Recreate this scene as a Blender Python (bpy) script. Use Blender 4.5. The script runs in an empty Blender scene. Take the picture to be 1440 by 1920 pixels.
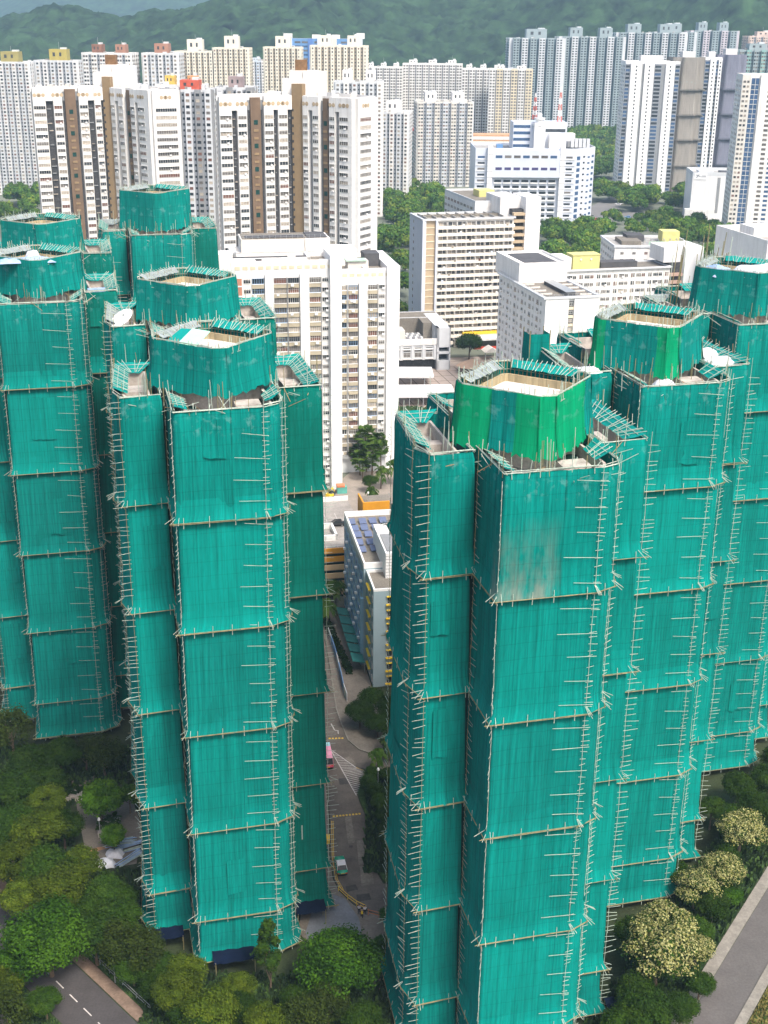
import bpy, bmesh, math, random
import numpy as np
from mathutils import Vector, Matrix
random.seed(7)
D = bpy.data
SC = bpy.context.scene
COL = SC.collection
PI = math.pi
R_ = math.radians

# ------------------------------------------------------------------ camera
cam = D.cameras.new('camera'); cob = D.objects.new('camera', cam); COL.objects.link(cob)
cam.sensor_fit = 'VERTICAL'; cam.sensor_height = 36.0; cam.lens = 36.0 * 2347 / 1920
cam.clip_start = 1.0; cam.clip_end = 20000
_th, _ro = R_(21.19), R_(0.54)
_F = Vector((0, math.cos(_th), -math.sin(_th))); _U0 = Vector((0, math.sin(_th), math.cos(_th))); _R0 = Vector((1, 0, 0))
_R = _R0 * math.cos(_ro) + _U0 * math.sin(_ro); _U = -_R0 * math.sin(_ro) + _U0 * math.cos(_ro)
CAM = Vector((0, 0, 125))
cob.matrix_world = Matrix(((_R.x, _U.x, -_F.x, CAM.x), (_R.y, _U.y, -_F.y, CAM.y), (_R.z, _U.z, -_F.z, CAM.z), (0, 0, 0, 1)))
SC.camera = cob
SC.render.resolution_x = 768; SC.render.resolution_y = 1024

# ------------------------------------------------------------------ world, sun, exposure
SUN_EL, SUN_AZ = 54.0, 146.0          # azimuth from +Y clockwise: behind the camera, to the right
w = D.worlds.new('World'); SC.world = w; w.use_nodes = True
nt = w.node_tree; bg = nt.nodes['Background']
sky = nt.nodes.new('ShaderNodeTexSky'); sky.sky_type = 'NISHITA'; sky.sun_disc = False
sky.sun_elevation = R_(SUN_EL); sky.sun_rotation = R_(SUN_AZ); sky.air_density = 1.0; sky.dust_density = 6.0; sky.ozone_density = 1.0
nt.links.new(sky.outputs[0], bg.inputs[0]); bg.inputs[1].default_value = 0.14
sl = D.lights.new('sun', 'SUN'); so = D.objects.new('sun', sl); COL.objects.link(so)
sl.energy = 1.9; sl.angle = R_(12); sl.color = (1.0, 0.95, 0.88)
_az, _el = R_(SUN_AZ), R_(SUN_EL)
_sd = Vector((math.sin(_az) * math.cos(_el), math.cos(_az) * math.cos(_el), math.sin(_el)))
so.rotation_euler = _sd.to_track_quat('Z', 'Y').to_euler()
SC.view_settings.view_transform = 'Standard'; SC.view_settings.look = 'None'
SC.view_settings.exposure = 0.95; SC.view_settings.gamma = 1.0
SC.render.engine = 'CYCLES'
cy = SC.cycles
cy.use_denoising = True; cy.max_bounces = 7; cy.diffuse_bounces = 4; cy.glossy_bounces = 2; cy.transmission_bounces = 3
cy.volume_bounces = 1; cy.transparent_max_bounces = 6; cy.caustics_reflective = False; cy.caustics_refractive = False

# ------------------------------------------------------------------ materials
MATS = {}
def mat(name, col, rough=0.8, var=0.15, scale=0.3, stain=0.0, stain_col=(0.25, 0.22, 0.18), stretch=(1, 1, 1), metal=0.0,
        transl=0.0, bump=0.0, spec=0.3, objvar=0.0, fine=0.0):
    if name in MATS: return MATS[name]
    m = D.materials.new(name); m.use_nodes = True; MATS[name] = m
    n = m.node_tree; P = n.nodes['Principled BSDF']
    P.inputs['Roughness'].default_value = rough; P.inputs['Metallic'].default_value = metal
    P.inputs['Specular IOR Level'].default_value = spec
    tc = n.nodes.new('ShaderNodeTexCoord'); mp = n.nodes.new('ShaderNodeMapping'); mp.inputs['Scale'].default_value = stretch
    n.links.new(tc.outputs['Object'], mp.inputs[0])
    nz = n.nodes.new('ShaderNodeTexNoise'); nz.inputs['Scale'].default_value = scale; nz.inputs['Detail'].default_value = 5; nz.inputs['Roughness'].default_value = 0.65
    n.links.new(mp.outputs[0], nz.inputs['Vector'])
    rp = n.nodes.new('ShaderNodeMapRange'); rp.inputs['From Min'].default_value = 0.3; rp.inputs['From Max'].default_value = 0.7
    rp.inputs['To Min'].default_value = 1 - var; rp.inputs['To Max'].default_value = 1 + var
    n.links.new(nz.outputs['Fac'], rp.inputs['Value'])
    last = rp.outputs[0]
    if fine:
        nf = n.nodes.new('ShaderNodeTexNoise'); nf.inputs['Scale'].default_value = 3.0; nf.inputs['Detail'].default_value = 4
        n.links.new(mp.outputs[0], nf.inputs['Vector'])
        mf = n.nodes.new('ShaderNodeMapRange'); mf.inputs['From Min'].default_value = 0.3; mf.inputs['From Max'].default_value = 0.7
        mf.inputs['To Min'].default_value = 1 - fine; mf.inputs['To Max'].default_value = 1 + fine
        n.links.new(nf.outputs['Fac'], mf.inputs['Value'])
        mu = n.nodes.new('ShaderNodeMath'); mu.operation = 'MULTIPLY'; n.links.new(last, mu.inputs[0]); n.links.new(mf.outputs[0], mu.inputs[1]); last = mu.outputs[0]
    if objvar:
        oi = n.nodes.new('ShaderNodeObjectInfo')
        mo = n.nodes.new('ShaderNodeMapRange'); mo.inputs['To Min'].default_value = 1 - objvar; mo.inputs['To Max'].default_value = 1 + objvar
        n.links.new(oi.outputs['Random'], mo.inputs['Value'])
        mu = n.nodes.new('ShaderNodeMath'); mu.operation = 'MULTIPLY'; n.links.new(last, mu.inputs[0]); n.links.new(mo.outputs[0], mu.inputs[1]); last = mu.outputs[0]
    vm = n.nodes.new('ShaderNodeVectorMath'); vm.operation = 'SCALE'; vm.inputs[0].default_value = col[:3]
    n.links.new(last, vm.inputs['Scale'])
    out = vm.outputs[0]
    if stain:
        ms = n.nodes.new('ShaderNodeMapping'); ms.inputs['Scale'].default_value = (0.9, 0.9, 0.07); n.links.new(tc.outputs['Object'], ms.inputs[0])
        n2 = n.nodes.new('ShaderNodeTexNoise'); n2.inputs['Scale'].default_value = 0.8; n2.inputs['Detail'].default_value = 6
        n.links.new(ms.outputs[0], n2.inputs['Vector'])
        r2 = n.nodes.new('ShaderNodeMapRange'); r2.inputs['From Min'].default_value = 0.5; r2.inputs['From Max'].default_value = 0.8; r2.inputs['To Max'].default_value = stain
        n.links.new(n2.outputs['Fac'], r2.inputs['Value'])
        mx = n.nodes.new('ShaderNodeMix'); mx.data_type = 'RGBA'; n.links.new(r2.outputs[0], mx.inputs[0]); n.links.new(out, mx.inputs[6]); mx.inputs[7].default_value = (*stain_col, 1)
        out = mx.outputs[2]
    n.links.new(out, P.inputs['Base Color'])
    if transl:
        tr = n.nodes.new('ShaderNodeBsdfTranslucent'); n.links.new(out, tr.inputs[0])
        ms2 = n.nodes.new('ShaderNodeMixShader'); ms2.inputs[0].default_value = transl
        n.links.new(P.outputs[0], ms2.inputs[1]); n.links.new(tr.outputs[0], ms2.inputs[2])
        n.links.new(ms2.outputs[0], n.nodes['Material Output'].inputs[0])
    if bump:
        b = n.nodes.new('ShaderNodeBump'); b.inputs['Strength'].default_value = bump; b.inputs['Distance'].default_value = 0.2
        n.links.new(nz.outputs['Fac'], b.inputs['Height']); n.links.new(b.outputs[0], P.inputs['Normal'])
    return m

def net_mat(name, col, dark, transl=0.12, worn=None):
    """Scaffold net: lengths of woven sheet hung side by side, long vertical folds, faint cross poles showing through."""
    if name in MATS: return MATS[name]
    m = D.materials.new(name); m.use_nodes = True; MATS[name] = m
    n = m.node_tree; P = n.nodes['Principled BSDF']; P.inputs['Roughness'].default_value = 0.8; P.inputs['Specular IOR Level'].default_value = 0.06
    L = n.links.new
    uv = n.nodes.new('ShaderNodeUVMap')
    def noise(sx, sy, sc, det=4, ro=0.6):
        mp = n.nodes.new('ShaderNodeMapping'); mp.inputs['Scale'].default_value = (sx, sy, 1); L(uv.outputs[0], mp.inputs[0])
        z = n.nodes.new('ShaderNodeTexNoise'); z.inputs['Scale'].default_value = sc; z.inputs['Detail'].default_value = det; z.inputs['Roughness'].default_value = ro
        L(mp.outputs[0], z.inputs['Vector']); return z.outputs['Fac'], mp.outputs[0]
    def rng(x, a, b, c, d):
        r = n.nodes.new('ShaderNodeMapRange'); r.inputs['From Min'].default_value = a; r.inputs['From Max'].default_value = b
        r.inputs['To Min'].default_value = c; r.inputs['To Max'].default_value = d; L(x, r.inputs['Value']); return r.outputs[0]
    def mth(op, x, y):
        q = n.nodes.new('ShaderNodeMath'); q.operation = op
        for i, s in enumerate((x, y)):
            if isinstance(s, (int, float)): q.inputs[i].default_value = s
            else: L(s, q.inputs[i])
        return q.outputs[0]
    streak, _ = noise(1.0, 0.02, 3.4, 7, 0.72)            # folds and hanging streaks
    broad, _ = noise(0.35, 0.12, 0.8, 3, 0.5)              # cloudy wear
    fine, _ = noise(5.0, 0.5, 1.6, 3, 0.6)
    sep = n.nodes.new('ShaderNodeSeparateXYZ'); L(uv.outputs[0], sep.inputs[0])
    wob, _ = noise(0.1, 0.12, 1.0, 2)
    u = mth('ADD', sep.outputs[0], mth('MULTIPLY', wob, 0.5))
    seam = mth('PINGPONG', u, 1.15)                        # seams of sheets 2.3 m wide
    seamd = rng(seam, 0.0, 0.10, 0.78, 1.0)
    wv = mth('PINGPONG', mth('ADD', sep.outputs[1], mth('MULTIPLY', wob, 0.3)), 0.95)
    ghost = rng(wv, 0.0, 0.09, 0.84, 1.0)                   # cross poles behind
    vid = n.nodes.new('ShaderNodeTexVoronoi'); vid.voronoi_dimensions = '2D'; vid.inputs['Scale'].default_value = 1.0
    mpv = n.nodes.new('ShaderNodeMapping'); mpv.inputs['Scale'].default_value = (0.42, 0.075, 1); L(uv.outputs[0], mpv.inputs[0]); L(mpv.outputs[0], vid.inputs['Vector'])
    vs = n.nodes.new('ShaderNodeSeparateColor'); L(vid.outputs['Color'], vs.inputs[0])
    sheet = rng(vs.outputs[0], 0, 1, 0.93, 1.06)            # one sheet newer, another older
    k = mth('MULTIPLY', rng(streak, 0.3, 0.7, 0.62, 1.26), rng(broad, 0.3, 0.7, 0.92, 1.08))
    k = mth('MULTIPLY', k, mth('MULTIPLY', seamd, ghost)); k = mth('MULTIPLY', k, sheet); k = mth('MULTIPLY', k, rng(fine, 0.3, 0.7, 0.93, 1.07))
    mx = n.nodes.new('ShaderNodeMix'); mx.data_type = 'RGBA'; mx.inputs[6].default_value = (*dark, 1); mx.inputs[7].default_value = (*col, 1)
    L(rng(k, 0.55, 1.2, 0.0, 1.0), mx.inputs[0]); out = mx.outputs[2]
    blot, _ = noise(0.9, 0.8, 0.9, 3, 0.6)                  # thin places near the top edges: sky light and pale work behind painted in
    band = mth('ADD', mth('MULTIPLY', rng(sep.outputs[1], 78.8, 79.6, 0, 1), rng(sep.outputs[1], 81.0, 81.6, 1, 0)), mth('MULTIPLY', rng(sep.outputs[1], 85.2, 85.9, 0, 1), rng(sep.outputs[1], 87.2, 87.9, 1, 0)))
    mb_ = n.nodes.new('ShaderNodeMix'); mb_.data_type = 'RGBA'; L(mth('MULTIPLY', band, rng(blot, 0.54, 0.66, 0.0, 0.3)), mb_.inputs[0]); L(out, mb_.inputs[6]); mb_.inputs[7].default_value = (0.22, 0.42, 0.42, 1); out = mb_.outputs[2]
    if worn:
        pat, _ = noise(0.7, 0.25, 0.8, 4, 0.6)
        u0, u1, v0, v1 = worn
        mu = mth('MULTIPLY', rng(sep.outputs[0], u0, u0 + 1.5, 0, 1), rng(sep.outputs[0], u1 - 2.0, u1, 1, 0))
        mv = mth('MULTIPLY', rng(sep.outputs[1], v0, v0 + 1.0, 0, 1), rng(sep.outputs[1], v0 + 1, v1, 1, 0))
        f = mth('MULTIPLY', mth('MULTIPLY', mu, mv), rng(pat, 0.38, 0.62, 0.0, 0.62))
        m2 = n.nodes.new('ShaderNodeMix'); m2.data_type = 'RGBA'; L(f, m2.inputs[0]); L(out, m2.inputs[6]); m2.inputs[7].default_value = (0.27, 0.25, 0.21, 1); out = m2.outputs[2]
    L(out, P.inputs['Base Color'])
    b = n.nodes.new('ShaderNodeBump'); b.inputs['Strength'].default_value = 0.5; b.inputs['Distance'].default_value = 0.12; L(streak, b.inputs['Height']); L(b.outputs[0], P.inputs['Normal'])
    tr = n.nodes.new('ShaderNodeBsdfTranslucent'); L(out, tr.inputs[0])
    ms = n.nodes.new('ShaderNodeMixShader'); ms.inputs[0].default_value = transl
    L(P.outputs[0], ms.inputs[1]); L(tr.outputs[0], ms.inputs[2]); L(ms.outputs[0], n.nodes['Material Output'].inputs[0])
    return m

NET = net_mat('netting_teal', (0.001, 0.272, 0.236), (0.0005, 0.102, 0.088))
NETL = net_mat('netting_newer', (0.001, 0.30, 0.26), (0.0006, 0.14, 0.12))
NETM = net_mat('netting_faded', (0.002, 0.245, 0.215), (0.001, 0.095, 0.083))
NETD = net_mat('netting_shaded', (0.001, 0.19, 0.15), (0.0005, 0.088, 0.068))  # darker net standing in for shade on fan undersides and right wings
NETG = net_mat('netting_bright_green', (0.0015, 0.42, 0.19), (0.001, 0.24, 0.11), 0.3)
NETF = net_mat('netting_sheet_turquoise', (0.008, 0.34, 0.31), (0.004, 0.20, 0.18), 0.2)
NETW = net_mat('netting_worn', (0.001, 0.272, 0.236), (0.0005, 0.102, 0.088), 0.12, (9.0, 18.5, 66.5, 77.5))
BAM = mat('bamboo_pale', (0.38, 0.45, 0.38), 0.6, 0.3, 2.0)
BAMT = mat('bamboo_tan', (0.23, 0.205, 0.105), 0.7, 0.35, 1.5)
BAMB = mat('bamboo_brown', (0.30, 0.20, 0.10), 0.7, 0.3, 1.5)
CONC = mat('concrete_weathered', (0.42, 0.38, 0.34), 0.9, 0.25, 0.5, stain=0.6, stain_col=(0.16, 0.13, 0.11), fine=0.12)
SLAB = mat('roof_screed', (0.46, 0.44, 0.42), 0.9, 0.25, 0.5, fine=0.15)
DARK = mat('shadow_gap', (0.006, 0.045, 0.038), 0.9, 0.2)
WHITE = mat('render_white', (0.74, 0.73, 0.71), 0.75, 0.06, 0.2, stain=0.55, stain_col=(0.44, 0.41, 0.37))
WHITE2 = mat('tile_white', (0.80, 0.80, 0.80), 0.5, 0.04, 0.3, stain=0.15, stain_col=(0.6, 0.58, 0.55))
OFFW = mat('render_offwhite', (0.66, 0.63, 0.58), 0.8, 0.07, 0.2, stain=0.3, stain_col=(0.42, 0.38, 0.33))
CREAM = mat('render_cream', (0.70, 0.62, 0.46), 0.8, 0.07, 0.2, stain=0.2, stain_col=(0.4, 0.34, 0.26))
PALEG = mat('tile_pale_grey', (0.58, 0.60, 0.62), 0.6, 0.07, 0.2, stain=0.2, stain_col=(0.34, 0.35, 0.37))
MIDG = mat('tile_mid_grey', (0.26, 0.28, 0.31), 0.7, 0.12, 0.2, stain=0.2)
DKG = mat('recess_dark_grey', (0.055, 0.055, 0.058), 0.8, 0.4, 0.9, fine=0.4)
GREYS = mat('shaft_grey', (0.25, 0.26, 0.27), 0.8, 0.1, 0.3, stain=0.3)
BROWN = mat('panel_brown', (0.17, 0.115, 0.075), 0.7, 0.15, 0.3, stain=0.3, stain_col=(0.08, 0.05, 0.03))
OCHRE = mat('shaft_ochre', (0.27, 0.19, 0.105), 0.7, 0.1, 0.3, stain=0.4, stain_col=(0.2, 0.13, 0.07))
BRICK = mat('panel_brick', (0.42, 0.20, 0.13), 0.8, 0.1, 0.5)
BEIGE = mat('panel_beige', (0.46, 0.36, 0.24), 0.8, 0.1, 0.3)
TEALG = mat('tile_teal_grey', (0.28, 0.345, 0.365), 0.6, 0.08, 0.1, stain=0.15)
TEALD = mat('tile_teal_recess_shade', (0.10, 0.15, 0.175), 0.6, 0.1, 0.1)  # set-back strips between bays: recess shading put into a darker teal
BLUEW = mat('cladding_blue_white', (0.60, 0.64, 0.72), 0.45, 0.05, 0.1, stain=0.15, stain_col=(0.4, 0.43, 0.48))
BLUEP = mat('panel_blue', (0.13, 0.27, 0.50), 0.5, 0.1, 0.2)
GLASS = mat('glass_dark', (0.035, 0.04, 0.045), 0.15, 0.4, 0.5, spec=0.6, objvar=0.5)
GLASSM = mat('glass_mid', (0.13, 0.12, 0.11), 0.3, 0.4, 0.7, spec=0.5, objvar=0.4)
GLASSC = mat('glass_curtain', (0.34, 0.30, 0.25), 0.5, 0.4, 0.9, spec=0.4, objvar=0.3)
GLASSR = mat('glass_reddish', (0.16, 0.08, 0.06), 0.4, 0.4, 0.9, spec=0.4)
GLASSB = mat('glass_blue', (0.05, 0.10, 0.20), 0.15, 0.3, 0.4, spec=0.7)
FRAME = mat('window_frame_white', (0.62, 0.62, 0.60), 0.5, 0.08, 0.5)
FRAMEB = mat('window_frame_blue', (0.20, 0.33, 0.50), 0.5, 0.08, 0.5)
SILL = mat('spandrel_cream', (0.43, 0.38, 0.28), 0.8, 0.12, 0.4, stain=0.35, stain_col=(0.33, 0.27, 0.18))
ROOFG = mat('roof_grey_felt', (0.19, 0.172, 0.145), 0.9, 0.2, 0.25, fine=0.2)
ROOFD = mat('roof_dark', (0.08, 0.08, 0.085), 0.8, 0.2, 0.3)
ROOFL = mat('roof_light', (0.33, 0.32, 0.30), 0.9, 0.3, 0.25, fine=0.15)
STEEL = mat('steel_grey', (0.42, 0.44, 0.45), 0.4, 0.1, 1.0, metal=0.5)
YELG = mat('paint_yellow_green', (0.58, 0.55, 0.22), 0.7, 0.08, 0.4)
YEL = mat('paint_yellow', (0.72, 0.50, 0.03), 0.5, 0.1, 0.8)
ORNG = mat('paint_orange', (0.60, 0.27, 0.02), 0.6, 0.12, 0.3, stain=0.3, stain_col=(0.3, 0.14, 0.03))
TANP = mat('paint_tan', (0.58, 0.42, 0.24), 0.7, 0.1, 0.3, stain=0.3, stain_col=(0.35, 0.25, 0.15))
RED = mat('paint_red', (0.55, 0.06, 0.03), 0.5, 0.1, 0.8)
PINK = mat('paint_pink', (0.75, 0.30, 0.42), 0.4, 0.05, 0.8)
CYANP = mat('paint_cyan', (0.30, 0.62, 0.68), 0.4, 0.05, 0.8)
BLACK = mat('rubber_black', (0.015, 0.015, 0.016), 0.7, 0.2, 2.0)
TAXI = mat('taxi_green', (0.01, 0.36, 0.21), 0.25, 0.04, 1.0, spec=0.6)
CARW = mat('car_white', (0.75, 0.75, 0.75), 0.25, 0.03, 1.0, spec=0.6)
NAVY = mat('tarpaulin_navy', (0.003, 0.008, 0.026), 0.8, 0.3, 0.6, bump=0.3, spec=0.1)
TARPW = mat('tarpaulin_white', (0.72, 0.74, 0.80), 0.6, 0.12, 0.8, bump=0.6, transl=0.15)
TARPB = mat('tarpaulin_blue_grey', (0.30, 0.42, 0.62), 0.6, 0.2, 0.8, bump=0.6)
MINT = mat('sheet_mint', (0.36, 0.70, 0.52), 0.6, 0.08, 0.8)
SKIN = mat('skin', (0.45, 0.28, 0.20), 0.6, 0.05)
HAIR = mat('hair_black', (0.015, 0.012, 0.01), 0.5, 0.2)

# ------------------------------------------------------------------ mesh helpers
class MB:
    def __init__(s): s.v = []; s.f = []; s.m = []; s.uv = None
    def quad(s, a, b, c, d, m=0):
        i = len(s.v); s.v += [tuple(a), tuple(b), tuple(c), tuple(d)]; s.f.append((i, i+1, i+2, i+3)); s.m.append(m)
    def hexa(s, p, m=0):      # p: 4 bottom then 4 top, ccw seen from above
        i = len(s.v); s.v += [tuple(q) for q in p]
        for f in ((3,2,1,0),(4,5,6,7),(0,1,5,4),(1,2,6,5),(2,3,7,6),(3,0,4,7)):
            s.f.append(tuple(i+k for k in f)); s.m.append(m)
    def box(s, x0, x1, y0, y1, z0, z1, m=0):
        s.hexa([(x0,y0,z0),(x1,y0,z0),(x1,y1,z0),(x0,y1,z0),(x0,y0,z1),(x1,y0,z1),(x1,y1,z1),(x0,y1,z1)], m)
    def prism(s, poly, z0, z1, m=0, mt=None):
        n = len(poly); i = len(s.v)
        s.v += [(p[0], p[1], z0) for p in poly] + [(p[0], p[1], z1) for p in poly]
        for k in range(n):
            s.f.append((i+k, i+(k+1) % n, i+n+(k+1) % n, i+n+k)); s.m.append(m)
        s.f.append(tuple(i+n+k for k in range(n))); s.m.append(m if mt is None else mt)
        s.f.append(tuple(i+n-1-k for k in range(n))); s.m.append(m)
    def tube(s, p, q, r, m=0, n=5, r2=None, cap=True):
        p, q = Vector(p), Vector(q); d = (q-p)
        if d.length < 1e-6: return
        d.normalize(); a = d.orthogonal().normalized(); b = d.cross(a); i = len(s.v); r2 = r if r2 is None else r2
        for c, rr in ((p, r), (q, r2)):
            for k in range(n):
                t = 2*PI*k/n; s.v.append(tuple(c + (a*math.cos(t)+b*math.sin(t))*rr))
        for k in range(n):
            s.f.append((i+k, i+(k+1) % n, i+n+(k+1) % n, i+n+k)); s.m.append(m)
        if cap:
            s.f.append(tuple(i+n-1-k for k in range(n))); s.m.append(m); s.f.append(tuple(i+n+k for k in range(n))); s.m.append(m)
    def add(s, o, M, mm):
        i = len(s.v); s.v += [tuple(M @ Vector(v)) for v in o.v]
        for f, m in zip(o.f, o.m): s.f.append(tuple(i+k for k in f)); s.m.append(mm[m])
    def mesh(s, name, mats, smooth=False):
        me = D.meshes.new(name); me.from_pydata(s.v, [], s.f)
        for m in mats: me.materials.append(m)
        if len(s.m): me.polygons.foreach_set('material_index', s.m)
        if smooth: me.polygons.foreach_set('use_smooth', [True]*len(s.f))
        if s.uv is not None:
            ul = me.uv_layers.new(name='UVMap'); li = np.empty(len(me.loops), np.int32); me.loops.foreach_get('vertex_index', li)
            ul.data.foreach_set('uv', np.array(s.uv, np.float32)[li].ravel())
        me.update(); return me
    def build(s, name, mats, parent=None, smooth=False):
        if not s.f: return None
        o = D.objects.new(name, s.mesh(name, mats, smooth)); COL.objects.link(o)
        if parent: o.parent = parent
        return o
def tag(o, label=None, cat=None, group=None, kind=None):
    if label: o['label'] = label
    if cat: o['category'] = cat
    if group: o['group'] = group
    if kind: o['kind'] = kind
    return o
def thing(name, label, cat, loc=(0, 0, 0), rz=0.0, group=None):
    o = D.objects.new(name, None); COL.objects.link(o); o.location = loc; o.rotation_euler = (0, 0, rz); o.empty_display_size = 0.5
    return tag(o, label, cat, group)
def link_mesh(name, me, parent=None, M=None):
    o = D.objects.new(name, me); COL.objects.link(o)
    if parent: o.parent = parent
    if M is not None: o.matrix_local = M
    return o
def copy_tree(o, parent=None):
    c = o.copy(); COL.objects.link(c)
    if parent: c.parent = parent
    for ch in list(o.children): copy_tree(ch, c)
    return c

# a pole of unit length along z; each pole in view is its own object
_pm = {}
def pole_mesh(m):
    if m.name not in _pm:
        b = MB(); b.tube((0, 0, 0), (0, 0, 1), 1.0, 0, 6, 0.8); _pm[m.name] = b.mesh('bamboo_pole', [m])
    return _pm[m.name]
def poles(root, items, name='bamboo_pole', limit=100):
    """items: (p, q, r, material). The largest ones become parts of their own, the rest one part."""
    Mw = Matrix.Translation(root.location) @ Matrix.Rotation(root.rotation_euler.z, 4, 'Z')
    def size(it):
        p, q, r, m = it; c = Mw @ ((Vector(p)+Vector(q))*0.5); return -(Vector(q)-Vector(p)).length*r/(c-CAM).length
    items = sorted(items, key=size)
    for p, q, r, m in items[:limit]:
        p, q = Vector(p), Vector(q); d = q-p
        M = Matrix.Translation(p) @ d.to_track_quat('Z', 'Y').to_matrix().to_4x4() @ Matrix.Diagonal((r, r, d.length, 1))
        link_mesh(name, pole_mesh(m), root, M)
    if len(items) > limit:
        b = MB(); ms = []
        for p, q, r, m in items[limit:]:
            if m not in ms: ms.append(m)
            b.tube(p, q, r, ms.index(m), 4, cap=False)
        tag(b.build(name, ms, root), kind='stuff')

def vnoise(x, y, seed=0):
    xi, yi = np.floor(x).astype(np.int64), np.floor(y).astype(np.int64); fx, fy = x-xi, y-yi
    def h(a, b):
        n = (a*374761393 + b*668265263 + seed*982451653) & 0x7fffffff
        n = ((n ^ (n >> 13))*1274126177) & 0x7fffffff
        return ((n ^ (n >> 16)) & 0xffff)/65535.0
    sx, sy = fx*fx*(3-2*fx), fy*fy*(3-2*fy)
    return (h(xi, yi)*(1-sx)+h(xi+1, yi)*sx)*(1-sy)+(h(xi, yi+1)*(1-sx)+h(xi+1, yi+1)*sx)*sy
# ------------------------------------------------------------------ ground, hills
def sheet(name, pts, z, m, kind='structure'):
    b = MB(); b.v = [(x, y, z) for x, y in pts]; b.f = [tuple(range(len(pts)))]; b.m = [0]
    o = b.build(name, [m]); return tag(o, kind=kind)
def slab(name, pts, z, m, kind='structure'):
    b = MB(); b.prism(pts, -0.2, z, 0); return tag(b.build(name, [m]), kind=kind)
def strip(pts, wl, wr):
    """polyline -> closed polygon wl to its left and wr to its right"""
    L, Rr = [], []
    for i, p in enumerate(pts):
        a = Vector(pts[max(i-1, 0)]); c = Vector(pts[min(i+1, len(pts)-1)]); d = (c-a).normalized(); n = Vector((-d.y, d.x))
        L.append(tuple(Vector(p)+n*wl)); Rr.append(tuple(Vector(p)-n*wr))
    return Rr + L[::-1]
GROUND = mat('ground_soil_grass', (0.03, 0.042, 0.017), 0.95, 0.5, 0.12, fine=0.3)
URBAN = mat('ground_far_city', (0.13, 0.145, 0.11), 0.95, 0.5, 0.02, fine=0.2)
ASPH = mat('asphalt', (0.115, 0.098, 0.083), 0.9, 0.32, 0.25, fine=0.12)
ASPH2 = mat('asphalt_dark', (0.058, 0.054, 0.055), 0.9, 0.18, 0.3, fine=0.12)
PAVE = mat('paving_concrete', (0.165, 0.145, 0.122), 0.9, 0.2, 0.4, fine=0.15)
PAVEP = mat('paving_pinkish', (0.19, 0.135, 0.10), 0.9, 0.2, 0.5, fine=0.2)
PAVEG = mat('paving_grey_blue', (0.16, 0.175, 0.20), 0.9, 0.15, 0.5, fine=0.1)
KERB = mat('kerb_concrete', (0.21, 0.195, 0.17), 0.9, 0.2, 0.6, fine=0.15)
LINEW = mat('road_paint_white', (0.45, 0.43, 0.41), 0.8, 0.15, 1.2, fine=0.2)
LINEY = mat('road_paint_yellow', (0.60, 0.40, 0.05), 0.8, 0.2, 1.2, fine=0.2)
GRASS = mat('grass_green', (0.035, 0.07, 0.016), 0.95, 0.35, 0.5, fine=0.35)
GRASSB = mat('grass_brown', (0.13, 0.115, 0.035), 0.95, 0.35, 0.5, fine=0.4)

b = MB(); b.v = [(-3650, -50, 0), (3050, -50, 0), (3050, 6650, 0), (-3650, 6650, 0)]; b.f = [(0, 1, 2, 3)]; b.m = [0]
tag(b.build('ground', [GROUND]), kind='structure')
sheet('city_ground', [(-260, 245), (260, 245), (600, 1500), (-700, 1500)], 0.02, URBAN)

def terrain(name, x0, x1, y0, y1, nx, ny, fn, m):
    X, Y = np.meshgrid(np.linspace(x0, x1, nx), np.linspace(y0, y1, ny)); Z = fn(X, Y)
    V = np.stack([X, Y, Z], -1).reshape(-1, 3)
    i = (np.arange(ny-1)[:, None]*nx+np.arange(nx-1)[None]).ravel(); F = np.stack([i, i+1, i+nx+1, i+nx], -1)
    me = D.meshes.new(name); me.from_pydata(V.tolist(), [], F.tolist()); me.materials.append(m)
    me.polygons.foreach_set('use_smooth', [True]*len(me.polygons))
    o = D.objects.new(name, me); COL.objects.link(o); return tag(o, kind='structure')
FOREST = mat('hill_forest', (0.020, 0.042, 0.016), 0.95, 1.0, 0.035, fine=0.0, spec=0.05)
def hills(X, Y):
    # crest height along the range, metres above the city
    cx = np.array([-1500, -900, -720, -640, -560, -490, -430, -350, -250, -150, -40, 80, 250, 500, 800, 1300])
    cz = np.array([90, 96, 118, 138, 146, 137, 128, 134, 150, 160, 166, 178, 215, 290, 330, 330])
    crest = np.interp(X, cx, cz) + 10*(vnoise(X/60, Y*0+3, 5)-0.5)
    yr = 2300 + 60*np.sin(X/170.0)
    front = np.clip((Y-(1780+50*np.sin(X/130)))/(yr-1780), 0, 1); back = np.clip((Y-yr)/900, 0, 1)
    z = crest*np.power(front, 0.85)*(1-0.8*back)
    spur = (np.abs(vnoise(X/150+0.3*vnoise(X/60, Y/60, 2), Y/420, 9)-0.5)*2)
    z = z*(1-0.5*spur*(1-front)*np.minimum(front*4, 1)) + 14*front*(vnoise(X/70, Y/70, 1)-0.5)
    can = 1-np.abs(vnoise(X/13, Y/13, 3)*2-1); can2 = vnoise(X/28, Y/28, 4)
    return z + np.minimum(front*8, 1)*(14*can+12*can2) - 1.5
terrain('hills', -1500, 1300, 1740, 3100, 480, 230, hills, FOREST)
def far_mtn(X, Y):
    cx = np.array([-3600, -2300, -1850, -1500, -1200, -900, 0, 3000]); cz = np.array([150, 180, 215, 300, 380, 460, 560, 620])
    return np.interp(X, cx, cz)*np.clip((Y-4600)/1000, 0, 1)*(1-0.5*np.clip((Y-5600)/1500, 0, 1)) + 40*(vnoise(X/220, Y/220, 8)-0.5) - 5
terrain('far_mountains', -3600, 3000, 4600, 6600, 130, 50, far_mtn, FOREST)

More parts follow.
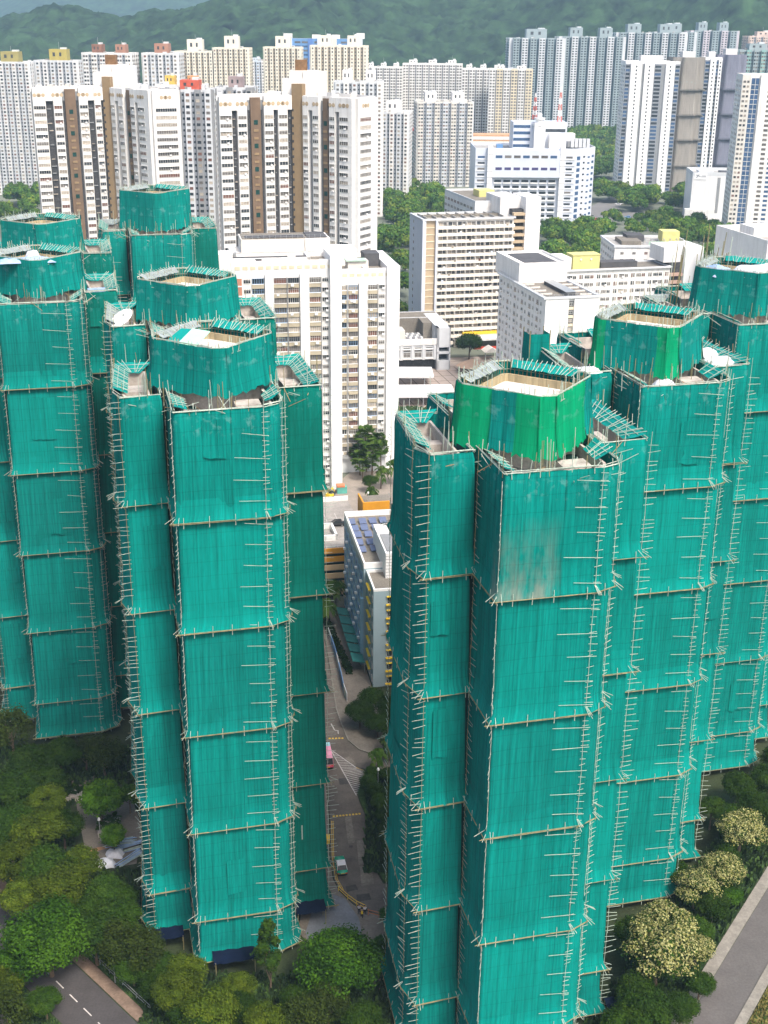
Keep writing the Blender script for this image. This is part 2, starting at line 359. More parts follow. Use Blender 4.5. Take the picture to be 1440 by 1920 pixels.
# ---- the estate road between the towers
road = [(-21, 262), (-17.5, 240), (-15, 215), (-12.6, 200), (-9.6, 189), (-8.6, 178), (-8.1, 168.5), (-7.3, 162.6), (-6.2, 159.7), (-4.0, 156.6), (-1.0, 154.5), (6, 153.0),
        (8, 160), (0.4, 161.6), (-0.9, 165.1), (-1.2, 170.7), (-2.2, 178), (-3.7, 183.2), (-4.3, 186.4), (-3.6, 191.0), (-2.4, 192.9), (3, 193.6), (10, 194), (10, 201.5), (3, 200.5), (-2.5, 199.2), (-4.2, 200.2), (-6.4, 203.4), (-7.8, 209), (-9.1, 215), (-10.6, 228), (-12.3, 242), (-15.5, 262)]
sheet('road', road, 0.012, ASPH)
slab('pavement', [(-9.0, 215.2), (-7.7, 209.1), (-6.3, 203.6), (-4.1, 200.4), (-2.5, 199.5), (3, 200.8), (10, 201.8), (10, 206), (2, 206), (-.5, 215), (-2.2, 224.5), (-8.6, 262), (-15.2, 262), (-12.2, 242.1), (-10.5, 228.1)], 0.13, PAVE)
kb = MB()
for pl in ([(-10.5, 228.1), (-9.0, 215.2), (-7.7, 209.1), (-6.3, 203.6), (-4.1, 200.4), (-2.5, 199.5), (3, 200.8)],):
    for p, q in zip(pl, pl[1:]):
        d = (Vector(q)-Vector(p)).normalized(); n = Vector((-d.y, d.x))*0.12
        P, Q = Vector(p), Vector(q)
        kb.hexa([(*(P-n), 0), (*(Q-n), 0), (*(Q+n), 0), (*(P+n), 0), (*(P-n), .16), (*(Q-n), .16), (*(Q+n), .16), (*(P+n), .16)], 0)
tag(kb.build('kerb', [KERB]), kind='structure')
slab('planted_island', [(0.7, 161.8), (-0.7, 165.3), (-1.0, 170.8), (-2.0, 178.1), (-3.5, 183.2), (-4.1, 186.4), (-3.4, 190.8), (-2.2, 192.6), (3, 193.3), (14, 193.6), (14, 161.8)], 0.14, GRASS)
slab('pavement', [(-9.8, 189), (-8.8, 178), (-8.3, 168.5), (-7.5, 162.5), (-6.4, 159.5), (-4.1, 156.3), (-1.1, 154.2), (6, 152.7), (6, 138), (-4, 138), (-12, 150), (-12, 189)], 0.13, PAVE)
sheet('pavement', [(-9.5, 160), (-5.3, 157.6), (-3.2, 153.2), (-1.6, 143), (-8.5, 141), (-11, 150)], 0.142, PAVEG)
mk = MB()
def line(p, q, wd, z=0.02, m=0):
    p, q = Vector(p), Vector(q); d = (q-p).normalized(); n = Vector((-d.y, d.x))*wd/2
    mk.quad((*(p-n), z), (*(q-n), z), (*(q+n), z), (*(p+n), z), m)
A_, B_, C_, D_ = Vector((-9.5, 200.4)), Vector((-4.35, 185.6)), Vector((-2.4, 192.9)), Vector((-4.6, 194.4))
line(A_, B_, .16); line(A_, D_, .16); line(D_, C_, .14, m=1)
for k in range(1, 27):
    t = k/27; L0 = A_.lerp(B_, t); 
    if t < 0.42: R0 = A_.lerp(D_, t/0.42)
    elif t < 0.62: R0 = D_.lerp(C_, (t-.42)/.2)
    else: R0 = C_.lerp(B_, (t-.62)/.38)
    line(L0, R0, .13)
for (p, q, n) in (((-8.2, 179.3), (-3.3, 180.2), 9), ((-10.0, 204.2), (-7.0, 204.4), 5)):
    p, q = Vector(p), Vector(q)
    for k in range(n): line(p.lerp(q, k/n), p.lerp(q, (k+.62)/n), .45, m=1)
line((-9.8, 209.6), (-9.0, 207.2), .2); line((-9.0, 207.2), (-8.4, 207.0), .22); line((-8.4, 207.2), (-8.25, 205.9), .2)
for off in (.25, .5):
    pts = [(-8.6+off, 178), (-8.1+off, 168.5), (-7.3+off, 162.6), (-6.2+off, 159.9)]
    for p, q in zip(pts, pts[1:]): line(p, q, .1, m=1)
tag(mk.build('road_markings', [LINEW, LINEY]), kind='structure')
PATCH = mat('asphalt_patch', (0.06, 0.055, 0.05), 0.95, 0.3, 0.6, fine=0.2); PATCHL = mat('asphalt_worn', (0.17, 0.15, 0.125), 0.95, 0.3, 0.5, fine=0.25)
for i, (x, y, sx, sy, a, m) in enumerate(((-4.5, 160.4, .9, .7, .3, PATCH), (-2.6, 158.2, 1.1, .8, .2, PATCH), (-5.6, 196.5, .5, 1.6, .5, PATCHL), (-3.0, 169.5, .8, 3.2, .1, PATCHL), (-5.2, 175.5, .6, 3.8, .12, PATCHL), (-6.4, 190, 1.2, 1.0, .2, PATCH), (-4.9, 171, .3, .3, 0, PATCH), (-3.4, 194.0, .3, .3, 0, PATCH), (-2.2, 163.5, 1.0, 2.4, .1, PATCHL))):
    c, s_ = math.cos(a), math.sin(a); sheet('road_patch', [(x+c*u-s_*v, y+s_*u+c*v) for u, v in ((-sx, -sy), (sx, -sy*.9), (sx*.95, sy), (-sx*.9, sy))], .016, m)

# ---- front road, lower left
fd = Vector((22.3, -22.8)).normalized()
def fr(t, o): # along and across
    p = Vector((-48.1, 142.4)) + fd*t; n = Vector((-fd.y, fd.x)); q = p+n*o; return (q.x, q.y)
fl = [(-48.1-22.3, 142.4+22.8), (-48.1, 142.4), (-48.1+22.3, 142.4-22.8), (-48.1+44.6, 142.4-45.6)]
sheet('front_road', [fr(-60, -3.6), fr(70, -3.6), fr(70, 3.7), fr(-60, 3.7)], 0.012, ASPH2)
slab('front_pavement', [fr(-60, 3.85), fr(70, 3.85), fr(70, 5.6), fr(-60, 5.6)], 0.13, PAVEP)
slab('front_footpath', [fr(-60, -11.2), fr(70, -11.2), fr(70, -8.6), fr(-60, -8.6)], 0.13, PAVE)
sheet('verge', [fr(-60, -8.4), fr(70, -8.4), fr(70, -3.8), fr(-60, -3.8)], 0.03, GRASS)
sheet('verge', [fr(-60, 5.7), fr(70, 5.7), fr(70, 11), fr(-60, 11)], 0.03, GRASS)
mk = MB()
for k in range(-12, 14): line(fr(k*3.6+.4, 0), fr(k*3.6+2.4, 0), .16)
tag(mk.build('lane_markings', [LINEW]), kind='structure')

# ---- right road, lower right
rd = Vector((62.1-40.1, 166.8-134.0)).normalized()
def rr(t, o):
    p = Vector((40.1, 134.0)) + rd*t; n = Vector((rd.y, -rd.x)); q = p+n*o; return (q.x, q.y)
slab('right_pavement', [rr(-40, 0), rr(-40, 1.7), rr(120, 1.7), rr(120, 0)], 0.14, KERB)
sheet('right_road', [rr(-40, 1.75), rr(-40, 7.2), rr(120, 7.2), rr(120, 1.75)], 0.012, mat('asphalt_pale', (0.102, 0.095, 0.092), 0.9, 0.12, 0.3, fine=0.12))
slab('right_kerb', [rr(-40, 7.25), rr(-40, 8.6), rr(120, 8.6), rr(120, 7.25)], 0.15, KERB)
sheet('right_verge', [rr(-40, 8.7), rr(-40, 60), rr(120, 60), rr(120, 8.7)], 0.03, GRASSB)
# tuft fields: countless blades, one object each
def tufts(name, fn, n, mats, h0, h1, wd):
    V = []; F = []; M = []
    for i in range(n):
        x, y, z = fn(); h = random.uniform(h0, h1); a = random.uniform(0, PI); lean = random.uniform(-.4, .4)*h
        dx, dy = math.cos(a)*wd, math.sin(a)*wd; k = len(V)
        V += [(x-dx, y-dy, z), (x+dx, y+dy, z), (x+dx*.6+lean, y+dy*.6, z+h), (x-dx*.6+lean, y-dy*.6, z+h)]; F.append((k, k+1, k+2, k+3)); M.append(random.randrange(len(mats)))
    b = MB(); b.v, b.f, b.m = V, F, M; tag(b.build(name, mats), kind='stuff')
GR1 = mat('blade_green', (0.05, 0.10, 0.02), 0.9, 0.3, 1.0); GR2 = mat('blade_yellow', (0.16, 0.15, 0.04), 0.9, 0.3, 1.0); GR3 = mat('blade_dark', (0.02, 0.045, 0.012), 0.9, 0.3, 1.0)
tufts('grass', lambda: (*rr(random.uniform(-14, 26), random.uniform(8.8, 22)), .03), 9000, [GR1, GR2, GR2], .15, .5, .13)
tufts('grass', lambda: (*fr(random.uniform(-20, 30), random.uniform(5.8, 11)), .03), 5000, [GR1, GR3], .15, .5, .13)
tufts('grass', lambda: (*fr(random.uniform(-20, 30), random.uniform(-8.3, -3.9)), .03), 5000, [GR1, GR3], .15, .5, .13)
def garden_pt():
    while True:
        x, y = random.uniform(-72, -34), random.uniform(124, 200); o = (x+48.1)*-fd.y+(y-142.4)*fd.x
        if -12 < o < 7.5 or (-53 < x < -38 and 164 < y < 188 and x > -53+(187-y)*.3-2): continue
        return (x, y, 0.0)
tufts('undergrowth', garden_pt, 12000, [GR3, GR3, GR1], .3, 1.2, .35)
tufts('undergrowth', lambda: (random.uniform(-32, 2), random.uniform(124, 141), 0.0), 9000, [GR3, GR3, GR1], .3, 1.1, .3)
tufts('undergrowth', lambda: (*rr(random.uniform(-18, 60), -random.uniform(0.3, 9)), 0.0), 12000, [GR3, GR3, GR1], .4, 1.6, .32)
tufts('undergrowth', lambda: (random.uniform(-2.5, 9), random.uniform(164, 192), .14), 5000, [GR3, GR3, GR1], .4, 1.5, .3)

# ---- garden court, left
sheet('garden_paving', [(-56, 191), (-52.5, 192), (-44, 186), (-40, 176), (-39, 166), (-43.5, 164.5), (-47.5, 168), (-52.5, 182.5)], 0.03, PAVE)
sheet('garden_paving_border', [(-47.2, 169.6), (-42.8, 171.5), (-42.6, 170.6), (-47.0, 168.7)], 0.04, mat('paving_orange', (0.36, 0.20, 0.10), 0.9, 0.2, 0.6))
sheet('plaza', [(-4, 405), (46, 418), (46, 500), (-2, 490)], 0.05, mat('plaza_tiles', (0.36, 0.30, 0.26), 0.9, 0.1, 0.2))
pj = MB(); mk = pj
for k in range(11):
    line((2+k*4.1, 408+k*1.0), (2+k*4.1-16, 408+k*1.0+64), .35, 0.06)
for k in range(12): line((-4, 412+k*7), (44, 424+k*7), .35, 0.065)
tag(pj.build('plaza_joints', [mat('plaza_joint', (0.14, 0.11, 0.09), 0.9, 0.1)]), kind='structure')
sheet('estate_paving', [(-22, 298), (8, 305), (6, 400), (-14, 345), (-20, 320)], 0.05, mat('paving_warm', (0.27, 0.235, 0.20), 0.9, 0.15, 0.3, fine=0.1))
sheet('far_road', [(20, 770), (155, 915), (300, 900), (300, 930), (150, 940), (10, 795)], 0.06, mat('asphalt_far', (0.17, 0.165, 0.16), 0.9, 0.15, 0.05))
sheet('far_road', [(112, 850), (190, 1060), (200, 1060), (150, 860)], 0.08, mat('asphalt_far', (0.17, 0.165, 0.16)))
# ------------------------------------------------------------------ scaffolded towers
TA = R_(14.3); CA, SA = math.cos(TA), math.sin(TA)
def uv2w(u, v): return (u*CA - v*SA, u*SA + v*CA)
LEV = [1.6, 8.4, 23.0, 38.0, 53.0, 68.0, 82.3]
WINGS = {   # outward faces of each wing, plan metres from the tower's centre, x right, y away
    'front': [(-6.2, 2.5), (-6.2, -9.0), (4.3, -9.1), (6.4, -8.2), (7.0, -6.6), (7.0, 2.5)],
    'right': [(7.75, 2.5), (7.75, -1.2), (13.0, -1.2), (13.0, 13.2), (7.0, 13.2)],
    'rear': [(6.0, 12.5), (6.0, 21.5), (-5.6, 21.5), (-5.6, 12.5)],
    'left': [(-7.0, 13.4), (-12.0, 13.4), (-12.8, 1.4), (-12.0, -1.5), (-7.3, -1.3), (-7.3, 2.5)],
}
def mitre(ch, closed=False):
    n = len(ch); out = []
    for i in range(n):
        a = Vector(ch[i-1]) if (i > 0 or closed) else None; p = Vector(ch[i]); c = Vector(ch[(i+1) % n]) if (i < n-1 or closed) else None
        ns = []
        if a is not None: d = (p-a).normalized(); ns.append(Vector((d.y, -d.x)))
        if c is not None: d = (c-p).normalized(); ns.append(Vector((d.y, -d.x)))
        if len(ns) == 1: out.append(ns[0])
        else:
            m = (ns[0]+ns[1]); m.normalize(); out.append(m/max(m.dot(ns[0]), 0.35))
    return out
def off(ch, mi, o): return [Vector(p)+m*o for p, m in zip(ch, mi)]
def resample(ch, step, closed=False):
    """[(edge, t, length along)]"""
    out = []; s = 0; n = len(ch)
    for i in range(n if closed else n-1):
        L = (Vector(ch[(i+1) % n])-Vector(ch[i])).length; k = max(1, int(round(L/step)))
        for j in range(k): out.append((i, j/k, s+L*j/k))
        s += L
    out.append(((n-1 if closed else n-2), 1.0, s)); return out
def net_strip(ch, rows, rnd, closed=False, step=0.6, amp=0.07, base=0.0, ragged=None):
    """rows: [(z, offset)] top to bottom; returns an MB with uv in metres."""
    mi = mitre(ch, closed); sm = resample(ch, step, closed); n = len(ch); b = MB(); b.uv = []
    ph1, ph2 = rnd.uniform(0, 6), rnd.uniform(0, 6); jit = [rnd.gauss(0, amp) for _ in sm]; jit2 = [rnd.gauss(0, amp*.7) for _ in sm]
    if closed: jit[-1] = jit[0]; jit2[-1] = jit2[0]
    N = len(rows)
    for r, (z, o) in enumerate(rows):
        oc = off(ch, mi, o); f = r/(N-1)
        for k, (i, t, s) in enumerate(sm):
            p = oc[i].lerp(oc[(i+1) % n], t); q = oc[(i+1) % n]-oc[i]
            nn = Vector((q.y, -q.x)).normalized() if q.length > 1e-6 else Vector((0, 0))
            p = p + nn*(jit[k]*(1-f)+jit2[k]*f + .03*math.sin(r*1.7+k*.9) + 1.1*amp*math.sin(s*.8+ph1+r*.5)*math.sin(PI*f))
            zz = z
            if ragged and r == N-1: zz += rnd.uniform(-ragged, ragged)
            b.v.append((p.x, p.y, zz)); b.uv.append((s+base, zz))
    C = len(sm)
    for r in range(N-1):
        for k in range(C-1):
            a = r*C+k; b.f.append((a, a+C, a+C+1, a+1)); b.m.append(0)
    return b
def inset_poly(ch, d): return off(ch, mitre(ch, True), -d)

def netted_tower(label, u, v, seed, crown=None, crown_c=(0, 3.3), crown_r=8.3, crown_z=88.4, faces=('front', 'right', 'left', 'rear'), long_side=1, worn=False,
                 sag=0.0, detail=1.0):
    rnd = random.Random(seed); x, y = uv2w(u, v)
    root = thing('scaffolded_tower', label, 'tower', (x, y, 0), TA, 'tower blocks wrapped in green scaffold netting')
    P = []                                                     # poles
    # concrete body inside the scaffold
    b = MB()
    b.box(-7.2, 7.9, -0.6, 14, 0, 80.2, 1)
    for wn, ch in WINGS.items():
        b.prism(inset_poly(ch, 1.0), 0, 79.9, 0, 2)
    b.build('concrete_wall', [CONC, DARK, SLAB], root)
    b = MB()
    for wn, ch in WINGS.items():
        o1, o2 = inset_poly(ch, 1.0), inset_poly(ch, 1.3); n = len(ch)
        for i in range(n):
            j = (i+1) % n
            b.hexa([(*o1[i], 79.9), (*o1[j], 79.9), (*o2[j], 79.9), (*o2[i], 79.9), (*o1[i], 81.7), (*o1[j], 81.7), (*o2[j], 81.7), (*o2[i], 81.7)])
    b.build('parapet', [CONC], root)
    # roof clutter: low concrete upstands, plant boxes
    b = MB()
    for (cx, cy, sx, sy, h) in ((9.6, 4.5, 1.2, 1.4, 1.2), (-9.6, 6.5, 1.6, .8, 1.0), (2.8, -4.4, 1.6, 1.2, 1.5), (-2.6, -6.4, .9, .7, .7), (-10.6, 1.0, .5, 1.6, .6), (10.9, 1.2, .9, .6, .7)):
        cx += rnd.uniform(-.6, .6); cy += rnd.uniform(-.6, .6); b = MB(); b.box(cx-sx, cx+sx, cy-sy, cy+sy, 79.95, 79.9+h); b.build('roof_plinth', [CONC], root)
    # netting, one sheet per wing and stage; catch platforms between the stages
    for wn, ch in WINGS.items():
        mi = mitre(ch); vis = wn in faces
        st = 0.6 if vis else 2.0
        dark = NETD if wn == 'right' and seed % 2 == 0 else NET  # right wings of some towers: shade put into a darker net colour
        for s in range(len(LEV)-1):
            z0, z1 = LEV[s], LEV[s+1]; low = s == 0
            zj = rnd.uniform(-.25, .25)
            rows = [(z1-.1, .05), (z1-.9, .18)] + [(z1-.9-(z1-z0-2.3)*k/4, .2+.04*k) for k in range(1, 4)] + [(z0+1.5, .3), (z0+.3, .3)]
            m = NETW if (worn and wn == 'front' and s == 5) else (dark if dark is NETD else rnd.choice((NET, NET, NET, NET, NETL, NETM)))
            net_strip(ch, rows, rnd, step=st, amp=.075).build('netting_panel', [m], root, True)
            if not vis and wn == 'rear': continue
            # odd lengths of newer or older net laid over, and a few pale tears
            if wn != 'rear':
                for i in range(len(ch)-1):
                    p, q = Vector(ch[i]), Vector(ch[i+1]); L = (q-p).length
                    if L < 4 or z1-z0 < 9 or (worn and s == 5): continue
                    for _ in range(rnd.choice((0, 0, 0, 1))):
                        wd = rnd.uniform(1.6, 4.6)/L; t0 = rnd.uniform(.02, max(.03, .96-wd)); h = rnd.uniform(2.5, 8); za = rnd.uniform(z0+3, z1-h-1) if z1-h-1 > z0+3 else z0+3
                        net_strip([tuple(p.lerp(q, t0)), tuple(p.lerp(q, min(.98, t0+wd)))], [(za+h, .38), (za+h*.6, .41), (za+h*.25, .42), (za, .46)], rnd, step=.5, amp=.06, base=rnd.uniform(0, 90), ragged=.25).build('net_patch', [m], root, True)
                    if rnd.random() < .07:
                        t0 = rnd.uniform(.15, .8); za = rnd.uniform(z0+3, z1-4); nb = net_strip([tuple(p.lerp(q, t0)), tuple(p.lerp(q, t0+rnd.uniform(.12, .3)/L))], [(za+rnd.uniform(.9, 2.4), .44), (za, .46)], rnd, step=.1, amp=.02, ragged=.2); nb.build('net_tear', [mat('torn_net_pale', (0.34, 0.47, 0.42), 0.9, 0.2, 2.0)], root)
            w_out = .85 if not low else 1.3
            fan = net_strip(ch, [(z0+3.0, .37), (z0+2.0, .42), (z0+1.0, .52), (z0+.1, w_out)], rnd, step=st, amp=.05)
            fo = fan.build('catch_fan', [m if rnd.random() < .75 else NETL], root, True)
            # underside in a darker net, its shade put into the colour
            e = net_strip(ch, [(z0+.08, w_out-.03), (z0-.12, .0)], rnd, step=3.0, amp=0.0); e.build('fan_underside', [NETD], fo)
            oc = off(ch, mi, w_out+.02); e = MB()
            for i in range(len(ch)-1):
                p, q = oc[i], oc[i+1]; L = (q-p).length
                if L < 1.0: continue
                d = (q-p)/L; ext = .35 if L > 3 else .1
                for r_ in range(3):
                    dz = rnd.uniform(-.09, .09); e.tube((*(p-d*(ext+rnd.uniform(0, .3))), z0+.1+dz), (*(q+d*(ext+rnd.uniform(0, .3))), z0+.1+dz+rnd.uniform(-.05, .05)), .036, 0, 5)
                k = max(1, int(L/2.6))
                if wn != 'rear':
                    for j in range(k):
                        t = (j+rnd.uniform(.3, .7))/k; c = p.lerp(q, t); inn = off(ch, mi, .75); c2 = inn[i].lerp(inn[i+1], t)
                        P.append(((*c, z0-.55), (*c2.lerp(c, .5), z0+.9), .04, BAM))
            e.build('bamboo_edge', [BAMT], fo)
            # loose pole ends fanning out at the corners
            for i in range(1, len(ch)-1):
                a, c = Vector(ch[i])-Vector(ch[i-1]), Vector(ch[i+1])-Vector(ch[i])
                if a.x*c.y-a.y*c.x < 0.2 or wn == 'rear': continue
                for j in range(3):
                    t = (j+.5)/3; dr = (Vector((a.y, -a.x)).normalized()*(1-t)+Vector((c.y, -c.x)).normalized()*t).normalized()
                    pz = z0+.5; pp = Vector(ch[i])+dr*.5; qq = Vector(ch[i])+dr*(1.45+rnd.uniform(0, .6))
                    P.append(((*pp, pz+.4), (*qq, pz-.3+rnd.uniform(-.2, .2)), .03, BAM))
    # corner uprights with short ledger ends sticking out
    for wn, ch in WINGS.items():
        if wn == 'rear': continue
        mi = mitre(ch); oc = off(ch, mi, .5)
        for i in range(1, len(ch)-1):
            a, c = (Vector(ch[i])-Vector(ch[i-1])).normalized(), (Vector(ch[i+1])-Vector(ch[i])).normalized()
            z = 1.5; up = MB()
            while z < 81.5:
                z2 = min(z+rnd.uniform(5, 7.5), 83.2); j1 = rnd.uniform(-.06, .06)
                up.tube((oc[i].x+j1, oc[i].y-j1, z-.4), (oc[i].x-j1, oc[i].y+j1, z2), .03, 0, 5); z = z2
            z = 3 + rnd.random()
            sd = a if wn in ('front', 'right') else -c      # ledgers run on past the corner
            if wn == 'front' and i == 1: sd = Vector((-.4, -.9))
            while z < 82:
                L = rnd.uniform(.8, 1.5) if wn != 'front' else rnd.uniform(.4, .8)
                jj = Vector((rnd.uniform(-.2, .2), rnd.uniform(-.2, .2))); p = oc[i]-sd*.25; q = oc[i]+(sd+jj)*L
                if rnd.random() < .93*detail: P.append(((*p, z), (*q, z+rnd.uniform(-.14, .14)), rnd.uniform(.022, .032), BAM))
                z += rnd.uniform(.5, 1.05)
            up.build('corner_upright', [BAM if wn != 'left' else BAMT], root)
    # long ties across the front
    z = 4.5
    while z < 81:
        xa = rnd.uniform(.3, 2.0)
        P.append(((xa, -9.75, z+.35), (4.9+rnd.uniform(0, .3), -9.72, z-.05+rnd.uniform(-.15, .15)), .03, BAM)); z += rnd.uniform(2.7, 3.1)
    # roof edge: rails, uprights rising above, sloping sheets over the scaffold
    for wn, ch in WINGS.items():
        mi = mitre(ch); oc = off(ch, mi, .12); rail = MB()
        for i in range(len(ch)-1):
            p, q = oc[i], oc[i+1]; L = (q-p).length
            for r_ in range(3):
                dz = rnd.uniform(-.1, .3); rail.tube((*(p+Vector((rnd.uniform(-.2, .2), rnd.uniform(-.2, .2)))), 82.2+dz), (*(q+Vector((rnd.uniform(-.2, .2), rnd.uniform(-.2, .2)))), 82.25+dz), .05, 0, 5)
            k = int(L/1.15)
            for j in range(k):
                if rnd.random() < .62:
                    c = p.lerp(q, (j+rnd.random())/k); h = rnd.choice((.6, .9, 1.3, 1.8, 2.4, 3.0)); P.append(((*c, 81.6), (c.x+rnd.uniform(-.25, .25), c.y+rnd.uniform(-.25, .25), 82.3+h), .045, BAM if rnd.random() < .6 else BAMT))
        rail.build('roof_edge_rail', [BAM], root)
        ins = inset_poly(ch, 1.75)
        for i in range(len(ch)-1):
            p, q = Vector(ch[i]), Vector(ch[i+1]); L = (q-p).length
            if L < 4.5 or (wn in ('left', 'right') and p.y < 0 and q.y < 0): continue
            if wn == 'front' and i == 1: continue
            a0, a1 = (0.0, 1.0) if wn in ('left', 'right') else ((.42, .98) if i == 0 else (.1, .62))
            ip, iq = ins[i], ins[i+1]; n = int(L*(a1-a0)/.8)+1; sb = MB(); sb.uv = []
            for j in range(n+1):
                t = a0+(a1-a0)*j/n; o_, i_ = p.lerp(q, t), ip.lerp(iq, t)
                for z_, c in ((82.75+rnd.gauss(0, .05), o_), (82.2+rnd.gauss(0, .07), o_.lerp(i_, .5)), (81.75+rnd.gauss(0, .06), i_)):
                    sb.v.append((c.x, c.y, z_)); sb.uv.append((L*t, z_*1.0))
            for j in range(n):
                for r_ in range(2):
                    a = j*3+r_; sb.f.append((a, a+3, a+4, a+1)); sb.m.append(0)
            sb.build('edge_sheet', [NETF if rnd.random() < .8 else mat('net_sheet_grey', (0.24, 0.28, 0.29), 0.7, 0.2, 0.8)], root, True)
            for j in range(int(L*(a1-a0)/1.0)):
                t = a0+(a1-a0)*(j+rnd.random())*1.0/(L*(a1-a0)); t = min(t, .99); o_, i_ = p.lerp(q, t), ip.lerp(iq, min(1, max(0, t+rnd.uniform(-.06, .06))))
                P.append(((*(o_+(o_-i_)*.2), 82.98), (*(i_+(i_-o_)*.1), 81.9), .04, BAM))
            for fr_ in (.3, .72): P.append(((*p.lerp(q, a0+.02).lerp(ip.lerp(iq, a0+.02), fr_), 82.62-.85*fr_+.2), (*p.lerp(q, a1-.02).lerp(ip.lerp(iq, a1-.02), fr_), 82.62-.85*fr_+.2), .04, BAM))
    # tangles of poles by the roof
    for _ in range(34):
        c = Vector(rnd.choice([(-9, 0), (-6.5, -4), (7, -3.5), (10.5, 0), (-3, -8), (2, -8)]))+Vector((rnd.gauss(0, .9), rnd.gauss(0, .9)))
        a = rnd.uniform(0, 2*PI); L = rnd.uniform(1.5, 4.2); P.append(((c.x, c.y, 80.4+rnd.random()*.8), (c.x+L*math.cos(a)*.7, c.y+L*math.sin(a)*.7, 81.2+rnd.random()*1.6), .045, BAM if rnd.random() < .7 else BAMB))
    # crown: the roof-top block with its own wrapping, set cornerwise
    cx, cy_ = crown_c; r = crown_r; c_ = .20
    pts = []
    for k in range(4):
        a = -PI/2 + k*PI/2; d = Vector((math.cos(a), math.sin(a))); t = Vector((-d.y, d.x))
        pts += [Vector((cx, cy_))+d*r*(1-c_*.5)-t*r*c_*.5, Vector((cx, cy_))+d*r*(1-c_*.5)+t*r*c_*.5]
    pts = [tuple(p) for p in pts]
    bl = MB(); ins = inset_poly(pts, 1.1); bl.prism(ins, 80, crown_z-2.0, 0, 1)
    co = bl.build('crown_block', [CONC, mat('crown_roof_pale', (0.62, 0.60, 0.58), 0.9, 0.2, 0.4, fine=0.15)], root)
    bl = MB(); i2 = inset_poly(pts, 1.4); n = len(pts)
    for i in range(n):
        j = (i+1) % n; bl.hexa([(*ins[i], crown_z-2), (*ins[j], crown_z-2), (*i2[j], crown_z-2), (*i2[i], crown_z-2), (*ins[i], crown_z-1.1), (*ins[j], crown_z-1.1), (*i2[j], crown_z-1.1), (*i2[i], crown_z-1.1)])
    bl.build('crown_parapet', [mat('bamboo_screen', (0.34, 0.28, 0.17), 0.9, 0.35, 4.0, stretch=(1, 1, 0.05))], co)
    crown = crown or {}
    s = 0
    for i in range(n):
        j = (i+1) % n; p, q = Vector(pts[i]), Vector(pts[j]); L = (q-p).length; spl = crown.get(i, [(1.0, 'T')])
        t0 = 0
        for t1, kind in spl:
            dd = (q-p)/L; seg = [tuple(p.lerp(q, t0)-dd*(.24 if t0 == 0 else .06)), tuple(p.lerp(q, t1)+dd*(.24 if t1 == 1 else .06))]
            zt = crown_z - sag*math.sin(PI*(t0+t1)/2)
            zb = 82.3 if kind == 'T' else 81.9
            rows = [(zt, .1), (zt-1.0, .16), (zt-2.2, .2), (zt-3.6, .3), (zb+1.2, .5), (zb, .7)]
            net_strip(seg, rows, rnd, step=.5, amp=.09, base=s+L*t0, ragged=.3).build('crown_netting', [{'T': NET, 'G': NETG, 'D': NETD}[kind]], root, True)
            t0 = t1
        s += L
        # rails, uprights, braces
        rl = MB()
        for r_ in range(3): rl.tube((*p, crown_z+.05+rnd.uniform(-.1, .15)), (*q, crown_z+.05+rnd.uniform(-.1, .15)), .05, 0, 5)
        rl.build('crown_rail', [BAM], root); rl = MB(); rl.tube((*p, crown_z-.9), (*q, crown_z-.9), .04, 0, 5); rl.build('crown_rail', [BAM], root)
        k = max(1, int(L/.55))
        for jj in range(k):
            c = p.lerp(q, (jj+.5)/k); ci = Vector(ins[i]).lerp(Vector(ins[j]), (jj+.5)/k); c2 = c.lerp(ci, .55)
            P.append(((*c2, crown_z-2.2), (*c2, crown_z-.3+rnd.uniform(-.2, .9)), .045, BAMB if rnd.random() < .5 else BAMT))
            if rnd.random() < .5: P.append(((*c, crown_z-.8), (c.x+rnd.uniform(-.2, .2), c.y+rnd.uniform(-.2, .2), crown_z+rnd.uniform(.4, 1.7)), .045, BAM))
    # sheets roofing the far edges of the crown
    for i in (3, 5):
        p, q = Vector(pts[i]), Vector(pts[(i+1) % n]); ip, iq = Vector(inset_poly(pts, 1.15)[i]), Vector(inset_poly(pts, 1.15)[(i+1) % n]); sb = MB(); sb.uv = []; N = 14
        for jj in range(N+1):
            t = .05+.9*jj/N; a_, b_ = p.lerp(q, t), ip.lerp(iq, t)
            for z_, c in ((crown_z+.35+rnd.gauss(0, .05), a_), (crown_z-.05+rnd.gauss(0, .06), a_.lerp(b_, .5)), (crown_z-.35+rnd.gauss(0, .06), b_)): sb.v.append((c.x, c.y, z_)); sb.uv.append((t*12, z_))
            if jj % 1 == 0: P.append(((*(a_+(a_-b_)*.25), crown_z+.55), (*(b_+(b_-a_)*.2+Vector((rnd.uniform(-.4, .4), 0))), crown_z-.3), .04, BAM))
        for jj in range(N):
            for r_ in range(2): a = jj*3+r_; sb.f.append((a, a+3, a+4, a+1)); sb.m.append(0)
        sb.build('crown_edge_sheet', [NETF if i == 3 else mat('net_sheet_grey', (0.24, 0.28, 0.29))], root, True)
    # uprights beside the crown foot
    for _ in range(26):
        k = rnd.choice((0, 1, 7, 6)); p, q = Vector(pts[k]), Vector(pts[(k+1) % n]); c = p.lerp(q, rnd.random()); d = (c-Vector((cx, cy_))).normalized(); c = c+d*rnd.uniform(.6, 1.8)
        P.append(((*c, 80.2), (c.x+rnd.uniform(-.2, .2), c.y+rnd.uniform(-.2, .2), 82+rnd.uniform(.3, 2.8)), .045, BAM if rnd.random() < .5 else BAMT))
    # ladder towers showing on the crown's face
    poles(root, P)
    return root

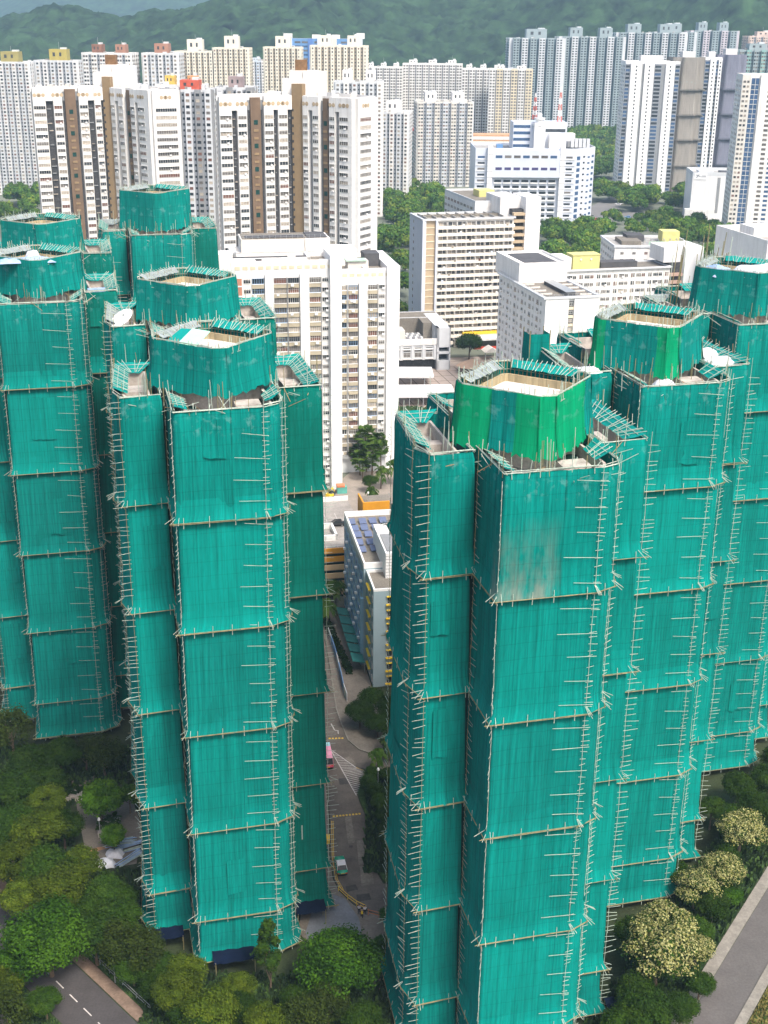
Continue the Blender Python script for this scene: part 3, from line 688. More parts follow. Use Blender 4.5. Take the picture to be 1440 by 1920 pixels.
F_ = 'front'
netted_tower('green netted tower left of the estate road, pale mint board on its crown', 17.2, 153.5, 2, crown={})
netted_tower('netted tower with bright green sheets on its crown, nearest tower right of the road', 48.3, 123.6, 3, worn=True,
             crown={7: [(.4, 'G'), (.7, 'T'), (1.0, 'G')], 0: [(1.0, 'G')], 1: [(.82, 'G'), (1.0, 'T')], 6: [(1.0, 'G')], 2: [(1, 'T')]}, crown_z=88.8)
netted_tower('netted tower with one bright green strip down its crown and white cloth at the foot', 76.6, 151.6, 5,
             crown={6: [(1, 'G')], 7: [(.08, 'G'), (.86, 'T'), (1, 'G')], 0: [(1, 'G')], 1: [(1, 'T')]}, crown_z=88.6)
netted_tower('netted tower with white plastic draped over the crown, at the right edge', 106.9, 181.7, 7, crown_z=89.2)
netted_tower('netted tower at the left edge with pale blue cloth across its open crown', -5.0, 220.3, 8, crown_z=88.4)
netted_tower('netted tower behind the left-edge one, a plain oval crown before white flats', -4.2, 260.0, 10, crown_z=88.6, detail=.5)
netted_tower('netted tower with a white satellite dish on its left wing roof', 18.0, 193.3, 12, crown_z=88.4)
netted_tower('farthest netted tower, rising in front of the brown and white flats', 20.5, 289.0, 14, crown_z=90.5, detail=.4)
# ------------------------------------------------------------------ buildings
_wt = {}
def win_tmpl(w, h, n, style):
    """window unit, centred, facing -y: returns (MB, number of material slots). Slots: 0 frame, 1 glass, 2 extra"""
    k = (round(w, 2), round(h, 2), n, style)
    if k in _wt: return _wt[k]
    b = MB(); x, z = w/2, h/2; t = min(.08, w*.06)
    if style == 'far':
        b.box(-x, x, -.05, .05, -z, z, 1)
    else:
        b.box(-x+t, x-t, -.02, .04, -z+t, z-t, 1)
        b.box(-x, x, -.09, .04, z-t, z, 0); b.box(-x, x, -.09, .04, -z, -z+t, 0)
        b.box(-x, -x+t, -.09, .04, -z+t, z-t, 0); b.box(x-t, x, -.09, .04, -z+t, z-t, 0)
        for i in range(1, n): c = -x+w*i/n; b.box(c-t*.45, c+t*.45, -.08, .04, -z+t, z-t, 0)
        if style == 'tran': b.box(-x+t, x-t, -.075, .04, z*.35, z*.35+t*.8, 0)
        if style == 'ac':
            b.box(x*.1, x*.1+.75, -.5, -.09, -z-.05, -z+.45, 2); b.box(-x, x, -.35, .04, z+.02, z+.1, 0)
        if style == 'balc':
            b.box(-x, x, -.16, .04, -z-.12, -z-.001, 0)
            b.box(-x*.6, -x*.6+.7, -.5, -.165, -z-.65, -z-.15, 2)
        if style == 'hood': b.box(-x-.1, x+.1, -.45, .04, z+.02, z+.14, 2)
    _wt[k] = b; return b
_wm = {}
KEEP = {'wall', 'parapet', 'roof_eaves', 'roof_rail', 'lattice_mast', 'roof_railing', 'sign_emblem', 'bay_marking', 'stair_band', 'roof_truss', 'lookout_drum', 'roof_edge', 'shaft_joint', 'brick_panel_band', 'glass_strip_mullion', 'light_well', 'roof_pipe'}
def islands(b):
    par = list(range(len(b.v)))
    def fd(a):
        while par[a] != a: par[a] = par[par[a]]; a = par[a]
        return a
    for f in b.f:
        r = fd(f[0])
        for i in f[1:]: par[fd(i)] = r
    g = {}
    for k, f in enumerate(b.f): g.setdefault(fd(f[0]), []).append(k)
    return list(g.values())
class Bld:
    def __init__(s, name, label, cat, loc, rz=0.0, group=None, seed=0):
        s.root = thing(name, label, cat, (loc[0], loc[1], loc[2] if len(loc) > 2 else 0), rz, group); s.p = {}; s.w = []; s.rnd = random.Random(seed+len(label))
    def mb(s, part, m):
        if part not in s.p: s.p[part] = (MB(), [])
        b, ms = s.p[part]
        if m not in ms: ms.append(m)
        return b, ms.index(m)
    def box(s, part, m, *a): b, i = s.mb(part, m); b.box(*a, i)
    def prism(s, part, m, poly, z0, z1, mt=None):
        b, i = s.mb(part, m); j = i if mt is None else s.mb(part, mt)[1]; b.prism(poly, z0, z1, i, j)
    def fr(s, P, Q):
        P, Q = Vector(P), Vector(Q); t = (Q-P).normalized(); return P, t, Vector((t.y, -t.x)), (Q-P).length
    def fbox(s, part, m, F, a, b_, z0, z1, d0, d1):
        P, t, n, L = F; b, i = s.mb(part, m)
        c = [P+t*a+n*d1, P+t*b_+n*d1, P+t*b_+n*d0, P+t*a+n*d0]
        b.hexa([(*q, z0) for q in c]+[(*q, z1) for q in c], i)
    def win(s, F, a, z, d, w, h, n=2, style='tran', frame=None, glass=None, extra=None):
        P, t, nn, L = F; c = P+t*a+nn*d; s.w.append((c.x, c.y, z, math.atan2(t.y, t.x), w, h, n, style, frame or FRAME, glass, extra or WHITE2))
    def roof_edge(s, poly, z, m, h=1.1, t=.25, part='parapet'):
        b, i = s.mb(part, m); n = len(poly); ins = off(poly, mitre(poly, True), -t)
        for k in range(n):
            j = (k+1) % n
            b.hexa([(*poly[k], z), (*poly[j], z), (*ins[j], z), (*ins[k], z), (*poly[k], z+h), (*poly[j], z+h), (*ins[j], z+h), (*ins[k], z+h)], i)
    def done(s, limit=100):
        for name, (b, ms) in s.p.items():
            if name in KEEP: b.build(name, ms, s.root); continue
            cs = islands(b)
            def sz(c):
                P = [Vector(b.v[i]) for f in c for i in b.f[f]]; lo = Vector([min(p[k] for p in P) for k in range(3)]); hi = Vector([max(p[k] for p in P) for k in range(3)]); return -(hi-lo).length
            if len(cs) > 1: cs.sort(key=sz)
            grp = [[c] for c in cs[:100]]+([cs[100:]] if len(cs) > 100 else [])
            for gi, g in enumerate(grp):
                q = MB(); used = []; mp = {}
                for c in g:
                    for f in c:
                        ids = []
                        for i in b.f[f]:
                            if i not in mp: mp[i] = len(q.v); q.v.append(b.v[i])
                            ids.append(mp[i])
                        m_ = ms[b.m[f]]
                        if m_ not in used: used.append(m_)
                        q.f.append(tuple(ids)); q.m.append(used.index(m_))
                o = q.build(name, used, s.root)
                if gi == 100: tag(o, kind='stuff')
        rz = s.root.rotation_euler.z; Mw = Matrix.Translation(s.root.location) @ Matrix.Rotation(rz, 4, 'Z')
        def key(it):
            c = Mw @ Vector((it[0], it[1], it[2])); a = it[3]+rz; n = Vector((math.sin(a), -math.cos(a), 0)); v = CAM-c
            if v.z > 0: pass
            return -max(n.dot(v.normalized()), 0.001)*it[4]*it[5]/v.length_squared
        ws = sorted(s.w, key=key); G = [GLASS, GLASS, GLASSM, GLASSC, GLASSM, GLASSC, GLASSR, GLASSM]
        rest = MB(); rms = []
        for i, (x, y, z, a, w, h, n, style, frm, gl, ex) in enumerate(ws):
            gl = gl or s.rnd.choice(G); t = win_tmpl(w, h, n, style); M = Matrix.Translation((x, y, z)) @ Matrix.Rotation(a, 4, 'Z')
            if i < limit:
                k = (round(w, 2), round(h, 2), n, style, frm.name, gl.name, ex.name)
                if k not in _wm: _wm[k] = t.mesh('window', [frm, gl, ex])
                link_mesh('window', _wm[k], s.root, M)
            else:
                mm = []
                for q in (frm, gl, ex):
                    if q not in rms: rms.append(q)
                    mm.append(rms.index(q))
                rest.add(t, M, mm)
        if rest.f: tag(rest.build('window', rms, s.root), kind='stuff')
        return s.root

def rnd_a(k): return 2.5+(k*7 % 5)*.7
def point_block(name, label, x0, x1, y, z, depth, yaw=0.0, wall=WHITE, alt=None, fh=2.75, bays=5, frac=.62, proj=1.1, win=(1.6, 1.35), glass=None, side=None, group=None,
                core=None, core_col=None, fins=False, pair=True, zmin=0.0, roofc=None, frame=None, seed=1, tops=1, limit=100, gap=None):
    """A tower block whose front is at y: projecting bays of windows, set-back strips between, machine rooms above."""
    w = (x1-x0)/max(math.cos(yaw), .3); B = Bld(name, label, 'apartment block', (x0, y, 0), yaw, group, seed)
    alt = alt or wall; gap = gap or MIDG
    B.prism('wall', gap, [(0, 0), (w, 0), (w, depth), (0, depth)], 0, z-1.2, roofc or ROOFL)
    B.roof_edge([(0, 0), (w, 0), (w, depth), (0, depth)], z-1.2, wall, 1.2, .3)
    def face(P, Q, nb, m1, m2):
        F = B.fr(P, Q); L = F[3]; bw = L/(nb*frac+(nb-1)*(1-frac)+1e-6)
        x = 0
        for k in range(nb):
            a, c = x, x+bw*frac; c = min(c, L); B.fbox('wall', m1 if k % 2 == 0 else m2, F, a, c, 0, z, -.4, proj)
            n = 2 if (pair and c-a > 3.6) else 1; ww = min(win[0], (c-a)/n-.5)
            zz = z-2.4
            while zz > zmin:
                for j in range(n): B.win(F, a+(c-a)*(j+.5)/n, zz, proj+.03, ww, win[1], 2, 'far', frame, glass)
                zz -= fh
            if fins:
                for q in (a+.15, c-.15): B.fbox('fin', m2, F, q-.15, q+.15, 0, z, proj, proj+.5)
            if k < nb-1:
                zz = z-2.4
                while zz > zmin: B.win(F, c+bw*(1-frac)/2, zz, .03, min(.9, bw*(1-frac)*.6), 1.0, 1, 'far', frame, GLASS); zz -= fh
            x += bw
    face((0, 0), (w, 0), bays, wall, alt)
    ns = side if side is not None else max(2, int(bays*depth/w))
    if ns:
        face((w, 0), (w, depth), ns, alt, wall); face((0, depth), (0, 0), ns, alt, wall)
    for k in range(tops):
        cw = w/(tops*2.4); cx = w*(k+.5)/tops; ch = core if core else 6
        cc = core_col[k % len(core_col)] if core_col else wall
        ch *= .78; B.box('machine_room', cc, cx-cw/2, cx+cw/2, depth*.3, depth*.75, z-1.2, z+ch)
        B.box('water_tank', PALEG, cx+cw*.1, cx+cw*.42, depth*.42, depth*.62, z+ch, z+ch+1.2); B.box('louvre', DKG, cx-cw*.3, cx-cw*.16, depth*.3-.1, depth*.3, z+ch*.35, z+ch*.7); B.box('louvre', DKG, cx+cw*.08, cx+cw*.2, depth*.3-.1, depth*.3, z+ch*.35, z+ch*.7)
        b, i = B.mb('aerial', STEEL); b.tube((cx, depth*.5, z+ch), (cx, depth*.5, z+ch+rnd_a(seed+k)), .12, i, 4)
    r = B.rnd
    for _ in range(5):
        cx, cy = r.uniform(.1, .85)*w, r.uniform(.1, .8)*depth; B.box('roof_plant', ROOFL if r.random() < .6 else PALEG, cx, cx+r.uniform(1, 3), cy, cy+r.uniform(1, 2.5), z-1.2, z+r.uniform(.2, 1.2))
    return B.done(limit)

# ---- far skyline, left
G1 = 'grey and white far blocks under the hills'
GREYT = mat('tile_grey_white', (0.66, 0.66, 0.66), 0.7, 0.07, 0.1, stain=0.2)
CRMT = mat('tile_cream_white', (0.72, 0.68, 0.57), 0.7, 0.05, 0.1, stain=0.15)
STRIPE = mat('stripe_ochre_grey', (0.30, 0.26, 0.20), 0.7, 0.1, 0.2)
point_block('far_block', 'grey tower block with an olive roof room, cut by the left edge', -303, -271, 1000, 98, 26, wall=GREYT, alt=PALEG, bays=7, core=9, core_col=[mat('roof_olive', (0.32, 0.28, 0.10), 0.8)], seed=1, fh=2.6)
point_block('far_block', 'grey tower block with a bright mustard roof box', -269, -237, 1012, 99, 24, wall=PALEG, alt=GREYT, bays=6, core=10, core_col=[mat('roof_mustard', (0.40, 0.33, 0.09), 0.8)], seed=2, fh=2.6)
point_block('far_block', 'lower grey block with a green roof room beside the mustard one', -235, -213, 1050, 93, 24, wall=GREYT, alt=mat('tile_aqua', (0.42, 0.50, 0.53), 0.7, 0.08), bays=4, core=6, core_col=[mat('roof_green', (0.25, 0.36, 0.24), 0.8)], seed=3, fh=2.6)
point_block('far_block', 'white grey block with a rust brown and salmon roof house', -218, -184, 950, 106, 26, wall=GREYT, alt=WHITE, bays=6, core=7, core_col=[mat('roof_rust', (0.24, 0.12, 0.08), 0.8, 0.3, 0.3), mat('roof_salmon', (0.36, 0.19, 0.13), 0.8)], tops=2, seed=4)
point_block('far_block', 'grey block with one salmon roof room and a white dish', -177, -152, 960, 106, 24, wall=GREYT, alt=PALEG, bays=5, core=8, core_col=[mat('roof_salmon', (0.36, 0.19, 0.13), 0.8)], seed=5)
CB = 'cream blocks with vertical stripes before the hill'
point_block('striped_block', 'cream vertically striped block, leftmost of the four cream ones', -184, -152, 1150, 104, 26, wall=CRMT, alt=CRMT, bays=7, frac=.55, fins=False, core=12, seed=6, win=(1.1, 1.3), gap=STRIPE, group=CB)
point_block('striped_block', 'cream striped block standing clear between two gaps', -151, -121, 1150, 107, 26, wall=CRMT, alt=CRMT, bays=7, frac=.55, core=12, seed=7, win=(1.1, 1.3), gap=STRIPE, group=CB)
point_block('striped_block', 'cream striped block just left of the blue building', -107, -76, 1150, 108, 26, wall=CRMT, alt=CRMT, bays=7, frac=.55, core=11, seed=8, win=(1.1, 1.3), gap=STRIPE, group=CB)
point_block('striped_block', 'widest cream striped block with two roof rooms, in front of the blue building', -65, -18, 1120, 110, 30, wall=CRMT, alt=CRMT, bays=9, frac=.55, core=10, tops=2, seed=9, win=(1.1, 1.3), gap=STRIPE, group=CB)
point_block('pale_block', 'small pale blue grey block between two cream striped blocks', -139, -121, 1300, 93, 24, wall=mat('tile_ice_blue', (0.55, 0.61, 0.68), 0.6, 0.05), alt=WHITE, bays=4, core=3, seed=10)
# blue commercial building
B = Bld('blue_office', 'blue and white panelled office block below the ridge', 'office building', (-118, 1500, 0), 0)
B.prism('wall', BLUEP, [(0, 0), (88, 0), (88, 30), (0, 30)], 0, 112, ROOFL)
F = B.fr((0, 0), (88, 0))
for a, c, m in ((-1, 10, BLUEW), (28, 33, mat('panel_blue_deep', (0.10, 0.20, 0.48), 0.5)), (38, 47, BLUEW), (52, 60, CRMT), (80, 89, BLUEW)): B.fbox('pier', m, F, a, c, 0, 114 if m is BLUEW else 112, 0, 1.5)
for k in range(10):
    for a in (14, 22, 36, 48, 66, 74): B.win(F, a+2, 108-k*4.4, .05, 6.5, 2.0, 1, 'far', glass=GLASSB if k % 2 else GLASSM)
for a, h in ((0, 5), (32, 4), (54, 4), (82, 6)): B.box('machine_room', WHITE, a, a+9, 6, 20, 112, 112+h)
B.done(80)
# white slab estate, centre
SL = 'long white slabs behind the police building'
for nm, x0, x1, y, z, lb, sd in (('a', -24, 14, 1320, 88, 'white slab with stepped roofline, leftmost behind the bay tower', 11), ('b', 15, 74, 1335, 91, 'white slab rising above the rest of its estate, roof rooms along it', 12), ('c', 72, 113, 1290, 88, 'white slab just left of the cream gable', 13)):
    point_block('slab_block', lb, x0, x1, y, z, 18, yaw=R_(-3), wall=WHITE, alt=WHITE, bays=max(6, int((x1-x0)/6)), frac=.8, proj=.6, core=4, tops=3, seed=sd, win=(1.9, 1.5), group=SL, glass=GLASSM, gap=GREYS)
point_block('slab_block', 'white slab with a broad cream gable end at its right', 96, 136, 1255, 89, 20, yaw=R_(-4), wall=WHITE, alt=CREAM, bays=6, frac=.82, proj=.6, core=3, tops=2, seed=14, win=(1.9, 1.5), group=SL, glass=GLASSM, gap=GREYS)
point_block('bay_tower', 'grey white tower with bay windows, part hidden behind the tall white block', -36, -4, 900, 90, 26, wall=PALEG, alt=WHITE, bays=6, core=9, tops=2, core_col=[WHITE], seed=15)
point_block('bay_tower', 'slim white tower with bay windows, beside the tall white block', -9, 15, 960, 67, 26, yaw=R_(-6), wall=WHITE, alt=PALEG, bays=5, core=9, seed=16, core_col=[WHITE])
point_block('bay_tower', 'broad white bay windowed tower left of the police building', 25, 70, 1080, 68, 28, yaw=R_(4), wall=OFFW, alt=PALEG, bays=7, core=9, tops=2, seed=17, core_col=[WHITE])
# low dark car park and low banded block between
B = Bld('deck_carpark', 'dark grey open sided car park between two bay towers', 'car park', (15, 1150, 0), 0)
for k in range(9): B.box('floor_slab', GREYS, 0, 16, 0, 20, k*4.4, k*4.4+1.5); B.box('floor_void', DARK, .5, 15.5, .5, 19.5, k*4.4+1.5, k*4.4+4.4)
B.box('roof_trim', RED, 0, 16, 0, 20, 39.6, 41); B.done()
B = Bld('low_banded_block', 'low white block with orange bands behind the police building', 'building', (72, 1110, 0), 0)
for k in range(10): B.box('wall', WHITE, 0, 40, 0, 20, k*4, k*4+2.6); B.box('orange_band', mat('band_orange', (0.55, 0.32, 0.18), 0.7), .2, 39.8, .2, 19.8, k*4+2.6, k*4+4)
B.done()
# teal grey wall of towers, upper right
TG = 'teal grey towers under the right hill'
for x0, x1, y, z, lb, sd, tp in ((149, 208, 1600, 114, 'teal grey tower at the left end of the far row', 21, 1), (211, 284, 1622, 116, 'teal grey tower second in the far row, twin blue roof rooms', 22, 2), (290, 372, 1682, 121, 'teal grey tower third in the far row, behind the grey netted block', 23, 2), (352, 400, 1755, 122, 'teal grey tower with the tallest roof room, fourth in the far row', 24, 1), (402, 458, 1765, 124, 'pale tower at the right end of the far row', 25, 2)):
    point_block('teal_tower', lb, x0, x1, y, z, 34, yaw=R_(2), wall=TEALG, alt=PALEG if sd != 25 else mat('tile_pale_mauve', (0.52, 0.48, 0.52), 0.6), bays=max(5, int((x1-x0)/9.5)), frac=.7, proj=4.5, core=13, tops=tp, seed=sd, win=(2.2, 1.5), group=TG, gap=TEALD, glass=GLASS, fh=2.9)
# right hand pair of white towers with grey netted neighbours
def white_tower(label, x0, x1, y, z, yaw, cols, seed, group):
    w = (x1-x0); B = Bld('white_tower', label, 'apartment block', (x0, y, 0), yaw, group, seed); dp = 26
    B.prism('wall', WHITE2, [(0, 0), (w, 0), (w, dp), (0, dp)], 0, z, ROOFL); F = B.fr((0, 0), (w, 0))
    for a, c, k in cols:
        a, c = a*w, c*w
        if k == 'd':
            B.fbox('bay_strip', MIDG, F, a, c, 0, z-1, 0, .15)
            zz = z-3
            while zz > 4: B.win(F, (a+c)/2, zz, .2, (c-a)*.8, 1.7, 2, 'far', glass=GLASSB if B.rnd.random() < .4 else GLASS); zz -= 2.8
        elif k == 'g':
            B.fbox('bay_strip', GREYS, F, a, c, 0, z-1, 0, .12)
        else:
            B.fbox('wall', WHITE2, F, a, c, 0, z, 0, 1.2); zz = z-3
            while zz > 4: B.win(F, (a+c)/2, zz, 1.25, 1.0, 1.3, 1, 'far', glass=GLASS); zz -= 2.8
    B.box('machine_room', GREYT, w*.3, w*.7, 8, 18, z, z+5)
    B.roof_edge([(0, 0), (w, 0), (w, dp), (0, dp)], z, WHITE2, 1.0, .3)
    F2 = B.fr((0, dp), (0, 0))
    zz = z-3
    while zz > 4:
        for a in (5, 13, 21): B.win(F2, a, zz, .05, 1.6, 1.5, 1, 'far', glass=GLASS)
        zz -= 2.8
    return B.done()
white_tower('white tower with dark window strips standing left of the grey netted block', 184, 226, 1030, 101, R_(-2), [(0, .09, 'd'), (.1, .30, 'w'), (.30, .35, 'g'), (.35, .52, 'w'), (.53, .67, 'd'), (.67, .73, 'g'), (.74, .9, 'w'), (.91, 1, 'd')], 31, 'white towers with dark strips')
white_tower('slim white tower squeezed between the grey and blue grey netted blocks', 249, 262, 1045, 104, R_(-2), [(0, .3, 'd'), (.3, .65, 'w'), (.65, .8, 'd'), (.8, 1, 'w')], 32, 'white towers with dark strips')
GNET = net_mat('netting_grey', (0.30, 0.28, 0.25), (0.17, 0.16, 0.145), 0.1); BNET = net_mat('netting_blue_grey', (0.21, 0.22, 0.28), (0.11, 0.115, 0.15), 0.1)
def far_netted(label, x0, x1, y, z, m, seed):
    rnd = random.Random(seed); w = x1-x0; root = thing('netted_block', label, 'tower', (x0, y, 0), 0, 'far blocks wrapped in grey scaffold netting')
    ch = [(0, 26), (0, 6), (w*.28, 5), (w*.3, 0), (w*.72, 0), (w*.74, 5), (w, 6), (w, 26)]
    lv = [2, 22, 42, 61, 80, z]
    b = MB(); b.prism(inset_poly(ch, 1), 0, z-2, 0); b.build('concrete_wall', [CONC], root)
    for s in range(5): net_strip(ch, [(lv[s+1]-.2, .1), (lv[s+1]-2, .5), (lv[s]+2, .8), (lv[s], 2.0), (lv[s]-.2, 0)], rnd, step=1.5, amp=.15).build('netting_panel', [m], root, True)
    b = MB(); b.box(w*.3, w*.7, 8, 18, z-2, z+4); b.build('machine_room', [GREYT], root)
far_netted('tower wrapped in warm grey netting between two white towers', 224, 249, 1040, 105, GNET, 41)
far_netted('tower wrapped in blue grey netting right of the slim white tower', 262, 285, 1055, 107, BNET, 42)
point_block('teal_tower', 'tall teal block half hidden behind the blue grey netted tower', 288, 322, 1095, 110, 26, wall=TEALG, alt=mat('tile_jade', (0.24, 0.40, 0.38), 0.6), bays=6, core=6, seed=43, fh=2.8, gap=TEALD)
point_block('pink_block', 'pinkish block peeking over the teal block at the right edge', 404, 440, 1500, 119, 26, wall=mat('tile_pinkish', (0.60, 0.48, 0.42), 0.7), bays=5, core=6, seed=44)
# right edge tower with blue glass columns
B = Bld('edge_tower', 'cream white tower with columns of blue glass at the right edge', 'apartment block', (214, 800, 0), R_(-6)); w = 26
B.prism('wall', WHITE, [(0, 0), (w, 0), (w, 24), (0, 24)], 0, 99, ROOFL); F = B.fr((0, 0), (w, 0)); B.roof_edge([(0, 0), (w, 0), (w, 24), (0, 24)], 99, WHITE, 1.2)
B.fbox('wall', OFFW, F, 0, 4.8, 0, 100, 0, 1.0); B.fbox('wall', WHITE, F, 10.8, 14.5, 0, 100, 0, 1.2)
B.fbox('glass_strip', GLASSB, F, 5.6, 10.0, 0, 98, 0, .3)
zz = 96
while zz > 3:
    B.win(F, 1.4, zz, 1.03, 1.5, 1.3, 2, 'far'); B.win(F, 3.5, zz, 1.03, 1.3, 1.3, 2, 'far')
    B.fbox('glass_strip_mullion', FRAME, F, 5.5, 10.1, zz-1.9, zz-1.6, 0, .4); B.win(F, 17, zz, .05, 2.6, 1.4, 2, 'far', glass=GLASSM); B.win(F, 21.5, zz, .05, 2.6, 1.4, 2, 'far', glass=GLASSB); zz -= 2.8
B.fbox('glass_strip_mullion', FRAME, F, 7.7, 7.95, 0, 98, .3, .42)
F2 = B.fr((0, 24), (0, 0)); zz = 96
while zz > 3:
    for a in (4, 9, 15, 20): B.win(F2, a, zz, .05, 1.7, 1.4, 2, 'far')
    zz -= 2.8
B.done()
# white box with a sign
B = Bld('exchange_building', 'windowless white box building with a small sign at its top left corner', 'building', (211, 890, 0), R_(-5)); w = 36
B.prism('wall', mat('panel_white_worn', (0.72, 0.72, 0.72), 0.7, 0.06, 0.1, stain=0.4, stain_col=(0.50, 0.48, 0.45)), [(0, 0), (w, 0), (w, 34), (0, 34)], 0, 31, ROOFL); B.roof_edge([(0, 0), (w, 0), (w, 34), (0, 34)], 31, PALEG, 2.5, .5)
F = B.fr((0, 0), (w, 0)); B.fbox('lower_block', WHITE, F, -4, 16, 0, 9, 0, 5); B.fbox('louvre_strip', GREYS, F, 17, 19, 6, 30, 0, .12); B.fbox('buttress', WHITE2, F, 24, 32, 0, 22, 0, 1.2)
B.fbox('sign_board', WHITE2, F, 1, 9.5, 28.6, 32.6, 0, .3)
b, i = B.mb('sign_emblem', MIDG)
P_, t_, n_, L_ = F
def spt(a, z, d=.36): q = P_+t_*a+n_*d; return (q.x, q.y, z)
b.quad(spt(2, 29.8), spt(2.9, 29.8), spt(4.6, 31.9), spt(3.7, 31.9), i); b.quad(spt(2, 31.4), spt(5.2, 30.2), spt(5.2, 30.7), spt(2.4, 31.9), i)
for k in range(4): b.quad(spt(5.9+k*.8, 30.1), spt(6.4+k*.8, 30.1), spt(6.4+k*.8, 31.3), spt(5.9+k*.8, 31.3), i)
B.box('roof_plant', ROOFD, 20, 32, 6, 20, 31, 33); B.box('roof_plant', PALEG, 5, 15, 8, 20, 31, 33.5); B.done()

# ---- police headquarters
B = Bld('headquarters', 'blue white civic headquarters with red and white lattice masts', 'office building', (57, 838, 0), R_(1.5))
w = 65
B.prism('wall', BLUEW, [(0, 0), (w, 0), (w+15, 14), (w+15, 40), (0, 40)], 0, 51, ROOFL); B.roof_edge([(0, 0), (w, 0), (w+15, 14), (w+15, 40), (0, 40)], 51, BLUEW, 1.6, .4)
F = B.fr((0, 0), (w, 0)); Fr = B.fr((w, 0), (w+15, 14)); Fs = B.fr((w+15, 14), (w+15, 40))
B.fbox('upper_storeys', BLUEW, F, 11, 55, 34.5, 51.5, 0, 2.6)
for a in (9.3, 56.3):
    B.fbox('service_shaft', WHITE2, F, a-1.6, a+1.6, 0, 54, 0, 2.9)
    for k in range(14): B.fbox('shaft_joint', MIDG, F, a-1.6, a+1.6, 2+k*3.6, 2.25+k*3.6, 2.9, 2.96)
for k in range(7):
    x = 15+k*5.9
    B.win(F, x, 47.5, 2.63, 4.3, 1.7, 3, 'far', glass=GLASSM if k % 3 else GLASSB); B.win(F, x, 40, 2.63, 4.2, 1.7, 2, 'far', glass=mat('glass_violet', (0.07, 0.06, 0.16), 0.2))
    for j in range(9):
        z = 32-j*3.7; B.win(F, x, z, .08, 4.4, 1.5, 2, 'far', glass=GLASS); B.fbox('sun_hood', WHITE2, F, x-2.5, x+2.5, z-1.6, z-.8, 0, 1.1)
for j in range(13):
    z = 47-j*3.7
    B.win(F, 3.8, z, .05, 4.6, 1.3, 2, 'far', glass=GLASSB if j == 0 else GLASS if j % 2 else GLASSM); B.win(F, 61, z, .05, 4.2, 1.3, 2, 'far', glass=GLASS if j % 3 else GLASSM)
    B.fbox('floor_ledge', WHITE2, F, .5, 7.4, z-1.5, z-1.1, 0, .5); B.fbox('floor_ledge', WHITE2, F, 58.2, w-.2, z-1.5, z-1.1, 0, .5)
    B.win(Fr, 3.2, z-.6, .05, 3.4, 2.3, 1, 'far', glass=GLASSB); B.win(Fr, 9, z, .05, 1.8, 1.1, 1, 'far', glass=GLASS); B.win(Fr, 14, z-.5, .05, 2.2, 1.1, 1, 'far', glass=GLASSB); B.win(Fr, 18.3, z, .05, 2.2, 1.6, 1, 'far', glass=GLASSB)
    for a in (4, 10, 16, 22): B.win(Fs, a, z, .05, 2.5, 1.3, 1, 'far')
# penthouse, tower, drum
B.box('upper_block', BLUEW, 25, 60, 10, 30, 51, 68)
F3 = B.fr((25, 10), (60, 10))
for k in range(4): B.fbox('ribbon_window', GLASSB, F3, .2, 11, 52.5+k*4, 54.3+k*4, 0, .1)
B.fbox('ribbon_window', GLASS, F3, 21, 34, 62, 64, 0, .1)
B.box('lift_tower', WHITE2, 38, 45, 4, 12, 51, 68); B.box('lift_tower', WHITE2, 48, 56, 3, 12, 51, 61)
b, i = B.mb('lookout_drum', WHITE2); b.tube((41.5, 8, 66), (41.5, 8, 67.5), 4.4, i, 14); b.tube((41.5, 8, 67.5), (41.5, 8, 70), 2.6, i, 12); b.tube((41.5, 8, 70), (41.5, 8, 71), 3.6, i, 12); b.tube((41.5, 8, 71), (41.5, 8, 73.5), 1.6, i, 10)
B.box('roof_plant', GREYS, 62, 76, 16, 30, 52, 55.5); B.box('roof_plant', WHITE2, 58, 68, 24, 34, 52, 60); B.box('roof_plant', BLUEP, 14, 18, 4, 8, 51, 54.5)
for k in range(5): B.box('cooling_tower', PALEG, 64+k*2.6, 66+k*2.6, 15, 18, 52, 57.5)
for mx, my, zb, zt in ((39, 14, 70, 86), (56, 18, 68, 90)):
    for s_ in range(6):
        z0 = zb+(zt-zb)*s_/6; z1 = zb+(zt-zb)*(s_+1)/6; r0 = 1.4*(1-s_/6*.8); r1 = 1.4*(1-(s_+1)/6*.8); b, i = B.mb('lattice_mast', mat('mast_red', (0.62, 0.13, 0.08), 0.6) if s_ % 2 == 0 else WHITE2)
        q0 = [(mx+dx*r0, my+dy*r0, z0) for dx, dy in ((-1, -1), (1, -1), (1, 1), (-1, 1))]; q1 = [(mx+dx*r1, my+dy*r1, z1) for dx, dy in ((-1, -1), (1, -1), (1, 1), (-1, 1))]
        for k in range(4): b.tube(q0[k], q1[k], .15, i, 4); b.tube(q0[k], q1[(k+1) % 4], .1, i, 4); b.tube(q1[k], q0[(k+1) % 4], .1, i, 4); b.tube(q0[k], q0[(k+1) % 4], .1, i, 4)
B.done()

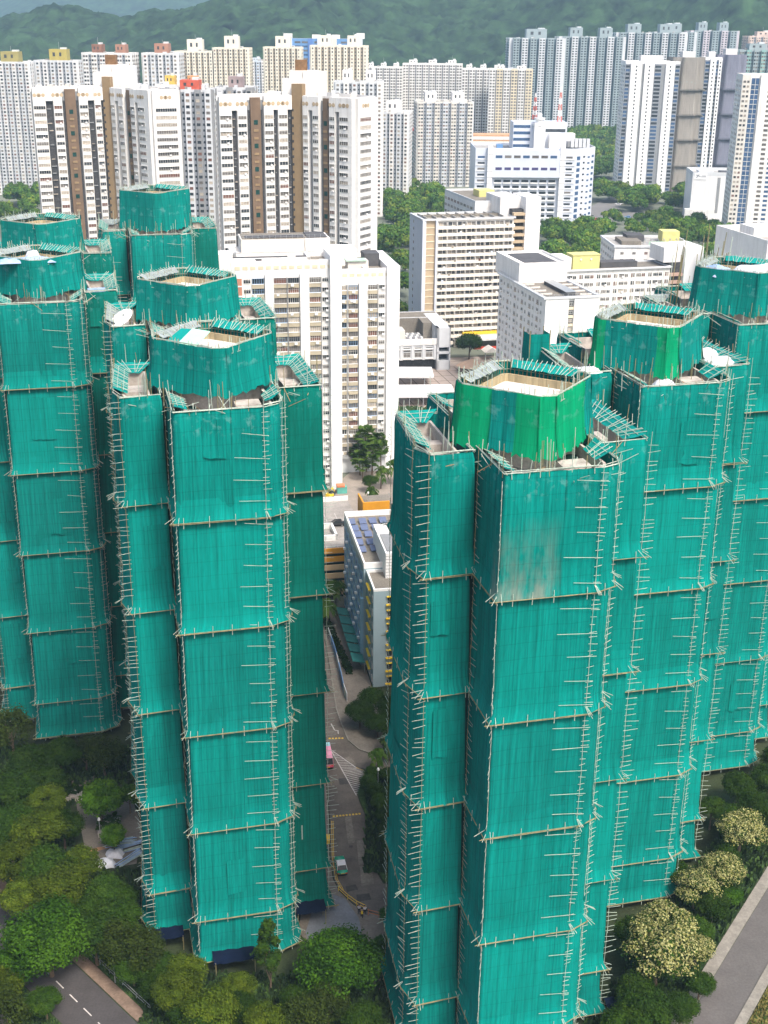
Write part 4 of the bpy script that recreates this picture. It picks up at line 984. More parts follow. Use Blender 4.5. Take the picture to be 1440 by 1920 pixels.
# ---- the two three-winged white blocks with brown shafts
def trident(label, pts, z, cols_l, cols_r, cols_e, seed, core):
    P1, P2, P3, P4, P5 = [Vector(p) for p in pts]
    B = Bld('shaft_block', label, 'apartment block', (P1.x, P1.y, 0), 0, 'white blocks with brown light wells', seed); o = P1
    q = [tuple(p-o) for p in (P1, P2, P3, P4, P5)]; bk = [(q[4][0]-8, q[4][1]+12), (q[2][0]+4, q[2][1]+26), (q[0][0]+2, q[0][1]+14)]
    poly = q+bk; B.prism('wall', GREYS, poly, 0, z-1.4, ROOFL); B.roof_edge(poly, z-1.4, WHITE, 1.6, .35)
    def face(F, cols, step=0):
        L = F[3]
        for a, c, k in cols:
            if k == 'w':
                B.fbox('wall', WHITE, F, a, c, 0, z-4.6 if False else z, -.3, 1.4); zz = z-7.2; ww = c-a-.35
                while zz > 4: B.win(F, (a+c)/2, zz, 1.43, ww, 1.35, max(3, int(ww/.9)), B.rnd.choice(('mull', 'mull', 'tran', 'ac'))); zz -= 2.72
                for cx in ((a+c)/2-(.9 if ww > 3 else 0), (a+c)/2+.9) if ww > 3 else ((a+c)/2,): vents.append((F, cx))
            elif k == 'd':
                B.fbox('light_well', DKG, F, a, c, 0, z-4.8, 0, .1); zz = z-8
                B.fbox('wall', WHITE, F, a, c, z-4.8, z, -.3, 1.35)
                while zz > 4: B.fbox('laundry_rack', GREYS if B.rnd.random() < .6 else GLASSC, F, a+.2+B.rnd.random()*.6, c-.2-B.rnd.random()*.8, zz, zz+.35, .1, .5); zz -= 2.72*B.rnd.choice((1, 1, 2))
            elif k == 'b':
                B.fbox('brown_panel', BROWN, F, a, c, 0, z-.5, 0, .8); m_ = (a+c)/2; zz = z-9; j = 0
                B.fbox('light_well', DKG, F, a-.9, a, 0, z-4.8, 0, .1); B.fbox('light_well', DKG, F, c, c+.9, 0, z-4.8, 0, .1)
                while zz > 4:
                    if j % 3 == 0: B.win(F, m_, zz, .83, 1.5, 1.6, 1, 'far', glass=DARK)
                    else: B.fbox('brown_louvre', OCHRE, F, m_-.9, m_+.9, zz-.5, zz+.3, .8, 1.0)
                    zz -= 2.72; j += 1
            elif k == 'g': B.fbox('grey_recess', GREYS, F, a, c, 0, z-4.8, 0, .1); B.fbox('wall', WHITE, F, a, c, z-4.8, z, -.3, 1.35)
            elif k == 'p': B.fbox('wall', WHITE, F, a, c, 0, z, -.3, 1.4)
    vents = []
    face(B.fr(q[0], q[1]), cols_l); face(B.fr(q[2], q[3]), cols_r); face(B.fr(q[3], q[4]), cols_e)
    b, i = B.mb('roof_vent', BEIGE)
    for k, (F, cx) in enumerate(vents):
        P, t, n, L = F; c = P+t*cx+n*1.42
        for dx in (-.75, .75):
            e = c+t*dx; b.tube((e.x, e.y, z-2.6), (e.x+n.x*.06, e.y+n.y*.06, z-2.6), .72, i, 12)
    # ochre core between the wings, white lift house above
    c0, c1 = Vector(q[1]), Vector(q[2]); n = Vector((0, -1)); d = (c1-c0).normalized()
    F = B.fr(c0, c1); B.fbox('stair_shaft', OCHRE, F, .6, F[3]-.4, 0, z+4, -2, .6); zz = z-5
    while zz > 3: B.win(F, 1.0, zz, .62, .6, .9, 1, 'far', glass=DKG); zz -= 2.72
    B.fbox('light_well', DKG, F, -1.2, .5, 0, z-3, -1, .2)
    cx, cy = (c0+c1)/2
    B.box('lift_house', WHITE, cx-5.5, cx+4, cy+2, cy+12, z-1.4, z+5.5); B.box('lift_house', WHITE2, cx+2, cx+10, cy+3, cy+13, z-1.4, z+8); B.box('lift_house', OFFW, cx-3, cx+7, cy+4, cy+12, z+5.5, z+8.4)
    B.box('roof_tank', core, cx-1, cx+3.2, cy+5, cy+9, z+8.4, z+12)
    r = B.rnd
    for k in range(10):
        t = r.random(); a = Vector(q[0]).lerp(Vector(q[1]), t) if k < 5 else Vector(q[2]).lerp(Vector(q[3]), t); B.box('roof_plant', r.choice((WHITE, OFFW, PALEG)), a.x, a.x+r.uniform(1, 3), a.y+3, a.y+r.uniform(4.5, 8), z-1.4, z+r.uniform(.3, 2))
    b, i = B.mb('roof_pipe', OFFW)
    for k in range(14):
        a = Vector(q[0]).lerp(Vector(q[1]), r.random()) if k < 7 else Vector(q[2]).lerp(Vector(q[3]), r.random()); b.tube((a.x, a.y+1.5, z), (a.x, a.y+1.5, z+r.uniform(.8, 3)), .06, i, 4)
    return B.done()
RUST = mat('tank_rust', (0.20, 0.11, 0.05), 0.8, 0.4, 0.6)
trident('white block with brown light wells in the middle of the photo, taller rust tank', [(-60.6, 464), (-35.1, 476), (-30.2, 474), (-11.6, 460), (-4.6, 472)], 101.6,
        [(.6, 5.2, 'w'), (5.3, 7.2, 'd'), (7.3, 10.8, 'w'), (12.4, 16.2, 'b'), (17.3, 20.9, 'w'), (21, 22.6, 'd'), (22.7, 26.3, 'w'), (26.4, 28, 'd')],
        [(.4, 3.0, 'w'), (3.1, 4.9, 'g'), (5, 7.9, 'w'), (9.4, 11.7, 'b'), (12.7, 15.4, 'w'), (15.5, 17.2, 'g'), (17.3, 21.6, 'w'), (21.6, 23.1, 'p')],
        [(.0, 1.2, 'p'), (1.2, 9.0, 'w'), (9.0, 10.6, 'p'), (10.6, 13.6, 'p')], 51, RUST)
trident('white block with brown light wells at the left, nearer the mustard roofs', [(-139, 512), (-113.8, 524), (-109.4, 523), (-90.5, 503), (-80.8, 508)], 101.6,
        [(.4, 5.3, 'w'), (5.4, 8.2, 'd'), (8.3, 11.7, 'w'), (13, 17.2, 'b'), (18.3, 21.8, 'w'), (21.9, 24.3, 'd'), (24.4, 27, 'w'), (27, 27.9, 'd')],
        [(.4, 3.6, 'w'), (3.7, 5.8, 'g'), (5.9, 9.4, 'w'), (11.2, 13.4, 'b'), (14.6, 17.8, 'w'), (17.9, 19.8, 'g'), (19.9, 24.6, 'w'), (24.6, 27.5, 'p')],
        [(0, .9, 'p'), (.9, 9.6, 'w'), (9.6, 10.9, 'p')], 52, RUST)
# small roofs with red, orange and yellow boxes, grey tower between
point_block('grey_tower', 'dark grey tower between the two brown shafted blocks, red box on its roof', -106, -84, 625, 96.5, 22, wall=PALEG, alt=GREYS, bays=5, core=5, core_col=[mat('roof_red', (0.50, 0.10, 0.06), 0.7, 0.2, 0.5)], seed=53, fh=2.7, gap=MIDG, win=(1.7, 1.3), frame=None)
point_block('grey_tower', 'low topped tower with yellow and orange roof boxes behind the left brown shafted block', -112, -90, 640, 98, 16, wall=WHITE, alt=PALEG, bays=4, core=5, tops=2, core_col=[mat('roof_yellow', (0.62, 0.42, 0.10), 0.7, 0.3, 0.5), mat('roof_orange', (0.62, 0.30, 0.12), 0.7)], seed=54)
point_block('grey_tower', 'tower with a mauve grey roof box behind the middle brown shafted block', -83, -66, 640, 97, 20, wall=PALEG, alt=GREYS, bays=4, core=6, core_col=[mat('roof_mauve', (0.30, 0.24, 0.24), 0.8, 0.2)], seed=55)
# ---- stepped white slab in the middle distance
def cream_block():
    B = Bld('white_slab_block', 'large white slab block with cream balcony bands, in front of the brown shafted blocks', 'apartment block', (-45.4, 335.6, 0), R_(11), seed=3)
    W, Dp, z = 33.4, 30, 66.0
    B.prism('wall', WHITE, [(0, 0), (W, 0), (W, 12), (0, 12)], 0, z-1.2, ROOFL)
    B.prism('wall', WHITE, [(2, 12), (30, 12), (30, Dp), (2, Dp)], 0, z-3.2, ROOFG)
    B.roof_edge([(0, 0), (W, 0), (W, 12), (0, 12)], z-1.2, WHITE, 1.2, .3)
    R0 = (W+1.2, 15.5)     # right-hand block stands further back
    W2, z2 = 18.4, 60.5
    B.prism('wall', WHITE, [(R0[0]-3, R0[1]), (R0[0]+W2, R0[1]), (R0[0]+W2, R0[1]+26), (R0[0]-3, R0[1]+26)], 0, z2-1.2, ROOFG)
    B.roof_edge([(R0[0]-3, R0[1]), (R0[0]+W2, R0[1]), (R0[0]+W2, R0[1]+26), (R0[0]-3, R0[1]+26)], z2-1.2, WHITE, 1.2, .3)
    def face(F, z, cols, nf):
        for a, c, k in cols:
            if k == 'r':
                B.fbox('brick_panel', BRICK, F, a, c, 0, z-4.6, 0, .1)
                for j in range(nf): B.fbox('brick_panel_band', WHITE, F, a, c, z-6.6-j*2.7-.25, z-6.6-j*2.7+.1, .1, .18)
            elif k == 'p': B.fbox('pier', WHITE2, F, a, c, 0, z-3.6, 0, .75)
            else:
                for j in range(nf):
                    zz = z-5.4-j*2.7
                    if k == 'b':
                        B.fbox('spandrel', SILL, F, a, c, zz-1.95, zz-.85, 0, .42); B.fbox('spandrel_lip', WHITE, F, a, c, zz-.87, zz-.76, 0, .5); B.fbox('recess', GREYS, F, a, c, zz-.6, zz+.75, 0, .05)
                        B.win(F, (a+c)/2, zz+.0, .12, c-a-.15, 1.5, max(3, int((c-a)/.62)), B.rnd.choice(('tran', 'tran', 'balc', 'mull')), B.rnd.choice((FRAME, FRAME, GREYS, FRAMEB)))
                    else: B.win(F, (a+c)/2, zz, .06, c-a-.1, 1.15, 3, B.rnd.choice(('tran', 'tran', 'ac')), FRAME, B.rnd.choice((GLASS, GLASSM, GLASS)))
                    if k == 'b' and B.rnd.random() < .35: q = B.rnd.uniform(a+.3, c-1.2); B.fbox('air_conditioner', WHITE2, F, q, q+.8, zz-1.5, zz-1.0, .42, .95)
            if k == 'b': B.fbox('pipe_line', GREYS, F, c+.05, c+.2, 2, z-4.5, 0, .5)
        for j in range(int(F[3]/2.1)):
            if 4 < j*2.1 < F[3]-4 or F[3] < 25: B.fbox('vent_block', mat('vent_cream', (0.62, 0.55, 0.40), 0.8), F, j*2.1+.6, j*2.1+2.0, z-2.3, z-1.4, 0, .08)
    F1 = B.fr((0, 0), (W, 0)); F2 = B.fr((R0[0]-.8, R0[1]), (R0[0]+W2, R0[1]))
    face(F1, z, [(4.3, 6.6, 'r'), (7.0, 9.0, 'w'), (9.3, 12.6, 'b'), (12.8, 15.1, 'p'), (15.2, 18.7, 'b'), (19.0, 22.1, 'b'), (22.3, 24.8, 'p'), (24.9, 28, 'b'), (28.4, 30.2, 'w')], 23)
    B.fbox('gable_shaft', WHITE2, F1, 30.5, 33.6, 0, z+1.2, -12, 1.6)
    face(F2, z2, [(1.0, 3.9, 'b'), (4.4, 7.2, 'b'), (7.5, 9.8, 'p'), (10.1, 12.9, 'b'), (13.3, 15.1, 'w')], 21)
    B.fbox('gable_shaft', WHITE2, F2, 15.6, 19.3, 0, z2+.6, -26, 1.0)
    Fs = B.fr((W, 0), (W, 12))
    for j in range(22):
        for a in (3.5, 8.5): B.win(Fs, a, z-6-j*2.7, .05, 1.2, 1.1, 2, 'tran')
    # roofs: machine floors, panels, kerbs
    B.box('roof_house', OFFW, 5, 29, 13, 27, z-3.2, z-.4); B.box('roof_house', OFFW, 8, 33, 16, 27, z-.4, z+3.2); B.box('roof_deck', ROOFG, 8.4, 32.6, 16.4, 26.6, z+3.2, z+3.35); B.box('roof_deck', ROOFG, .4, 32.9, .4, 11.8, z-1.2, z-1.12); B.box('roof_deck', ROOFL, 5.2, 28.8, 13.2, 15.8, z-.4, z-.3)
    for k in range(14): B.box('roof_clutter', B.rnd.choice((WHITE, ROOFD, PALEG, OFFW, RUST)), (qx := B.rnd.uniform(1, 30)), qx+B.rnd.uniform(.6, 2.6), (qy := B.rnd.uniform(1, 9)), qy+B.rnd.uniform(.5, 2), z-1.1, z-1.1+B.rnd.uniform(.4, 1.6))
    for k in range(9): B.box('vent_window', DKG, 6+k*2.4, 7+k*2.4, 12.96, 13.0, z-2.4, z-1.4)
    for k in range(8): B.box('solar_panel', ROOFD, 9.3+k*2.1, 11.2+k*2.1, 17.3, 20.5, z+3.4, z+3.65)
    B.box('solar_panel', ROOFD, 26.6, 32.2, 16.2, 25, z+3.45, z+3.7)
    B.box('roof_house', WHITE, 26, 33, 15.5, 26, z-1, z+3.3); B.box('roof_kerb', WHITE, 3, 26, 5, 5.6, z-1.2, z-.1); B.box('roof_kerb', ROOFD, 4, 25, 6.2, 6.8, z-1.2, z+.1); B.box('roof_house', WHITE, .6, 4.6, 3, 10, z-1.2, z+1.4); B.box('roof_kerb', WHITE, 25, 26, 5, 12, z-1.2, z+.2)
    for k in range(6): B.box('roof_plant', STEEL if k % 2 else PALEG, .9+k*.9, 1.6+k*.9, 10.2, 11.6, z-1.2, z+.6)
    x, y = R0; B.box('roof_house', OFFW, x+4, x+10, y+3, y+8, z2-1.2, z2+1.6); B.box('roof_hatch', mat('sheet_pale_green', (0.40, 0.55, 0.44), 0.7, 0.1), x+3.4, x+9.4, y+2.4, y+6.5, z2+1.6, z2+1.9)
    B.box('roof_house', ROOFD, x+10, x+14.5, y+10, y+16, z2-1.2, z2+2.5); B.box('roof_house', WHITE, x-1, x+8, y+12, y+22, z2-1.2, z2+3.4); B.box('roof_kerb', WHITE, x+8, x+9, y+1, y+22, z2-1.2, z2+.2)
    b, i = B.mb('roof_railing', STEEL)
    for k in range(16):
        b.tube((8+k*1.6, 16.2, z+3.2), (8+k*1.6, 16.2, z+4.4), .05, i, 4)
    for h in (.6, 1.15): b.tube((8, 16.2, z+3.2+h), (33, 16.2, z+3.2+h), .04, i, 4)
    # low shops along the foot
    B.fbox('podium', PALEG, F2, 0, 15, 0, 4.5, 0, 3); B.fbox('podium_canopy', STEEL, F2, -.5, 15.5, 4.5, 4.8, 0, 4)
    return B.done()
cream_block()
def low_cream():
    B = Bld('ward_block', 'beige slab with long white balcony bands and a blank white stair tower', 'apartment block', (14.5, 512, 0), R_(15), seed=5)
    W, z = 52, 53.0
    B.prism('wall', OFFW, [(0, 0), (W-13, 0), (W-13, 17), (0, 17)], 0, z-.6, ROOFL); B.box('wall', BLUEW, -.4, .3, -1.5, 17.5, 0, z+.2); B.roof_edge([(-.6, -1.2), (W-12.6, -1.2), (W-12.6, 17.5), (-.6, 17.5)], z-.6, PALEG, .7, .5, 'roof_eaves')
    F = B.fr((0, 0), (W-13, 0)); nf = 18
    B.fbox('wall', BLUEW, F, 0, 1.2, 0, z-.6, 0, 1.0); B.fbox('wall', BLUEW, F, 5.3, 6.0, 0, z-.6, 0, 1.3); B.fbox('end_panel', BEIGE, F, 1.25, 5.25, 0, z-.7, 0, .12)
    Fs = B.fr((-.4, 17.5), (-.4, -1.5))
    for j in range(nf):
        zz = z-2.4-j*2.8
        B.fbox('balcony_band', mat('band_white_cream', (0.76, 0.71, 0.62), 0.7, 0.05, 0.3, stain=0.25, stain_col=(0.5, 0.42, 0.3)), F, 6.0, W-13, zz-1.75, zz-.62, 0, 1.5)
        B.fbox('end_band', CREAM, F, 1.2, 5.3, zz-1.3, zz-.95, 0, .3); B.win(Fs, 6, zz, .05, .8, 1.1, 1, 'far')
        for k in range(8):
            a = 6.2+k*4.05; B.fbox('balcony_fin', WHITE, F, a-.1, a+.1, zz-.62, zz+1.05, 0, 1.35)
            B.win(F, a+1.25, zz+.2, .06, 1.9, 1.5, 3, 'mull', GREYS, B.rnd.choice((GLASSM, GLASSC, GLASS))); B.win(F, a+3.1, zz+.2, .06, 1.3, 1.5, 2, 'mull', FRAME, B.rnd.choice((GLASS, GLASSM)))
            if B.rnd.random() < .25: q = a+B.rnd.uniform(.3, 3); B.fbox('laundry', B.rnd.choice((WHITE, WHITE, BLUEW, GLASSC, GLASSC, GLASSM, GLASSR)), F, q, q+.9, zz-.9, zz+.2, 1.5, 1.62)
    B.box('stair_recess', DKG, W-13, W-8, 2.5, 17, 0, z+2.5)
    for j in range(20): B.box('stair_landing', BEIGE, W-13, W-8, .4, 2.6, j*2.8, j*2.8+1.1)
    B.box('stair_tower', WHITE2, W-8, W-1.5, 0, 16, 0, z+7.5); B.box('stair_tower', WHITE, W-17, W-8, 6, 24, z-.6, z+7)
    B.prism('wall', WHITE, [(W-24, 17.5), (W-6, 17.5), (W-6, 60), (W-24, 60)], 0, z+3.4, ROOFG); B.roof_edge([(W-24, 17.5), (W-6, 17.5), (W-6, 60), (W-24, 60)], z+3.4, PALEG, .9, .4, 'roof_eaves')
    F3 = B.fr((W-24, 60), (W-24, 17.5))
    for j in range(6):
        for k in range(9): B.win(F3, 2+k*4.5, z+.8-j*2.8, .05, 3.4, 1.3, 3, 'mull')
    B.box('roof_house', YELG, W-16, W-9, 36, 44, z+3.4, z+6.2); b, i = B.mb('roof_rail', STEEL)
    for k in range(9): B.box('roof_upstand', ROOFL, 2+k*4.1, 2.4+k*4.1, 1.5, 15, z-.6, z+.3)
    B.box('roof_upstand', ROOFG, 2, 36, 7.5, 8.2, z-.6, z+.5)
    B.fbox('ground_storey', ROOFG, F, 14, W-13, 0, 3.2, 0, 2.2); B.fbox('ground_canopy', WHITE, F, 16, W-13, 3.2, 4.0, 0, 6); B.fbox('ground_sign_band', YEL, F, 18, W-16, 5.0, 6.2, 0, 1.7)
    return B.done()
low_cream()
def quarters():
    # L-shaped white staff blocks
    B = Bld('staff_block', 'white block with a brown felt roof and small windows, nearest the right towers', 'apartment block', (52.0, 406, 0), R_(14.3), seed=6)
    W, L, z = 18.8, 46, 42.6
    B.prism('wall', WHITE, [(0, 0), (W, 0), (W, L), (0, L)], 0, z, ROOFG)
    B.roof_edge([(-.8, -.8), (W+.8, -.8), (W+.8, L), (-.8, L)], z, PALEG, .55, 1.4, 'roof_eaves')
    b, i = B.mb('roof_rail', STEEL)
    for p, q in (((-.3, -.3), (W+.3, -.3)), ((-.3, -.3), (-.3, L)), ((W+.3, -.3), (W+.3, L))):
        for h in (.9, 1.5): b.tube((*p, z+h), (*q, z+h), .05, i, 4)
        n = int((Vector(q)-Vector(p)).length/1.5)
        for k in range(n+1): c = Vector(p).lerp(Vector(q), k/n); b.tube((*c, z+.5), (*c, z+1.5), .05, i, 4)
    for k in range(8): B.box('roof_upstand', OFFW, .8 if k % 2 else W-5, 5 if k % 2 else W-.9, 4+k*2.8, 4.3+k*2.8, z, z+.5)
    B.box('roof_ridge', ROOFD, W*.46, W*.62, 3, 24, z, z+1.3); B.box('roof_ridge', STEEL, W*.44, W*.64, 2.8, 24.2, z+1.3, z+1.45)
    B.box('roof_house', WHITE, .5, W-.6, 27, L+6, z, z+6.2); B.box('roof_deck', ROOFD, 4, W-3, 28, L+4, z+6.2, z+6.4); B.roof_edge([(.5, 27), (W-.6, 27), (W-.6, L+6), (.5, L+6)], z+6.2, WHITE, .8, .3)
    Fl = B.fr((0, L), (0, 0)); Ff = B.fr((0, 0), (W, 0))
    for j in range(15):
        zz = z-2.2-j*2.8
        for k in range(6):
            a = 2.8+k*7.3; B.win(Fl, a, zz, .05, 1.9, 1.35, 3, B.rnd.choice(('tran', 'tran', 'ac')), FRAME, B.rnd.choice((GLASS, GLASSM, GLASSR))); B.win(Fl, a+3.2, zz-.1, .05, 1.0, 1.2, 2, 'tran', FRAME); B.fbox('window_sill', BEIGE, Fl, a-1, a+1, zz-.85, zz-.7, 0, .3)
        B.fbox('gallery_recess', DKG, Ff, 8.2, 10.0, zz-.7, zz+1.2, 0, .04); B.fbox('gallery_front', CREAM, Ff, 8.2, 10.0, zz-1.6, zz-.7, 0, .3)
        B.win(Ff, 9.1, zz+.3, .06, 1.3, 1.1, 2, 'tran')
    B.fbox('wall', WHITE2, Ff, 0, 8.1, 0, z, 0, .5); B.fbox('wall', WHITE2, Ff, 10.1, W, 0, z, 0, .5)
    B.done()
    B = Bld('staff_block', 'long white block with a yellow green roof house, meeting the felt roofed one', 'apartment block', (64.0, 455, 0), R_(14.3), seed=7)
    W, L, z = 42.5, 14, 42.8
    B.prism('wall', WHITE, [(-8, 0), (W, 0), (W, L), (-8, L)], 0, z, ROOFG); B.roof_edge([(-8, -.8), (W+.5, -.8), (W+.5, L), (-8, L)], z, PALEG, .5, 1.0, 'roof_eaves'); F = B.fr((-8, 0), (W, 0))
    for j in range(14):
        zz = z-2.3-j*2.8
        for k in range(7):
            a = 4+k*6.8; B.win(F, a, zz, .05, 2.0, 1.3, 3, B.rnd.choice(('tran', 'ac')), FRAME); B.win(F, a+1.9, zz, .05, 1.4, 1.3, 2, 'tran', FRAME); B.win(F, a+4.1, zz, .05, .6, 1.5, 1, 'tran', FRAME); B.win(F, a+4.9, zz, .05, .6, 1.5, 1, 'tran', FRAME)
    B.box('roof_house', YELG, 5, 15.5, 3, 9, z, z+5.0); B.box('roof_house', YELG, 4.8, 15.7, 2.8, 9.2, z+5, z+5.3)
    for k in range(2): b, i = B.mb('roof_lamp', WHITE2); b.tube((8+k*4, 2.9, z+3.6), (8+k*4, 2.6, z+3.6), .35, i, 8)
    B.box('roof_house', ROOFD, 16.5, 31, 4, 9, z, z+2.0); B.box('roof_house', WHITE, -8, 4, 2, 12, z, z+4.5)
    B.box('stair_recess', DKG, W, W+5.5, 1.5, 12, 0, z+1.5)
    for j in range(15): B.box('stair_landing', mat('band_rose', (0.50, 0.34, 0.27), 0.8), W, W+5.5, .3, 1.6, j*2.8+.2, j*2.8+1.3)
    B.box('stair_tower', WHITE2, W+5.5, W+13, 0, 14, 0, z+7.2); B.box('stair_tower', WHITE, W-2, W+5.5, 2, 14, z+1.5, z+7.0); B.done()
    B = Bld('staff_block', 'rear white block with roof trusses and a yellow green hut, before the wood', 'apartment block', (91, 493, 0), R_(3), seed=8)
    W, L, z = 33, 34, 44.2
    B.prism('wall', WHITE, [(0, 8), (W-2, 8), (W-2, L), (0, L)], 0, z, ROOFL); B.roof_edge([(-.5, 7.6), (W-1.5, 7.6), (W-1.5, L), (-.5, L)], z, PALEG, .9, .5, 'roof_eaves'); Fl = B.fr((0, L), (0, 8)); Ff = B.fr((0, 8), (W-2, 8))
    for j in range(6):
        for k in range(6): B.win(Fl, 2.5+k*4.2, z-2-j*2.8, .05, 1.9, 1.3, 3, 'tran')
        for k in range(6): B.win(Ff, 3+k*4.8, z-2.2-j*2.8, .05, 1.4, 1.2, 2, 'tran')
    B.box('roof_house', ROOFG, 4, 12, 14, 26, z, z+1.6); B.box('roof_house', ROOFD, 8, 15, 22, 30, z, z+2.6); B.box('roof_house', YELG, 22, 29, 20, 27, z, z+4.4); B.box('roof_screen', mat('sheet_pale_green', (0.40, 0.55, 0.44)), 14, 31, 10, 10.2, z, z+2.0)
    b, i = B.mb('roof_truss', STEEL)
    for k in range(7): b.tube((14+k*2.6, 9, z), (14+k*2.6, 17, z+2.2), .12, i, 4); b.tube((14+k*2.6, 17, z+2.2), (14+k*2.6, 19, z), .12, i, 4)
    B.done()
quarters()
# low institute with a sunken plant roof
B = Bld('low_institute', 'low pale building with a sunken plant roof between the white slab and the beige one', 'institution', (2, 474, 0), R_(10), seed=9); W, L, z = 23.5, 30, 12.5
B.box('wall', PALEG, -4, W-5, 0, L, 4.2, z-2.2); B.box('ground_void', DKG, -4, W-5.5, 2, L, 0, 4.2); B.box('end_tower', PALEG, W-5.4, W, 3.5, L-4, 0, z+4.2); B.box('end_tower', PALEG, W-5.4, W, -.8, 3.5, z-3.5, z+4.2); B.box('end_tower', PALEG, W-.5, W, -.8, 3.5, 0, z+4.2); B.box('end_tower', PALEG, W-5.4, W-4.6, -.8, 3.5, 0, z+4.2); B.box('end_tower', PALEG, W-5.4, W, -.8, 3.5, 6.4, 7.2); B.box('end_tower', PALEG, W-5.4, W, -.8, 3.5, 0, 3.6)
B.box('end_recess', DKG, W-4.6, W-.5, 3.3, 3.52, 3.5, z-3.5)
B.box('parapet', WHITE, -4, W-5.4, -.5, 0, z-2.4, z); B.box('roof_wing', ROOFG, -4, W, L-11, L, z-2.2, z+4); B.box('roof_wing', ROOFG, W-9, W, 9, L-11, z-2.2, z+4); B.roof_edge([(-4, L-11), (W, L-11), (W, L), (-4, L)], z+4, PALEG, .25, .3, 'roof_edge')
B.box('plant_floor', GREYS, -4, W-9, 0, L-11, z-2.2, z-2.1); B.box('cooling_plant', OFFW, 1.5, 6.5, 5, 12, z-2.1, z+2.2)
for k in range(6):
    for j in range(3): B.box('condenser', WHITE2 if (k+j) % 2 else GREYS, 7.2+k*1.1, 8.0+k*1.1, 4+j*3.2, 6+j*3.2, z-2.1, z-.4)
F = B.fr((-4, 0), (W-5.4, 0))
for k in range(5):
    a = 1.6+k*4.4
    B.fbox('pilaster', PALEG, F, a+1.7, a+2.7, 4.2, z-2.2, 0, .5); B.win(F, a, z-4.2, .06, 2.7, 1.8, 6, 'tran', FRAME, GLASS); B.win(F, a, 6.2, .06, 2.7, 1.9, 2, 'tran', FRAME, GLASSM); B.fbox('sill_band', WHITE, F, a-1.6, a+1.6, 8.3, 8.6, 0, .7); B.fbox('sill_band', WHITE, F, a-1.6, a+1.6, 4.6, 4.9, 0, .7)
B.done()
# covered walks and roof shelters on the plaza
def shelter(label, x0, x1, y0, y1, z, m, ya):
    t = thing('walkway_canopy', label, 'canopy', (x0, y0, 0), ya, 'white walkway canopies'); b = MB(); W, L = x1-x0, y1-y0
    b.box(0, W, 0, L, z, z+.45); b.box(.1, W-.1, .1, .35, z-.45, z); b.build('roof_panel', [m], t)
    for k in range(int(W/5)+1):
        for yy in (.6, L-.6): c = MB(); c.tube((.6+k*5, yy, 0), (.6+k*5, yy, z), .16, 0, 8); c.build('post', [STEEL], t)
shelter('white canopy over the walk just below the low pale institute', 4, 18, 450, 463, 4.2, WHITE2, R_(2)); shelter('longer white canopy nearer the green towers', 3, 25, 424, 438, 4.0, WHITE2, R_(4))
def planter(name, label, x, y, w, d, h, m, ya=0): 
    t = thing(name, label, 'planter', (x, y, 0), ya); b = MB(); b.box(0, w, 0, d, 0, h*.6); b.build('planter_box', [CONC], t); b = MB(); r = random.Random(int(x*7+y))
    for _ in range(int(w*d*9)):
        px, py, a, s_ = r.uniform(0, w), r.uniform(0, d), r.uniform(0, PI), r.uniform(.2, .5); dx, dy = math.cos(a)*s_, math.sin(a)*s_; zz = h*.6+r.uniform(0, h*.5); b.quad((px-dx, py-dy, zz), (px+dx, py+dy, zz+.1), (px+dx, py+dy, zz+s_), (px-dx, py-dy, zz+s_), 0)
    b.build('hedge', [m], t)
LEAFB = mat('leaf_bright', (0.13, 0.22, 0.03), 0.8, 0.3, 0.6)
planter('hedge_planter', 'long light green hedge planter between the two white canopies', 4, 440, 17, 4, 1.2, LEAFB)
planter('hedge_planter', 'darker hedge planter under the nearer canopy edge', 3, 415, 12, 6, 1.3, mat('leaf_mid', (0.05, 0.11, 0.025), 0.8, 0.35, 0.6, objvar=0.2))
t = thing('plaza_pavilion', 'round tan roofed pavilion on the plaza', 'pavilion', (33.5, 474, 0)); b = MB(); b.tube((0, 0, 0), (0, 0, 1.6), 4.2, 0, 8, 5.6); b.build('base', [CONC], t); b = MB(); b.tube((0, 0, 2.6), (0, 0, 5.2), 6.2, 0, 8, .3); b.build('roof', [mat('tan_tile', (0.52, 0.36, 0.25), 0.8, 0.15)], t)
for k in range(4): c = MB(); a = k*PI/2+.4; c.tube((3.6*math.cos(a), 3.6*math.sin(a), 1.6), (3.6*math.cos(a), 3.6*math.sin(a), 3.2), .25, 0, 6); c.build('post', [CONC], t)
t = thing('folded_shelter', 'two peaked white shelters with a red band before the beige slab', 'shelter', (40, 492, 0), R_(12))
for k in range(2): b = MB(); b.hexa([(k*7, 0, 3.2), (k*7+6, 0, 3.2), (k*7+6, 6, 3.2), (k*7, 6, 3.2), (k*7+2.9, 0, 5), (k*7+3.1, 0, 5), (k*7+3.1, 6, 5), (k*7+2.9, 6, 5)]); b.build('roof', [OFFW], t)
b = MB(); b.box(-3, 14, 6.3, 6.6, 3.2, 4.2); b.build('red_band', [RED], t); b = MB(); [b.tube((x, 1, 0), (x, 1, 3.3), .15, 0, 6) for x in (.5, 13)]; b.build('post', [STEEL], t)
